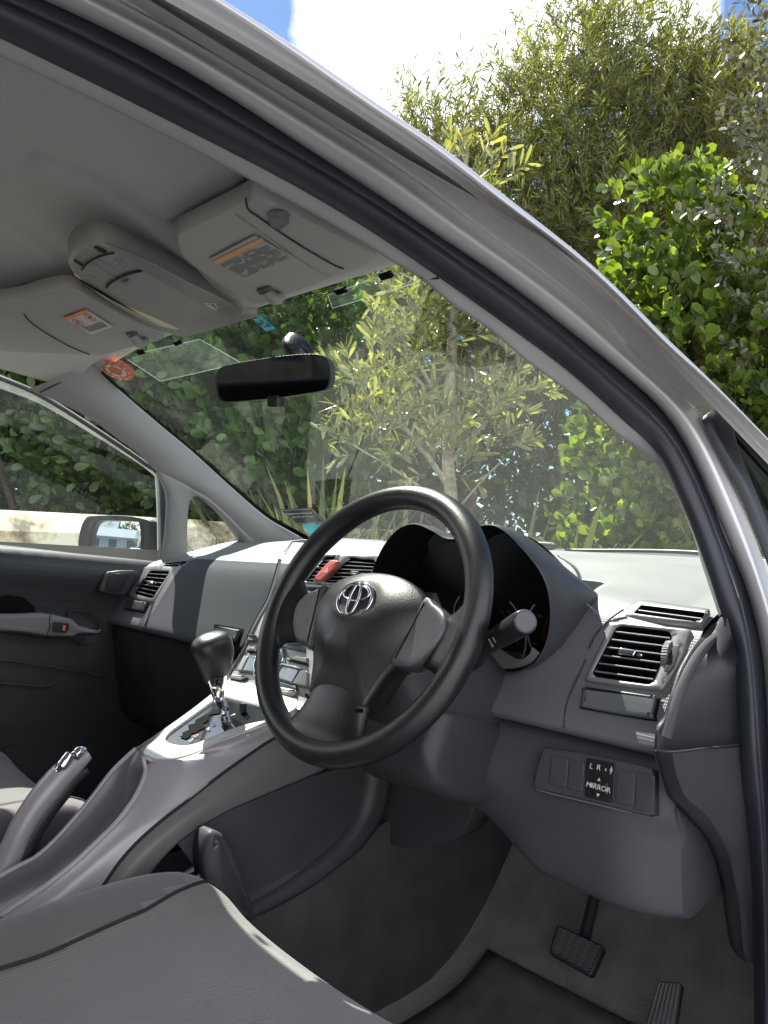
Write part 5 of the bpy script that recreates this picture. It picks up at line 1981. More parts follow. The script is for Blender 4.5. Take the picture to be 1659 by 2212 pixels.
text_on('AIRBAG', KI(262, 1690, .0105), Kp(560, 1500)-Kp(500, 1488), VD, .0065, MT['white'], ab_, name='stack_lettering')
MB().tube([KI(135, 1705, .010), KI(165, 1672, .010), KI(200, 1640, .010)], [.0035, .0008], 6).build('arrow_symbol', MT['white'], ab_)
plate_on([(0, 1745), (420, 1850), (440, 1900), (-30, 1790)], 'bezel_bar', MT['stacklight'], h=.003)

# gear lever
gl_ = empty('gear_lever', (0, 0, 0))
gl_.parent = car
gl_['label'] = 'black gear lever with a chrome neck'
gb_ = Pc(*R6(780, 1075))
kt = V(*R6(700, 560), x=-.020)
kn1 = V(*R6(735, 960), x=float(gb_[0]))
MB().tube([gb_-nP*.01, kn1], [.0055, .0065], 14).build('lever_shaft', MT['chrome'], gl_, smooth=True)
MB().tube([kn1-nP*.002, kn1+(kt-kn1)*.30, kn1+(kt-kn1)*.55], [.0085, .0125, .0185], 20).build('lever_neck', MT['chrome'], gl_, smooth=True)
kb = V(*R6(715, 790), x=-.022)
ktp = V(*R6(690, 335), x=-.012)
rows = []
ax_ = ktp-kb
Lk = np.linalg.norm(ax_)
axn = ax_/Lk
f1 = np.array([0, 1., 0])-axn*axn[1]
f1 /= np.linalg.norm(f1)
f2 = np.cross(axn, f1)
for t, rx, ry, oy in ((-.02, .002, .002, 0), (0, .0165, .016, 0), (.12, .0195, .020, 0), (.3, .0235, .0255, .000), (.5, .0265, .0300, -.001), (.66, .0270, .0330, -.003), (.80, .0255, .0325, -.004), (.90, .0215, .0285, -.003), (.97, .0140, .0190, -.001), (1.0, .0010, .0010, 0)):
    rows.append([kb+axn*Lk*t+f1*(ry*np.sign(math.cos(a))*abs(math.cos(a))**.85+oy)+f2*(rx*np.sign(math.sin(a))*abs(math.sin(a))**.85) for a in np.linspace(0, 2*math.pi, 36, endpoint=False)])
rws = [crv([r_[j] for r_ in rows], 40) for j in range(36)]
rws = np.array(rws).transpose(1, 0, 2)
MB().grid(rws, False, True).build('lever_knob', MT['pad'], gl_, smooth=True, label='padded black gear knob with stitched crease')
# lower console sides (dark carpeted tunnel)
tg_ = []
for y in np.linspace(-.9, .75, 30):
    zt = np.interp(y, [-.9, -.3, -.1, .1, .75], [.50, .50, .50, .52, .62])
    tg_.append([(.108+.02*max(0, y), y, zt), (.118, y, zt-.02), (.124, y, .40), (.13, y, .25)])
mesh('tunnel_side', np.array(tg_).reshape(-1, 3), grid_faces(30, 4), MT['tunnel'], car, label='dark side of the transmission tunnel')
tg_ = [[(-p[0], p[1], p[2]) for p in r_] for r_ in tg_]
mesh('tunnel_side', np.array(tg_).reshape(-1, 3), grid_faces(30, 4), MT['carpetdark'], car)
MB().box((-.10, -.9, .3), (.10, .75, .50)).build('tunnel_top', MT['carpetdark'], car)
# console side panel below the bridge with the big curved edge
pp = [V(x, y, x=.112) for x, y in ((384, 1822), (438, 1783), (511, 1744), (584, 1714), (675, 1676), (770, 1652), (800, 1660), (798, 1740), (770, 1800), (700, 1870), (620, 1925), (540, 1960), (440, 1900))]
mesh('side_carpet', pp, [tuple(range(len(pp)))], MT['lower'], con, smooth=False)
ar = [(822, 1640), (812, 1680), (806, 1720), (790, 1765), (750, 1820), (700, 1862), (640, 1905), (580, 1940), (530, 1965)]
rows = []
A1 = crv([V(x-22, y, x=.116) for x, y in ar], 60)
A2 = crv([V(x+10, y+5, x=.130) for x, y in ar], 60)
A3 = crv([V(x+32, y+12, x=.128) for x, y in ar], 60)
MB().grid([A1-[.01, 0, 0], A1, A1*.5+A2*.5+[.006, 0, 0], A2, A2*.5+A3*.5+[.002, 0, 0], A3, A3-[.03, 0, 0]]).build('tunnel_trim', MT['lower'], con, smooth=True, label='curved grey lower edge trim of the tunnel')
# rounded bracket beside the seat
tg1 = [(440, 1793), (455, 1790), (478, 1802), (497, 1838), (515, 1888), (530, 1935), (540, 1975), (500, 1990), (450, 1960), (434, 1900), (430, 1840)]
pillow(MB(), crv([V(x, y, x=.135) for x, y in tg1], 50, True), (1, -.15, .1), .022, .018, .02, 8).build('console_bracket', MT['lower'], con, smooth=True, label='rounded grey bracket below the console bridge')
cl_ = [V(x, y, x=.13) for x, y in ((437, 1880), (424, 1893), (434, 1895))]
MB().prism(cl_, (.002, 0, 0)).build('bright_clip', MT['labelwhite'], con)

# ---- handbrake
hb = empty('handbrake', (0, 0, 0))
hb.parent = car
hb['label'] = 'grey handbrake lever with a chrome release button'
def R4(x, y):
    return (.3968*x, 1536.1+.3968*y)
hx_ = -.075
up1 = [(-120, 1010), (10, 760), (80, 620), (150, 500), (215, 410), (290, 310), (370, 250), (440, 200), (490, 200)]
cen_h = [(-160, 1110), (20, 850), (110, 650), (190, 520), (270, 420), (340, 340), (420, 280), (480, 235)]
cp = crv([V(*R4(x, y), x=hx_) for x, y in cen_h], 40)
MB().tube(cp, [.019, .019, .0185, .0175, .018, .0195, .018, .009], 20, flat=(1.0, .95)).build('lever_grip', MT['console'], hb, smooth=True)
cp2 = crv([V(*R4(x+55, y+38), x=hx_+.0) for x, y in cen_h[:-1]], 40)
MB().tube(cp2, [.015, .015, .015, .014, .013, .006], 16).build('lever_underside', MT['dashdark'], hb, smooth=True)
b0 = [V(*R4(x, y), x=hx_+.008) for x, y in ((300, 330), (345, 290), (375, 245), (385, 232))]
MB().tube(b0, [.004, .009, .009, .007], 14, nres=16).build('release_button', MT['chrome'], hb, smooth=True)
b0 = [V(*R4(x, y), x=hx_+.008) for x, y in ((380, 245), (410, 240), (440, 215), (465, 205))]
MB().tube(b0, [.004, .009, .008, .003], 14, nres=16).build('release_button', MT['chrome'], hb, smooth=True)

# ============================================================ SEATS
def seat(sgn, label, x0=.385):
    """sgn 1 driver, -1 passenger"""
    e = empty('front_seat', (sgn*x0, -.35, .25))
    e.parent = car
    e['label'] = label
    org = np.array([sgn*x0, -.35, .25])

    def place(mb, name, mat, label=None, smooth=True):
        mb.v = [tuple(np.array([sgn*v[0], v[1], v[2]])-org) for v in mb.v]
        return mb.build(name, mat, e, smooth=smooth, label=label)
    # cushion profile across x (inner bolster at small x)
    xs_ = [.118, .120, .128, .145, .170, .200, .240, .30, .385, .47, .53, .57, .60, .625, .640, .642]
    zs_ = [.44, .52, .572, .594, .600, .592, .572, .560, .556, .560, .572, .590, .598, .588, .55, .44]
    ys_ = [-.80, -.6, -.45, -.33, -.24, -.17, -.115, -.075, -.048, -.036, -.034]
    dz = [.0, -.006, -.008, -.006, -.002, .0, -.002, -.010, -.026, -.052, -.14]
    P = crv([(x, z, 0) for x, z in zip(xs_, zs_)], 70)
    rows = []
    Y = crv([(y, d, 0) for y, d in zip(ys_, dz)], 46)
    for yv in Y:
        row = []
        for p in P:
            t = abs((p[0]-.38)/.262)
            # the front edge curves back towards the sides
            yy = yv[0]-(.055*t**3)*np.clip((yv[0]+.30)/.26, 0, 1)
            z = p[1]+yv[1]*(1 if p[1] > .5 else .3)
            row.append((p[0], yy, max(z, .30)))
        rows.append(row)
    A = np.array(rows)
    # seam: inner region is ribbed
    def seamx(y):
        return float(np.interp(y, [-.8, -.45, -.30, -.20, -.13, -.085, -.05], [.215, .215, .222, .214, .196, .176, .172]))
    def split(cond, name, mat, label):
        f = []
        for i in range(A.shape[0]-1):
            for j in range(A.shape[1]-1):
                c_ = (A[i, j]+A[i+1, j+1])/2
                if cond(c_):
                    a = i*A.shape[1]+j
                    f.append((a, a+1, a+1+A.shape[1], a+A.shape[1]))
        m = MB()
        m.v = [tuple(v) for v in A.reshape(-1, 3)]
        m.f = f
        return place(m, name, mat, label)
    # refine columns near the seam for a clean edge
    for i in range(A.shape[0]):
        y = A[i, 10, 1]
        for target in (seamx(y), .76-seamx(y)):
            j = int(np.argmin(abs(A[i, :, 0]-target)))
    split(lambda c: c[0] < seamx(c[1]) or c[0] > .76-seamx(c[1]), 'cushion_bolster', MT['fabric'], 'plain dark fabric bolsters')
    split(lambda c: not (c[0] < seamx(c[1]) or c[0] > .76-seamx(c[1])), 'cushion_centre', MT['fabricrib'], 'ribbed grey seat fabric')
    # piping along the seam
    for s in (0, 1):
        pts = []
        for i in range(4, A.shape[0]-2):
            y = A[i, 10, 1]
            tx = seamx(y) if s == 0 else .76-seamx(y)
            r_ = A[i]
            z = np.interp(tx, r_[:, 0], r_[:, 2])
            yy = np.interp(tx, r_[:, 0], r_[:, 1])
            pts.append((tx, yy, z+.0008))
        place(MB().tube(pts, .0022, 6, nres=90), 'piping', MT['line'])
    # backrest
    rows = []
    for z, th_, w in ((.50, .10, .20), (.60, .12, .235), (.75, .12, .245), (.90, .11, .24), (1.05, .10, .22), (1.14, .08, .18), (1.18, .03, .14)):
        yb = -.62-.42*(z-.5)
        rows.append([(.38+w*math.cos(a)*(1), yb-.02+th_*math.sin(a)*.6-(.04 if math.sin(a) > 0 and abs(math.cos(a)) < .6 else 0), z) for a in np.linspace(0, 2*math.pi, 40, endpoint=False)])
    place(MB().grid(rows, False, True), 'backrest', MT['fabric'])
    rows = []
    for z, th_, w in ((1.19, .01, .02), (1.20, .045, .10), (1.26, .06, .13), (1.33, .05, .12), (1.36, .02, .08), (1.362, .001, .01)):
        rows.append([(.38+w*math.cos(a), -.93-.2*(z-1.19)+th_*math.sin(a), z) for a in np.linspace(0, 2*math.pi, 30, endpoint=False)])
    place(MB().grid(rows, False, True), 'headrest', MT['fabric'])
    b = MB()
    b.box((.16, -.75, .27), (.60, -.13, .46))
    place(b, 'seat_base', MT['carpetdark'], smooth=False)
    return e


seat(1, 'driver seat with ribbed grey centre and dark bolster')
seat(-1, 'passenger seat with sunlit grey ribbed cushion')
# rear bench
rb = empty('rear_seat', (0, -1.6, .3))
rb.parent = car
rb['label'] = 'dark rear bench'
m = MB()
m.box((-.62, -.25, 0), (.62, .30, .28))
m.box((-.62, -.45, .15), (.62, -.25, .85))
m.build('bench', MT['fabric'], rb, bevel=.05, seg=3)

# ============================================================ FOOTWELL, FLOOR, PEDALS, SILL
fl_ = []
for x in np.linspace(-.72, .74, 40):
    fl_.append(crv([(x, -2.4, .27), (x, -.9, .26), (x, -.2, .25), (x, .30, .25), (x, .46, .26), (x, .60, .34), (x, .72, .48), (x, .76, .62), (x, .70, .74)], 60))
fo_ = mesh('floor_carpet', np.array(fl_).reshape(-1, 3), grid_faces(40, 60), MT['carpet'], car, label='grey carpet on the cabin floor')
fm = MB()
mat_pts = crv([(.38, -.10, .262), (.38, .28, .262), (.38, .44, .270), (.38, .53, .305)], 24)
rows = []
for x in np.linspace(-.19, .20, 14):
    rows.append([p+np.array([x, 0, 0]) for p in mat_pts])
fmo = fm.grid(rows).build('floor_mat', pbr('mat_carpet', (.13, .125, .123), .97, spec=.1, bump=('noise', 420, .9, .004), var=.2, varscale=25), car, smooth=True, label='dark floor mat in the driver footwell')
mm = fmo.modifiers.new('s', 'SOLIDIFY')
mm.thickness = .008
mm.offset = 1
loft('mat_crease', [[(.43, .05, .2705), (.40, .25, .2705), (.385, .40, .279)], [(.438, .05, .2705), (.408, .25, .2705), (.392, .40, .279)]], 3, 20, MT['fabric'], fmo)
# side kick trim of driver side
r1 = [(1412, 1622), (1418, 1646), (1425, 1671), (1442, 1717), (1473, 1753), (1514, 1799), (1542, 1851), (1558, 1915), (1568, 1986), (1578, 2043), (1597, 2068), (1606, 2076)]
r2 = [(1452, 1626), (1455, 1646), (1463, 1679), (1483, 1723), (1524, 1758), (1552, 1799), (1575, 1851), (1588, 1915), (1596, 1953), (1602, 2017), (1606, 2060), (1612, 2078)]
r3 = [(1612, 1612), (1612, 1646), (1616, 1690), (1622, 1740), (1630, 1799), (1634, 1850), (1638, 1902), (1641, 1960), (1643, 2020), (1645, 2060), (1646, 2078), (1647, 2088)]
c1 = crv([V(x, y, x=.664+.0*i) for i, (x, y) in enumerate(r1)], 60)
c2_ = crv([V(x, y, x=.690) for x, y in r2], 60)
c3 = crv([V(x, y, x=.716) for x, y in r3], 60)
c0 = c1+np.array([.012, .02, -.003])
c00 = c1+np.array([.040, .30, -.01])
rows = [c00, c0, c1+[.002, .006, 0], c1, c1*.75+c2_*.25+[.004, -.003, 0], c1*.3+c2_*.7+[.003, -.002, 0], c2_]
kt_ = MB().grid(rows)
rows = [c2_, c2_*.85+c3*.15+[-.004, .003, 0], c2_*.5+c3*.5, c3]
kt_.grid(rows)
kto = kt_.build('kick_trim', MT['lower'], car, smooth=True, label='grey footwell side trim by the driver door')
MB().tube([V(x, y, x=.712-.001*i) for i, (x, y) in enumerate(((1598, 1608), (1530, 1616), (1453, 1625), (1416, 1620)))], .0012, 6, nres=20).build('panel_seam', MT['line'], kto, smooth=True)
kz = KEND[6:46]
ke_ = crv(kz, 40)
cc = crv([p for p in c1 if .60 < p[2] < .80], 40)
MB().grid([ke_, ke_*.7+cc*.3+[.004, -.002, 0], ke_*.35+cc*.65+[.004, .0, 0], cc+[0, .002, 0]]).build('bolster_side', MT['lower'], kn, smooth=True)
# kick wall
kw = [[(.712, y, z) for z in (.80, .6, .4, .25)] for y in np.linspace(.37, .80, 12)]
mesh('kick_wall', np.array(kw).reshape(-1, 3), grid_faces(12, 4), MT['lower'], car)
kw = [[(-.700, y, z) for z in (.85, .6, .4, .25)] for y in np.linspace(.25, .80, 12)]
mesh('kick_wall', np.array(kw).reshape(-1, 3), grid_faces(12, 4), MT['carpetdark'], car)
MB().box((-.72, .74, .25), (.72, .77, 1.02)).build('bulkhead', MT['dashdark'], car)
# sill scuff plate
s1_ = [V(x, y, x=xx) for x, y, xx in ((1601, 2072, .690), (1560, 2110, .685), (1500, 2200, .680), (1440, 2330, .675))]
s2_ = [V(x, y, x=xx) for x, y, xx in ((1648, 2090, .722), (1647, 2130, .728), (1646, 2200, .732), (1640, 2330, .735))]
sill = [[(.672, y, .300), (.680, y, .335), (.700, y, .348), (.732, y, .350), (.752, y, .345), (.760, y, .30)] for y in np.linspace(-1.2, .40, 30)]
sl = mesh('door_sill', np.array(sill).reshape(-1, 3), grid_faces(30, 6), pbr('sill_scuff_plastic', (.22, .21, .205), .5, var=.06), car, label='pale grey scuff plate along the driver sill')
sl2 = [[(.760, y, .33), (.785, y, .32), (.80, y, .28), (.80, y, .18)] for y in np.linspace(-1.2, .55, 20)]
mesh('door_sill', np.array(sl2).reshape(-1, 3), grid_faces(20, 4), MT['paint'], car, label='silver outer sill')
# front wing and hinge pillar beyond the opening
wg_ = [[(.76, y, z) if k == 0 else (.80+.03*math.sin((z-.3)/.7*3.1), y, z) for k in (0, 1)] for y, z in ((.5, .3), (.5, .6), (.5, .9))]
fw = MB()
fw.grid([[(.74, y, .25), (.80, y, .35), (.84, y, .6), (.84, y, .8), (.80, y, .95), (.745, y, 1.03), (.70, y, 1.045)] for y in np.linspace(.34, 1.9, 16)])
fw.build('front_wing', MT['paint'], car, smooth=True, label='silver front wing on the driver side')
MB().grid([[(.725, .33, z), (.78, .36, z), (.83, .40, z)] for z in (.25, .5, .7, .9, 1.0)]).build('hinge_pillar', MT['paint'], car, smooth=True, label='silver hinge pillar on the driver side')

# pedals
n_pd = np.array([0, -1., .9])
def pedal(px, dist_y, name, label, grooves, zig):
    c = V(*np.mean(px, axis=0), y=dist_y)
    d0 = float(n_pd@c)
    q = [VP(x, y, n_pd, d0) for x, y in px]
    e = pillow(MB(), rounded(q, .12, 4), n_pd, .008, .003, .006).build(name, MT['dashdark'] if zig else MT['lower'], car, smooth=True, label=label)
    nn_ = n_pd/np.linalg.norm(n_pd)
    r_ = MB()
    if zig:
        rows_, cols_ = 11, 5
        for i in range(rows_):
            pts = []
            for j in range(cols_*2+1):
                s = .06+.88*j/(cols_*2)
                t = .08+.84*i/rows_+(.055 if j % 2 else 0)
                # bilinear
                p = (q[0]*(1-s)+q[1]*s)*(1-t)+(q[3]*(1-s)+q[2]*s)*t
                pts.append(p+nn_*.0085)
            r_.tube(pts, .0011, 4)
    else:
        for i in range(grooves):
            s = .1+.8*i/(grooves-1)
            r_.tube([(q[0]*(1-s)+q[1]*s)*(1-t)+(q[3]*(1-s)+q[2]*s)*t+nn_*.0085 for t in (.04, .96)], .0012, 4)
    r_.build('pedal_tread', MT['fabric'], e, smooth=True)
    return q
def R5(x, y):
    return (548.6+.6693*x, 1591+.6693*y)
bq = pedal([R5(985, 612), R5(1135, 682), R5(1092, 780), R5(955, 702)], .50, 'brake_pedal', 'brake pedal with herringbone rubber tread', 0, True)
MB().tube([np.mean(bq, axis=0)+[0, .02, 0], np.mean(bq, axis=0)+[-.02, .10, .10], np.mean(bq, axis=0)+[-.04, .14, .30]], .010, 8, nres=14).build('pedal_arm', MT['dashdark'], car, smooth=True)
aq = pedal([R5(1310, 795), R5(1385, 800), R5(1360, 960), R5(1262, 955)], .44, 'accelerator_pedal', 'accelerator pedal with lengthwise ridges', 6, False)

# rear body shell so that the cabin is closed
rs = MB()
rs.grid([[(x, -2.5, z) for x in np.linspace(-.74, .76, 5)] for z in (.25, .95)])
rs.build('tailgate', MT['carpetdark'], car, smooth=False)
MB().grid([[(x, -2.5+.15*(z-.95), z) for x in np.linspace(-.62, .60, 5)] for z in (.95, 1.42)]).build('rear_window', MT['sideglass'], car, smooth=False)
bp = MB()
for s, xa in ((-1, -.70), (1, .735)):
    yb = -1.12 if s < 0 else -1.25
    bp.prism([(xa, yb, .30), (xa, yb-.16, .30), (xa, yb-.16, .97), (xa*.90, yb-.14, 1.37), (xa*.90, yb-.04, 1.37), (xa, yb, .97)], (-.05*s, 0, 0))
bp.build('b_pillar', MT['pillar'], car, bevel=.01)
# rear doors
MB().grid([[(xx, y, z) for z in (.3, .6, .95)] for y, xx in ((-2.5, .74), (-1.9, .78), (-1.33, .78))]).build('rear_door_panel', MT['doorpanel'], car, smooth=True)
MB().grid([[(xx, y, z) for z in (.3, .6, .95)] for y, xx in ((-2.5, -.70), (-1.9, -.69), (-1.2, -.68))]).build('rear_door_panel', MT['doorpanel'], car, smooth=True)
MB().grid([[(-.70, y, .95), (-.61, y, 1.36)] for y in (-2.5, -1.3)]).build('rear_door_glass', MT['sideglass'], car, smooth=False)
MB().grid([[(.74, y, .95), (.61, y, 1.36)] for y in (-2.5, -1.42)]).build('rear_door_glass', MT['sideglass'], car, smooth=False)

# ============================================================ VISORS, OVERHEAD CONSOLE, MIRROR
n_V = np.array([0, .10, -1.])
d_V = float(n_V@np.array([0, -.02, 1.3725]))
def VV(x, y, off=0):
    return VP(x, y, n_V, d_V, off)
nV = n_V/np.linalg.norm(n_V)
def visor(px, seam_px, name_label):
    e = empty('sun_visor', (0, 0, 0))
    e.parent = car
    e['label'] = name_label
    P = [VV(x, y) for x, y in px]
    pillow(MB(), crv(P, 100, True), n_V, .0045, .004, .016, 6).build('visor_panel', MT['visor'], e, smooth=True)
    rp_ = [np.mean(P, axis=0)+(p-np.mean(P, axis=0))*1.035 for p in P]
    
    if seam_px:
        MB().tube([VV(x, y, .0065) for x, y in seam_px], .0011, 6, nres=40).build('visor_seam', MT['line'], e, smooth=True)
    return e
vd = visor([(383, 505), (400, 494), (460, 464), (533, 428), (560, 418), (620, 445), (692, 485), (760, 520), (810, 545), (806, 556), (780, 570), (750, 584), (725, 590), (670, 612), (615, 632), (575, 648), (552, 650), (530, 640), (480, 612), (435, 582), (398, 552), (386, 530)],
           [(531, 429), (536, 452), (560, 470), (640, 525), (720, 572), (742, 580)], 'driver sun visor with an orange striped text label')
MB().tube([VV(x, y, .0065) for x, y in ((510, 464), (530, 480), (620, 545), (690, 590), (712, 597))], .0008, 6, nres=40).build('visor_crease', MT['labelgrey'], vd, smooth=True)
vp_ = visor([(-160, 690), (-60, 650), (0, 668-20), (50, 640), (100, 624), (145, 618), (168, 622), (190, 636), (240, 664), (300, 695), (345, 712), (354, 722), (345, 731), (300, 742), (250, 755), (200, 768), (150, 779), (60, 785), (-60, 790), (-170, 790)],
            [(52, 679), (65, 695), (100, 720), (150, 748), (193, 766)], 'passenger sun visor with a red and white warning label')
# stain on the driver's visor
def V3(x, y):
    return (x/2, 384+y/2)
stn = []
rg_ = random.Random(4)
for k in range(26):
    a = 2*math.pi*k/26
    r_ = 20*(1+.14*rg_.uniform(-1, 1))
    stn.append((603+r_*1.25*math.cos(a), 475+r_*math.sin(a)))
stain_m = pbr('purple_stain', (.17, .15, .175), .9, var=.35, varscale=120)
mesh('visor_stain', [VV(x, y, .0072) for x, y in stn], [tuple(range(26))], stain_m, vd, smooth=False, label='dark blotchy stain')
# driver label
q = [VV(*V3(x, y), .0070) for x, y in ((905, 350), (1100, 248), (1280, 350), (1068, 445))]
lab_ = mesh('warning_label', q, [(0, 1, 2, 3)], MT['labelgrey'], vd, smooth=False)
q = [VV(*V3(x, y), .0076) for x, y in ((915, 362), (1130, 258), (1142, 272), (935, 376))]
mesh('label_stripe', q, [(0, 1, 2, 3)], MT['orangedim'], vd, smooth=False)
tm = MB()
rg_ = random.Random(5)
A_q = [VV(*V3(x, y), .0078) for x, y in ((945, 380), (1150, 280), (1262, 348), (1065, 437))]
for i in range(11):
    t0 = .03+.94*i/11
    s_ = .02
    while s_ < .96:
        w = rg_.uniform(.03, .09)
        if rg_.random() > .18:
            pts = []
            for (ss, tt) in ((s_, t0), (min(.98, s_+w), t0), (min(.98, s_+w), t0+.040), (s_, t0+.040)):
                pts.append((A_q[0]*(1-ss)+A_q[1]*ss)*(1-tt)+(A_q[3]*(1-ss)+A_q[2]*ss)*tt)
            tm.add(pts, [(0, 1, 2, 3)])
        s_ += w+.012
tm.build('label_text_lines', pbr('label_grey_text', (.17, .17, .165), .8), vd)
# passenger label
q = [VV(*V3(x, y), .0070) for x, y in ((275, 605), (372, 568), (490, 643), (393, 678))]
mesh('warning_label', q, [(0, 1, 2, 3)], MT['labelwhite'], vp_, smooth=False)
q = [VV(*V3(x, y), .0076) for x, y in ((275, 605), (372, 568), (388, 578), (291, 615))]
mesh('label_stripe', q, [(0, 1, 2, 3)], MT['orange'], vp_, smooth=False, label='red stripe of the warning label')
for cx_, cy_ in ((338, 628), (388, 604)):
    rr = []
    for k in (1, .84):
        rr.append([VV(*V3(cx_+27*k*math.cos(t)*.95+5*k*math.sin(t), cy_+15*k*math.sin(t)+8*k*math.cos(t)), .0078) for t in np.linspace(0, 2*math.pi, 30, endpoint=False)])
    m_ = MB().grid(rr, False, True)
    a_ = [VV(*V3(cx_+dx_, cy_+dy_), .0078) for dx_, dy_ in ((-19, -12), (-16, -14), (19, 12), (16, 14))]
    m_.add(a_, [(0, 1, 2, 3)])
    m_.build('prohibition_ring', MT['red'], vp_)
    m_ = MB()
    a_ = [VV(*V3(cx_+dx_, cy_+dy_), .0077) for dx_, dy_ in ((-6, -6), (2, -8), (6, 0), (8, 7), (0, 5), (-8, 4))]
    m_.add(a_, [tuple(range(6))])
    m_.build('pictogram', MT['darkprint'], vp_)
tm = MB()
A_q = [VV(*V3(x, y), .0078) for x, y in ((352, 650), (447, 618), (480, 642), (392, 672))]
for i in range(5):
    t0 = .05+.9*i/5
    tm.add([(A_q[0]*(1-s_)+A_q[1]*s_)*(1-t_)+(A_q[3]*(1-s_)+A_q[2]*s_)*t_ for s_, t_ in ((.03, t0), (.9, t0), (.9, t0+.07), (.03, t0+.07))], [(0, 1, 2, 3)])
tm.build('label_text_lines', MT['darkprint'], vp_)
# visor clips
for px in (((570, 624), (592, 630), (608, 634)), ((283, 720), (300, 728), (317, 732))):
    a, b, c_ = [VV(x, y, .006) for x, y in px]
    MB().tube([a, b+nV*.010, c_+nV*.004], [.006, .009, .007], 12, nres=12).build('visor_clip', MT['ohc'], vd if px[0][0] > 400 else vp_, smooth=True)
    MB().tube([a-nV*.002, a+nV*.004+np.array([0, .004, 0])], [.012, .010], 14, flat=(1.3, .6)).build('clip_recess', MT['darkprint'], vd if px[0][0] > 400 else vp_, smooth=True)
# overhead console
ov_px = [(148, 560), (150, 548), (165, 528), (185, 519), (208, 516), (247, 523), (300, 547), (378, 586), (452, 628), (511, 658), (548, 666), (556, 672), (540, 678), (500, 690), (460, 702), (437, 708), (404, 716), (378, 715), (318, 690), (270, 662), (229, 637), (195, 612), (169, 592), (155, 575)]
n_O = np.array([0, .12, -1.])
d_O = float(n_O@np.array([0, -.02, 1.372]))
def OV(x, y, off=0):
    return VP(x, y, n_O, d_O, off)
def RF(x, y):
    return (109.7+.2976*x, 493.7+.2976*y)
oc = empty('overhead_console', (0, 0, 0))
oc.parent = car
oc['label'] = 'long oval overhead console with lamp buttons'
pillow(MB(), crv([OV(x, y) for x, y in ov_px], 120, True), n_O, .0105, .011, .02, 8).build('console_body', MT['ohc'], oc, smooth=True)
def OF(x, y, off=.0125):
    return OV(*RF(x, y), off)
MB().tube([OF(x, y) for x, y in ((228, 300), (262, 255), (330, 212), (400, 188), (460, 177))], .0013, 6, nres=24).build('lamp_seam', MT['line'], oc, smooth=True)
MB().tube([OF(x, y) for x, y in ((405, 428), (440, 390), (510, 350), (590, 320), (660, 306))], .0018, 6, nres=24).build('lamp_seam', MT['line'], oc, smooth=True)
MB().tube([OF(x, y) for x, y in ((300, 250), (462, 362))], .0008, 6).build('lamp_seam', MT['greyprint'], oc, smooth=True)
MB().tube([OF(x, y) for x, y in ((345, 225), (505, 335))], .0008, 6).build('lamp_seam', MT['greyprint'], oc, smooth=True)
vs_ = MB()
for i in range(4):
    vs_.tube([OF(320+i*20, 138+i*10), OF(338+i*20, 134+i*10), OF(352+i*17-6, 160+i*7-2)], .0016, 5)
    vs_.tube([OF(176+i*16, 230+i*10), OF(190+i*14, 244+i*9)], .0016, 5)
vs_.build('console_slots', MT['line'], oc, smooth=True)
dt = MB()
for x, y in ((475, 230), (508, 226), (505, 257), (530, 250), (540, 282), (562, 272), (287, 335), (321, 354), (353, 376)):
    dt.tube([OF(x-4, y), OF(x+4, y-2)], .0014, 5)
dt.build('console_marks', MT['greyprint'], oc, smooth=True)
hd = [OF(x, y, .0125) for x, y in ((515, 392), (560, 370), (578, 376), (572, 388), (535, 408))]
pillow(MB(), rounded(hd, .2), n_O, .002, .001).build('catch', MT['greyprint'], oc, smooth=True)
# dark lens on the right and warm translucent edge on the left
dl = [OF(x, y, .0122) for x, y in ((400, 100), (560, 160), (760, 255), (1000, 385), (1200, 480), (1370, 575), (1400, 595), (1310, 640), (1230, 610), (1050, 520), (860, 410), (660, 300), (560, 230))]
pillow(MB(), dl, n_O, .0012, .001).build('lamp_lens', pbr('smoked_lens', (.13, .13, .125), .35), oc, smooth=True, label='smoky strip lens beside the console')
mrk = MB()
for i in range(4):
    mrk.tube([OF(1112+i*14, 542+i*3, .0140), OF(1180+i*9, 585+i*4, .0140)], .0007, 4)
mrk.tube([OF(1112, 541, .0140), OF(1190, 546, .0140), OF(1210, 580, .0140)], .0007, 4)
mrk.build('console_symbol', MT['labelwhite'], oc, smooth=True)
wl_ = [OF(x, y, .0100) for x, y in ((172, 318), (240, 370), (330, 430), (430, 490), (560, 560), (700, 620), (800, 660), (930, 715), (900, 722), (780, 690), (640, 620), (500, 540), (380, 470), (280, 405), (200, 345))]
pillow(MB(), wl_, n_O, .0035, .0015).build('lamp_lens', pbr('cream_lens', (.62, .54, .38), .4), oc, smooth=True, label='cream side lens catching the light')
# grooves in the lining
for pts in (((-60, 470), (0, 498), (60, 545), (120, 590), (150, 606)), ):
    pass
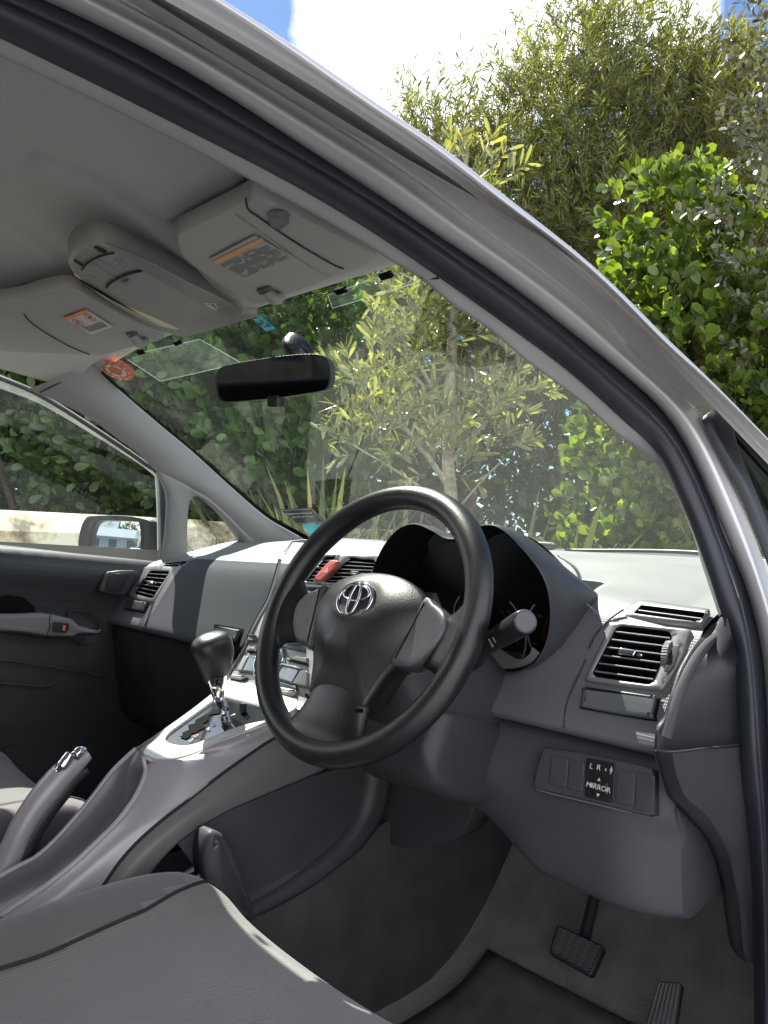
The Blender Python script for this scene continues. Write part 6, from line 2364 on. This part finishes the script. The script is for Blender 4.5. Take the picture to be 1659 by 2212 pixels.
# rear view mirror
rm = empty('rear_view_mirror', (0, 0, 0))
rm.parent = car
rm['label'] = 'black framed interior mirror with its dark reflection tinted in'
def M3(x, y):
    return (x/2, 384+y/2)
n_R = np.array([.42, -.89, -.16])
n_R /= np.linalg.norm(n_R)
mc_ = V(592, 815, x=.0)
d_R = float(n_R@mc_)
def RM(x, y, off=0):
    return VP(*M3(x, y), n_R, d_R, off)
mpx = [(928, 880), (930, 850), (950, 822), (985, 808), (1080, 790), (1200, 772), (1300, 762), (1370, 762), (1405, 772), (1428, 800), (1436, 840), (1434, 880), (1422, 908), (1395, 922), (1300, 938), (1200, 952), (1100, 962), (1000, 970), (960, 968), (940, 950), (932, 920)]
O = crv([RM(x, y) for x, y in mpx], 90, True)
cO = O.mean(axis=0)
rows = []
for k, h in ((.25, -.045), (.7, -.042), (.92, -.030), (.99, -.014), (1.0, -.004), (.995, .001), (.975, .003), (.955, .001)):
    rows.append(cO+(O-cO)*k+n_R*h)
MB().grid(rows, False, True).build('mirror_housing', MT['dashdark'], rm, smooth=True)
gq = cO+(O-cO)*.958+n_R*.001
mesh('mirror_glass', gq, [tuple(range(90))], MT['darkmirror'], rm, smooth=False)
tb = [RM(x, y, .001) for x, y in ((1160, 945), (1210, 938), (1204, 992), (1160, 990))]
pillow(MB(), rounded(tb, .2), n_R, .006, .003, .02).build('dipping_tab', MT['black'], rm, smooth=True)
a_ = RM(1290, 770, -.03)
b_ = ws_hit(650, 745, .004)
MB().tube([a_, (a_+b_)/2+np.array([0, -.01, .0]), b_], [.017, .022, .026], 16, nres=12, flat=(1.2, .7)).build('mirror_stem', MT['black'], rm, smooth=True)

# ============================================================ OUTSIDE: ground, fence, planting, shed
def ground_mat():
    m, nt, b, out = new_mat('driveway_concrete')
    t = nt.nodes.new('ShaderNodeTexCoord')
    n = nt.nodes.new('ShaderNodeTexNoise')
    n.inputs['Scale'].default_value = 60
    n.inputs['Detail'].default_value = 8
    nt.links.new(t.outputs['Object'], n.inputs['Vector'])
    r = nt.nodes.new('ShaderNodeValToRGB')
    r.color_ramp.elements[0].color = (.25, .245, .238, 1)
    r.color_ramp.elements[1].color = (.42, .41, .395, 1)
    nt.links.new(n.outputs[0], r.inputs[0])
    nt.links.new(r.outputs[0], b.inputs['Base Color'])
    b.inputs['Roughness'].default_value = .9
    return m


g = mesh('driveway', [(-60, -90, 0), (60, -90, 0), (60, 60, 0), (-60, 60, 0)], [(0, 1, 2, 3)], ground_mat(), smooth=False)
tag(g, 'grey driveway surface under the car', None, kind='structure')
soil = pbr('garden_soil', (.05, .038, .026), .95, var=.3, bump=('noise', 30, .8, .03))
g = mesh('garden_bed', [(-14, 2.35, .02), (9, 2.35, .02), (9, 16, .02), (-14, 16, .02), (-14, -9, .02), (-3.0, -9, .02), (-3.0, 2.35, .02)], [(0, 6, 5, 4), (0, 1, 2, 3)], soil, smooth=False)
tag(g, 'bare soil bed beneath the hedge planting', None, kind='structure')

rng = np.random.default_rng(11)
LEAF = {}
def leaf_template(kind):
    if kind == 'broad':      # obovate, slightly cupped
        o = [(0, 0, 0), (.16, .22, .03), (.30, .55, .05), (.26, .82, .02), (0, 1.0, -.04), (-.26, .82, .02), (-.30, .55, .05), (-.16, .22, .03), (0, .5, -.02)]
        f = [(8, 0, 1, 2), (8, 2, 3, 4), (8, 4, 5, 6), (8, 6, 7, 0)]
    elif kind == 'lance':
        o = [(0, 0, 0), (.070, .35, .02), (.055, .7, .0), (0, 1, -.08), (-.055, .7, .0), (-.070, .35, .02), (0, .5, -.01)]
        f = [(6, 0, 1, 2), (6, 2, 3, 4), (6, 4, 5, 0)]
        f = [(6, 0, 1), (6, 1, 2), (6, 2, 3), (6, 3, 4), (6, 4, 5), (6, 5, 0)]
    elif kind == 'oblong':   # longer leaf with a blunt tip
        o = [(0, 0, 0), (.07, .3, .03), (.105, .65, .03), (.07, .93, .0), (0, 1, -.03), (-.07, .93, .0), (-.105, .65, .03), (-.07, .3, .03), (0, .5, -.01)]
        f = [(8, 0, 1, 2), (8, 2, 3, 4), (8, 4, 5, 6), (8, 6, 7, 0)]
    elif kind == 'small':
        o = [(0, 0, 0), (.2, .35, .02), (.24, .75, .0), (0, 1, -.02), (-.24, .75, .0), (-.2, .35, .02)]
        f = [(0, 1, 2, 3), (0, 3, 4, 5)]
    return np.array(o, float), f


def leaves_mesh(name, P, Dr, Nr, S, kind, mat, parent):
    """P base points, Dr direction, Nr approx normal, S length"""
    T, F = leaf_template(kind)
    n = len(P)
    Dr = Dr/np.linalg.norm(Dr, axis=1)[:, None]
    X = np.cross(Dr, Nr)
    X /= np.linalg.norm(X, axis=1)[:, None]+1e-9
    Z = np.cross(X, Dr)
    Vx = P[:, None, :]+S[:, None, None]*(T[None, :, 0:1]*X[:, None, :]+T[None, :, 1:2]*Dr[:, None, :]+T[None, :, 2:3]*Z[:, None, :])
    k = len(T)
    me = bpy.data.meshes.new(name)
    nf = len(F)
    fl = np.array([len(f) for f in F])
    flat = np.concatenate([np.array(f) for f in F])
    loops = (flat[None, :]+(np.arange(n)*k)[:, None]).ravel()
    tot = np.tile(fl, n)
    start = np.concatenate([[0], np.cumsum(tot)[:-1]])
    me.vertices.add(n*k)
    me.vertices.foreach_set('co', Vx.reshape(-1).astype(np.float32))
    me.loops.add(len(loops))
    me.loops.foreach_set('vertex_index', loops.astype(np.int32))
    me.polygons.add(len(tot))
    me.polygons.foreach_set('loop_start', start.astype(np.int32))
    me.polygons.foreach_set('loop_total', tot.astype(np.int32))
    me.update(calc_edges=True)
    me.materials.append(mat)
    o = bpy.data.objects.new(name, me)
    COL.objects.link(o)
    if parent:
        o.parent = parent
    return o


def rand_unit(n):
    v = rng.normal(size=(n, 3))
    return v/np.linalg.norm(v, axis=1)[:, None]


def lobes_sample(lobes, n, shell=.55):
    """points in ellipsoid lobes biased to the outside, returns points and outward dirs"""
    L = np.array([l[3:] if len(l) == 6 else (l[3], l[3], l[3]) for l in lobes], float)
    C0 = np.array([l[:3] for l in lobes], float)
    w = (L.prod(axis=1))**(2/3)
    idx = rng.choice(len(lobes), n, p=w/w.sum())
    u = rand_unit(n)
    r = (shell**3+(1-shell**3)*rng.random(n))**(1/3)
    return C0[idx]+u*L[idx]*r[:, None], u


def twigs(points, dirs, length, nseg=5, droop=.0, curl=.15):
    """returns array (n, nseg+1, 3)"""
    n = len(points)
    out = np.zeros((n, nseg+1, 3))
    p = points.copy()
    d = dirs/np.linalg.norm(dirs, axis=1)[:, None]
    out[:, 0] = p
    L = length*(0.6+.8*rng.random(n))
    for i in range(nseg):
        d = d+rng.normal(size=(n, 3))*curl/2+np.array([0, 0, -droop])
        d /= np.linalg.norm(d, axis=1)[:, None]
        p = p+d*(L/nseg)[:, None]
        out[:, i+1] = p
    return out


def twig_mesh(name, T, rad, mat, parent):
    n, m, _ = T.shape
    me = bpy.data.meshes.new(name)
    offs = np.array([(math.cos(a), math.sin(a), 0) for a in (0, 2.1, 4.2)])
    taper = np.linspace(1, .35, m)
    Vx = T[:, :, None, :]+offs[None, None]*(rad*taper)[None, :, None, None]
    V_ = Vx.reshape(-1, 3)
    base = (np.arange(n)*m*3)[:, None, None]
    i = np.arange(m-1)[None, :, None]*3
    j = np.arange(3)[None, None, :]
    a = base+i+j
    b = base+i+(j+1) % 3
    q = np.stack([a, b, b+3, a+3], axis=-1).reshape(-1, 4)
    me.vertices.add(len(V_))
    me.vertices.foreach_set('co', V_.reshape(-1).astype(np.float32))
    me.loops.add(q.size)
    me.loops.foreach_set('vertex_index', q.ravel().astype(np.int32))
    me.polygons.add(len(q))
    me.polygons.foreach_set('loop_start', (np.arange(len(q))*4).astype(np.int32))
    me.polygons.foreach_set('loop_total', np.full(len(q), 4, np.int32))
    me.update(calc_edges=True)
    me.materials.append(mat)
    o = bpy.data.objects.new(name, me)
    COL.objects.link(o)
    if parent:
        o.parent = parent
    return o


def leaves_on_twigs(T, per, size, spread=.8, up=.25, tipbias=0.0):
    n, m, _ = T.shape
    t = rng.random((n, per))
    if tipbias:
        t = t**(1/(1+tipbias))
    s = t*(m-1)
    i = np.clip(s.astype(int), 0, m-2)
    f = (s-i)[..., None]
    ii = np.arange(n)[:, None]
    P = T[ii, i]*(1-f)+T[ii, i+1]*f
    tan = T[ii, i+1]-T[ii, i]
    tan /= np.linalg.norm(tan, axis=2)[..., None]+1e-9
    side = rng.normal(size=(n, per, 3))
    side -= (side*tan).sum(axis=2)[..., None]*tan
    side /= np.linalg.norm(side, axis=2)[..., None]
    d = tan*(1-spread*.5)+side*spread+np.array([0, 0, up])
    nr = np.cross(d, side)+rng.normal(size=(n, per, 3))*.25+np.array([0, 0, .5])
    S = size*(.6+.6*rng.random((n, per)))
    return P.reshape(-1, 3), d.reshape(-1, 3), nr.reshape(-1, 3), S.reshape(-1)


bark = pbr('grey_brown_bark', (.13, .10, .075), .9, bump=('noise', 60, .8, .01), var=.35, varscale=20)
barklight = pbr('lichen_grey_bark', (.30, .27, .21), .9, bump=('noise', 60, .8, .01), var=.45, varscale=30)
barkred = pbr('reddish_twig_bark', (.14, .075, .045), .8)


def plant(kind, label, cat, base, stems, lobes, n_tw, tw_len, per, size, leafkind, mat, tmat=bark, shell=.55, dirup=.5, droop=0, spread=.8, up=.25, tipbias=0, trad=.003, group=None, curl=.15, outw=1.0, tops=None):
    e = empty(kind, tuple(base))
    tag(e, label, cat, group)
    b0 = np.array(base, float)
    tr = MB()
    for pts, r_ in stems:
        tr.tube([np.array(p)-b0 for p in pts], r_, 8, nres=22)
    if stems:
        tr.build('trunk', tmat, e, smooth=True)
    P, u = lobes_sample(lobes, n_tw, shell)
    d = u*outw+np.array([0, 0, dirup])+rng.normal(size=(n_tw, 3))*.35
    T = twigs(P-b0, d, tw_len, 5, droop, curl)
    if tops:
        px_, dist, ln = tops
        P2 = np.array([AT(x, y+ln/dist*1618, dist) for x, y in px_])
        T = np.concatenate([T, twigs(P2-b0, np.tile(np.array([[0, 0, 1.]]), (len(P2), 1))+rng.normal(size=(len(P2), 3))*.15, ln, 5, 0, .15)])
    twig_mesh('branches', T, trad, tmat, e)
    LP, LD, LN, LS = leaves_on_twigs(T, per, size, spread, up, tipbias)
    leaves_mesh('crown', LP, LD, LN, LS, leafkind, mat, e)
    return e


def lob(px, py, dist, r, rz=None, ry=None):
    p = AT(px, py, dist)
    return (p[0], p[1], p[2], r, ry or r, rz or r)


def foot(px, dist, y0=1400):
    p = AT(px, y0, dist)
    return (p[0], p[1], 0.0)


L_bright = leaf_mat('bright_hedge_leaf', (.066, .122, .028), vvar=.6, trans=.40, rough=.25, tip=(.13, .19, .03), tipfrac=.25)
L_dark = leaf_mat('dark_hedge_leaf', (.050, .098, .034), vvar=.6, trans=.34, rough=.28, tip=(.07, .15, .03), tipfrac=.08)
L_will = leaf_mat('narrow_olive_leaf', (.084, .116, .046), vvar=.55, trans=.36, rough=.33, tip=(.14, .15, .05), tipfrac=.2)
L_grey = leaf_mat('grey_green_leaf', (.065, .085, .052), vvar=.5, trans=.12, rough=.35)
L_yel = leaf_mat('yellow_green_leaf', (.125, .165, .078), vvar=.5, trans=.27, rough=.20, tip=(.26, .25, .11), tipfrac=.22)
L_flax = leaf_mat('flax_blade', (.060, .085, .045), vvar=.45, trans=.15, rough=.35, tip=(.14, .12, .05), tipfrac=.10)

# bright broad leaved hedge shrubs on the right
hb_ = foot(1560, 4.3)
plant('broadleaf_hedge', 'glossy bright green broad leaved hedge shrub right of the windscreen pillar', 'hedge', hb_,
      [([hb_, AT(1540, 1100, 4.3), AT(1500, 700, 4.3)], [.05, .02])],
      [lob(1440, 520, 4.25, .30, .34), lob(1400, 700, 4.2, .32), lob(1600, 640, 4.3, .42, .5), lob(1560, 850, 4.1, .42, .5), lob(1380, 980, 4.2, .30, .34), lob(1500, 1080, 4.15, .40, .4), lob(1660, 1050, 4.2, .5), lob(1350, 1160, 4.1, .26, .22), lob(1480, 1260, 4.1, .45), lob(1420, 1400, 4.1, .5), lob(1650, 1400, 4.2, .6)],
      2600, .16, 11, .078, 'broad', L_bright, barkred, shell=.62, dirup=.6, tipbias=1.3, spread=.9, up=.35, trad=.002)
# grey leaved shrub, upper right corner
gb2 = foot(1760, 3.7)
plant('grey_leaf_shrub', 'grey green small leaved shrub at the upper right corner', 'shrub', gb2,
      [([gb2, AT(1760, 900, 3.7), AT(1690, 500, 3.6), AT(1630, 330, 3.6)], [.03, .008]), ([gb2, AT(1780, 700, 3.7), AT(1720, 300, 3.6), AT(1665, 60, 3.5)], [.03, .006])],
      [lob(1650, 330, 3.55, .13, .2), lob(1625, 440, 3.5, .14, .16), lob(1655, 560, 3.5, .15), lob(1680, 700, 3.5, .15, .2), lob(1700, 250, 3.6, .16, .3), lob(1690, 60, 3.5, .10, .14), lob(1670, 130, 3.5, .07, .08)],
      120, .20, 18, .042, 'small', L_grey, bark, shell=.2, dirup=.7, spread=.85, up=.2, trad=.0028)
# tall willowy trees with narrow leaves behind
wf1 = foot(1270, 7.0)
willow_stems = lambda f, tops: [([f, AT(tx*.5+tx2*.5, 1000, 7.1), AT(tx, ty, 7.0)], [.05, .010]) for tx, ty, tx2 in tops]
plant('narrow_leaf_tree', 'tall tree with narrow olive leaves reaching above the roof line', 'tree', wf1,
      willow_stems(wf1, [(1230, 120, 1270), (1330, 90, 1290), (1180, 260, 1240), (1400, 180, 1330)]),
      [lob(1235, 170, 7.0, .42, .50), lob(1330, 130, 7.0, .38, .45), lob(1180, 330, 6.8, .60), lob(1340, 330, 6.8, .65), lob(1250, 520, 6.6, .70), lob(1430, 250, 7.0, .50), lob(1380, 480, 6.8, .6), lob(1230, 760, 6.8, .75), lob(1100, 620, 6.8, .6)],
      2500, .42, 28, .090, 'lance', L_will, bark, shell=.45, dirup=.75, spread=.75, up=.15, trad=.0035, curl=.22,
      tops=([(1060, 165), (1150, 125), (1215, 70), (1200, 30), (1345, 5), (1310, 20), (1260, 25), (1390, 60), (1100, 150)], 7.0, .6))
wf2 = foot(960, 7.2)
plant('narrow_leaf_tree', 'shorter narrow leaved tree against the white cloud by the roof edge', 'tree', wf2,
      willow_stems(wf2, [(960, 260, 960), (890, 330, 930), (1060, 260, 1000)]),
      [lob(960, 330, 7.2, .40, .45), lob(880, 390, 7.2, .32), lob(1060, 350, 7.2, .40, .4), lob(1000, 500, 7.1, .7), lob(860, 560, 7.1, .7), lob(960, 760, 7.0, .8), lob(780, 720, 7.0, .7)],
      1500, .42, 28, .090, 'lance', L_will, bark, shell=.45, dirup=.85, spread=.75, up=.15, trad=.0035, curl=.22,
      tops=([(962, 120), (870, 165), (910, 150), (1010, 190), (840, 225), (940, 170), (985, 150)], 7.2, .6))
wf3 = foot(1560, 6.8)
plant('narrow_leaf_tree', 'yellowish narrow leaved tree in front of the blue sky', 'tree', wf3,
      willow_stems(wf3, [(1510, 110, 1550), (1600, 120, 1600)]),
      [lob(1510, 210, 6.8, .28, .36), lob(1610, 230, 6.6, .36, .4), lob(1560, 350, 6.5, .6), lob(1640, 500, 6.4, .6), lob(1500, 480, 6.5, .5), lob(1560, 700, 6.4, .7)],
      1500, .40, 24, .10, 'lance', leaf_mat('narrow_yellowish_leaf', (.095, .120, .042), vvar=.5, trans=.34, rough=.35, tip=(.17, .15, .035), tipfrac=.2), bark, shell=.45, dirup=.75, spread=.75, up=.15, trad=.0035, curl=.22)
# yellow green small tree in front of the car
yf = foot(975, 3.9)
yt = [([yf, AT(978, 1150, 3.9), AT(968, 1000, 3.9), AT(975, 800, 3.9), AT(985, 500, 3.9), AT(1010, 330, 3.95)], [.038, .034, .028, .012]),
      ([AT(970, 1050, 3.9), AT(880, 930, 3.8), AT(790, 850, 3.7), AT(770, 760, 3.7)], [.018, .006]),
      ([AT(970, 1000, 3.9), AT(1060, 900, 3.8), AT(1130, 830, 3.7)], [.016, .005]),
      ([AT(972, 1100, 3.9), AT(860, 1020, 3.7), AT(760, 960, 3.6)], [.012, .004]),
      ([AT(972, 900, 3.9), AT(900, 780, 3.8), AT(850, 700, 3.8)], [.014, .004]),
      ([AT(972, 1120, 3.9), AT(1040, 1040, 3.7), AT(1090, 990, 3.6)], [.008, .003])]
yl = [lob(1010, 370, 3.95, .09, .10), lob(1050, 420, 3.9, .07, .10), lob(975, 400, 3.95, .06), lob(880, 650, 3.8, .12, .16), lob(900, 770, 3.8, .16), lob(960, 700, 3.9, .18), lob(810, 790, 3.7, .15, .10), lob(770, 860, 3.6, .11, .08), lob(1090, 830, 3.7, .16, .10),
      lob(1130, 790, 3.7, .10, .07), lob(1010, 900, 3.8, .16, .12), lob(870, 920, 3.7, .17, .10), lob(790, 960, 3.6, .10, .07), lob(1060, 960, 3.7, .10, .07), lob(940, 1000, 3.7, .14, .08), lob(905, 620, 3.8, .10, .12), lob(1030, 560, 3.9, .12, .2), lob(970, 540, 3.9, .12, .16)]
plant('yellow_leaf_tree', 'small sunlit tree with yellow green blunt leaves on a pale lichen spotted trunk', 'tree', yf, yt, yl,
      300, .16, 12, .088, 'oblong', L_yel, barklight, shell=.2, dirup=.75, spread=.75, up=.3, tipbias=1.0, trad=.0025)

# flax clumps
def flax(px, dist, n, hgt, label, leanx=0, base_y=1290):
    p = AT(px, base_y, dist)
    b = np.array([p[0], p[1], 0.0])
    e = empty('flax_clump', tuple(b))
    tag(e, label, 'flax', 'flax clumps in the bed ahead of the car')
    vs, fs = [], []
    for i in range(n):
        a = rng.random()*2*math.pi
        out = np.array([math.cos(a), math.sin(a), 0])
        L = hgt*(.65+.5*rng.random())
        lean = .12+.55*rng.random()**1.3
        w = .022+.014*rng.random()
        side = np.array([-out[1], out[0], 0])
        p0 = out*.07*rng.random()
        m = 9
        bend = rng.random()*.9
        k0_ = len(vs)
        pos = p0.copy()
        ang = lean*.5
        for k in range(m+1):
            t = k/m
            ww = w*(1-t**3)*(.6+.8*min(1, t*3)*.6)
            c = side*math.cos(.2)
            nrm = np.array([0, 0, 1.])
            vs.append(pos-c*ww)
            vs.append(pos+out*.006*(1-t))
            vs.append(pos+c*ww)
            ang = lean*(.5+t)+bend*t**2.5
            pos = pos+(out*math.sin(ang)+np.array([0, 0, math.cos(ang)]))*L/m
        for k in range(m):
            a0 = k0_+k*3
            fs.append((a0, a0+1, a0+4, a0+3))
            fs.append((a0+1, a0+2, a0+5, a0+4))
    mesh('blades', vs, fs, L_flax, e, smooth=True)
    return e


flax(700, 3.5, 60, 1.35, 'flax clump left of the steering wheel rim seen through the glass')
flax(860, 3.6, 55, 1.3, 'flax clump directly behind the top of the steering wheel')
flax(1080, 3.7, 60, 1.35, 'flax clump with long arching blades right of the yellow tree')
flax(1210, 3.9, 50, 1.3, 'flax clump leaning against the bright hedge')
flax(600, 4.2, 45, 1.5, 'darker flax clump low beside the passenger pillar')

# dark hedge plants on the left and behind
df = foot(560, 5.2)
plant('dark_leaf_shrub', 'dark green broad leaved shrub seen below the interior mirror', 'shrub', df,
      [([df, AT(600, 1100, 5.2), AT(650, 950, 5.2)], [.04, .015])],
      [lob(650, 930, 5.0, .42, .5), lob(600, 1050, 5.0, .5), lob(520, 850, 5.3, .6, .7), lob(420, 800, 5.4, .6), lob(680, 1080, 4.6, .3), lob(560, 700, 5.6, .7), lob(740, 980, 5.6, .5)],
      1700, .20, 10, .085, 'broad', leaf_mat('mid_hedge_leaf', (.042, .105, .024), vvar=.5, trans=.35, rough=.28, tip=(.10, .20, .03), tipfrac=.15), bark, shell=.6, dirup=.5, tipbias=1.1, spread=.9, up=.3)
df = foot(300, 5.6)
plant('dark_leaf_shrub', 'dark glossy hedge plant beyond the passenger pillar', 'shrub', df,
      [([df, AT(320, 1100, 5.6), AT(330, 850, 5.6)], [.05, .015])],
      [lob(330, 800, 5.5, .6, .7), lob(300, 950, 5.4, .6), lob(430, 950, 5.4, .55), lob(480, 1080, 5.3, .5), lob(240, 1020, 5.2, .45), lob(380, 640, 5.7, .6), lob(230, 800, 5.6, .6)],
      1900, .20, 10, .085, 'broad', L_dark, bark, shell=.6, dirup=.5, tipbias=1.1, spread=.9, up=.3)
tf = foot(75, 5.6)
tstems = [([tf, AT(70, 1150, 5.6), AT(85, 1000, 5.6), AT(60, 880, 5.5), AT(30, 780, 5.5)], [.08, .06, .03]),
          ([tf, AT(95, 1100, 5.6), AT(112, 970, 5.5), AT(150, 860, 5.5)], [.07, .045, .02]),
          ([tf, AT(60, 1060, 5.6), AT(40, 950, 5.5), AT(20, 860, 5.5)], [.05, .035, .02]),
          ([AT(85, 1040, 5.55), AT(120, 1000, 5.5), AT(138, 930, 5.5)], [.03, .012]),
          ([tf, AT(40, 1150, 5.7), AT(5, 1020, 5.6), AT(-10, 900, 5.6)], [.05, .03, .02])]
plant('multi_stem_tree', 'dark tree with several brown stems outside the passenger window', 'tree', tf, tstems,
      [lob(60, 800, 5.5, .55, .4), lob(-60, 780, 5.5, .6), lob(160, 820, 5.5, .5, .4), lob(180, 960, 5.4, .35), lob(-150, 950, 5.6, .6), lob(40, 700, 5.6, .7), lob(230, 900, 5.5, .4), lob(200, 1080, 5.4, .35, .25)],
      1500, .22, 10, .085, 'broad', L_dark, pbr('brown_tree_bark', (.12, .085, .06), .9, bump=('noise', 60, .8, .01), var=.35, varscale=20), shell=.5, dirup=.4, tipbias=1.0, spread=.9, up=.3)
# deep mass of foliage closing the view
bkl = []
for (px, py, dd, r_) in [(-300, 900, 8, 1.3), (-100, 1000, 8, 1.3), (100, 950, 8, 1.3), (300, 950, 8.2, 1.3), (500, 900, 8.2, 1.3), (700, 950, 8.4, 1.2), (900, 1000, 8.4, 1.1), (1100, 1000, 8.6, 1.1), (1350, 1000, 8.4, 1.1), (1600, 950, 8.2, 1.2), (1850, 900, 8, 1.3),
                         (-300, 600, 8.5, 1.3), (0, 620, 8.5, 1.3), (250, 620, 8.5, 1.3), (480, 640, 8.6, 1.2), (1200, 650, 8.5, 1.0), (1450, 600, 8.4, 1.0), (1700, 550, 8.4, 1.0), (700, 720, 8.6, 1.0), (-100, 1250, 7, 1.0), (200, 1250, 7, 1.0), (500, 1250, 7.5, 1.0), (800, 1250, 7.5, 1.0), (1100, 1250, 7.5, 1.0), (1400, 1250, 7.5, 1.0)]:
    p = AT(px, py, dd)
    bkl.append((p[0], p[1], max(.5, p[2]), r_, r_, r_*.9))
P, u = lobes_sample(bkl, 9000, .5)
P[:, 2] = np.abs(P[:, 2])
T = twigs(P, u+np.array([0, 0, .4]), .4, 4, 0, .2)
LP, LD, LN, LS = leaves_on_twigs(T, 10, .13, .9, .2)
hm = leaves_mesh('hedge_backdrop', LP, LD, LN, LS, 'small', leaf_mat('backdrop_leaf', (.026, .055, .020), vvar=.5, trans=.25, rough=.4, tip=(.05, .09, .02), tipfrac=.1), None)
tag(hm, 'deep dark green mass of foliage closing the view behind the garden', None, kind='stuff')

# ---- white rail fence beside the passenger side
ra = V(-260, 1093, x=-2.35)
rb_ = V(0, 1102, x=-2.35)
A0 = V(0, 1101, x=-2.35)
A1 = V(403, 1121, x=-2.35)
dirv = A1-A0
dirv[2] = 0
dirv /= np.linalg.norm(dirv)
slope = (A1[2]-A0[2])/np.linalg.norm((A1-A0)[:2])
fe = empty('rail_fence', (A0[0], A0[1], 0))
tag(fe, 'weathered white timber rail fence beside the passenger side of the car', 'fence')
F0 = np.array([A0[0], A0[1], 0])
mrail, nt, b, out = new_mat('weathered_white_paint')
t = nt.nodes.new('ShaderNodeTexCoord')
n1 = nt.nodes.new('ShaderNodeTexNoise')
n1.inputs['Scale'].default_value = 5
n1.inputs['Detail'].default_value = 12
n1.inputs['Roughness'].default_value = .72
nt.links.new(t.outputs['Object'], n1.inputs['Vector'])
r1_ = nt.nodes.new('ShaderNodeValToRGB')
ee = r1_.color_ramp.elements
ee[0].position = .38
ee[0].color = (.10, .085, .055, 1)
ee[1].position = .56
ee[1].color = (.70, .66, .56, 1)
x_ = ee.new(.47)
x_.color = (.45, .38, .24, 1)
nt.links.new(n1.outputs[0], r1_.inputs[0])
nt.links.new(r1_.outputs[0], b.inputs['Base Color'])
b.inputs['Roughness'].default_value = .75
per = np.array([dirv[1], -dirv[0], 0])       # towards the car (+x)
if per[0] < 0:
    per = -per
H = .172
for k, (s0_, s1_) in enumerate(((-3.2, -.75), (-.742, 1.02), (1.028, 4.2))):
    pr_ = []
    for s_ in (s0_, s1_):
        zt = A0[2]+slope*s_-(.004 if k != 1 else 0)
        c = np.array([A0[0], A0[1], 0])+dirv*s_-F0
        pr_.append([c+np.array([0, 0, zt])-per*.07, c+np.array([0, 0, zt-.0])-per*.055, c+per*.055+np.array([0, 0, zt-.085]), c+per*.060+np.array([0, 0, zt-.092]), c+per*.060+np.array([0, 0, zt-H]), c-per*.07+np.array([0, 0, zt-H])])
    m = MB()
    m.grid([[*pr_[0]], [*pr_[1]]], False, True)
    m.f += [(0, 1, 2, 3, 4, 5), (11, 10, 9, 8, 7, 6)]
    m.build('rail', mrail, fe, bevel=.004)
for s_ in (-2.0, .1, 2.4):
    c = dirv*s_
    m = MB()
    m.prism([c+dirv*.06+per*.0-per*.09, c-dirv*.06-per*.09, c-dirv*.06+per*.045, c+dirv*.06+per*.045], (0, 0, A0[2]-.14))
    m.build('post', mrail, fe, bevel=.005)

# ---- things behind the car that show in the side mirror
shed = empty('garden_shed', (-1.6, -14.5, 0))
tag(shed, 'grey blue shed with a low pitched roof reflected in the side mirror', 'shed')
wmat = pbr('blue_grey_weatherboard', (.30, .36, .42), .6, var=.08)
rmat = pbr('grey_metal_roof', (.20, .24, .27), .4, metal=.2)
m = MB()
m.box((-3.2, -2.0, 0), (2.6, 2.0, 1.75))
m.prism([(-3.2, -2.0, 1.75), (-3.2, 2.0, 1.75), (-3.2, 0, 2.5)], (5.8, 0, 0))
m.build('wall', wmat, shed)
m = MB()
for s in (-1, 1):
    m.prism([(-3.5, s*2.3, 1.64), (-3.5, 0, 2.56), (-3.5, 0, 2.62), (-3.5, s*2.35, 1.72)], (6.4, 0, 0))
m.build('roof', rmat, shed)
for k in range(3):
    MB().box((-2.6+k*1.8, 2.0, .5), (-1.8+k*1.8, 2.03, 1.5)).build('window', MT['lcd'], shed)
fc = empty('paling_fence', (-1.5, -9.5, 0))
tag(fc, 'brown timber paling fence in front of the shed behind the car', 'fence')
fmat = pbr('brown_fence_timber', (.20, .17, .13), .85, var=.3)
m = MB()
for k in range(60):
    h = .92+.02*math.sin(k*7.3)
    m.box((-4.5+k*.14, -.01, 0), (-4.5+k*.14+.13, .01, h))
m.build('palings', fmat, fc)['kind'] = 'stuff'
for k in range(5):
    MB().box((-4.5+k*2.0, .01, 0), (-4.40+k*2.0, .10, 1.0)).build('fence_post', fmat, fc)
hs = empty('weatherboard_house', (-7.5, -24, 0))
tag(hs, 'pale house with a gabled grey roof far behind the car', 'house')
m = MB()
m.box((-5, -4, 0), (5, 4, 3.2))
m.prism([(-5, -4, 3.2), (-5, 4, 3.2), (-5, 0, 5.6)], (10, 0, 0))
m.build('wall', pbr('cream_weatherboard', (.5, .5, .48), .7), hs)
m = MB()
for s in (-1, 1):
    m.prism([(-5.4, s*4.5, 3.0), (-5.4, 0, 5.7), (-5.4, 0, 5.82), (-5.4, s*4.55, 3.12)], (10.8, 0, 0))
m.build('roof', rmat, hs)
for k, (x, y, h) in enumerate(((-3.4, -21, 3.6), (-.4, -22, 4.2), (3.0, -21, 3.4))):
    plant('garden_tree', ('rounded green tree left of the shed roof in the mirror', 'taller dark green tree above the shed roof in the mirror', 'green tree right of the shed, behind the car')[k], 'tree', (x, y, 0),
          [([(x, y, 0), (x+.1, y, h*.6)], [.12, .06])], [(x, y, h*.72, 1.3, 1.3, h*.30), (x+.7, y, h*.6, .9, .9, .7), (x-.7, y+.2, h*.62, .9, .9, .7)],
          500, .5, 14, .16, 'small', L_dark, bark, shell=.4, dirup=.5, spread=.9)
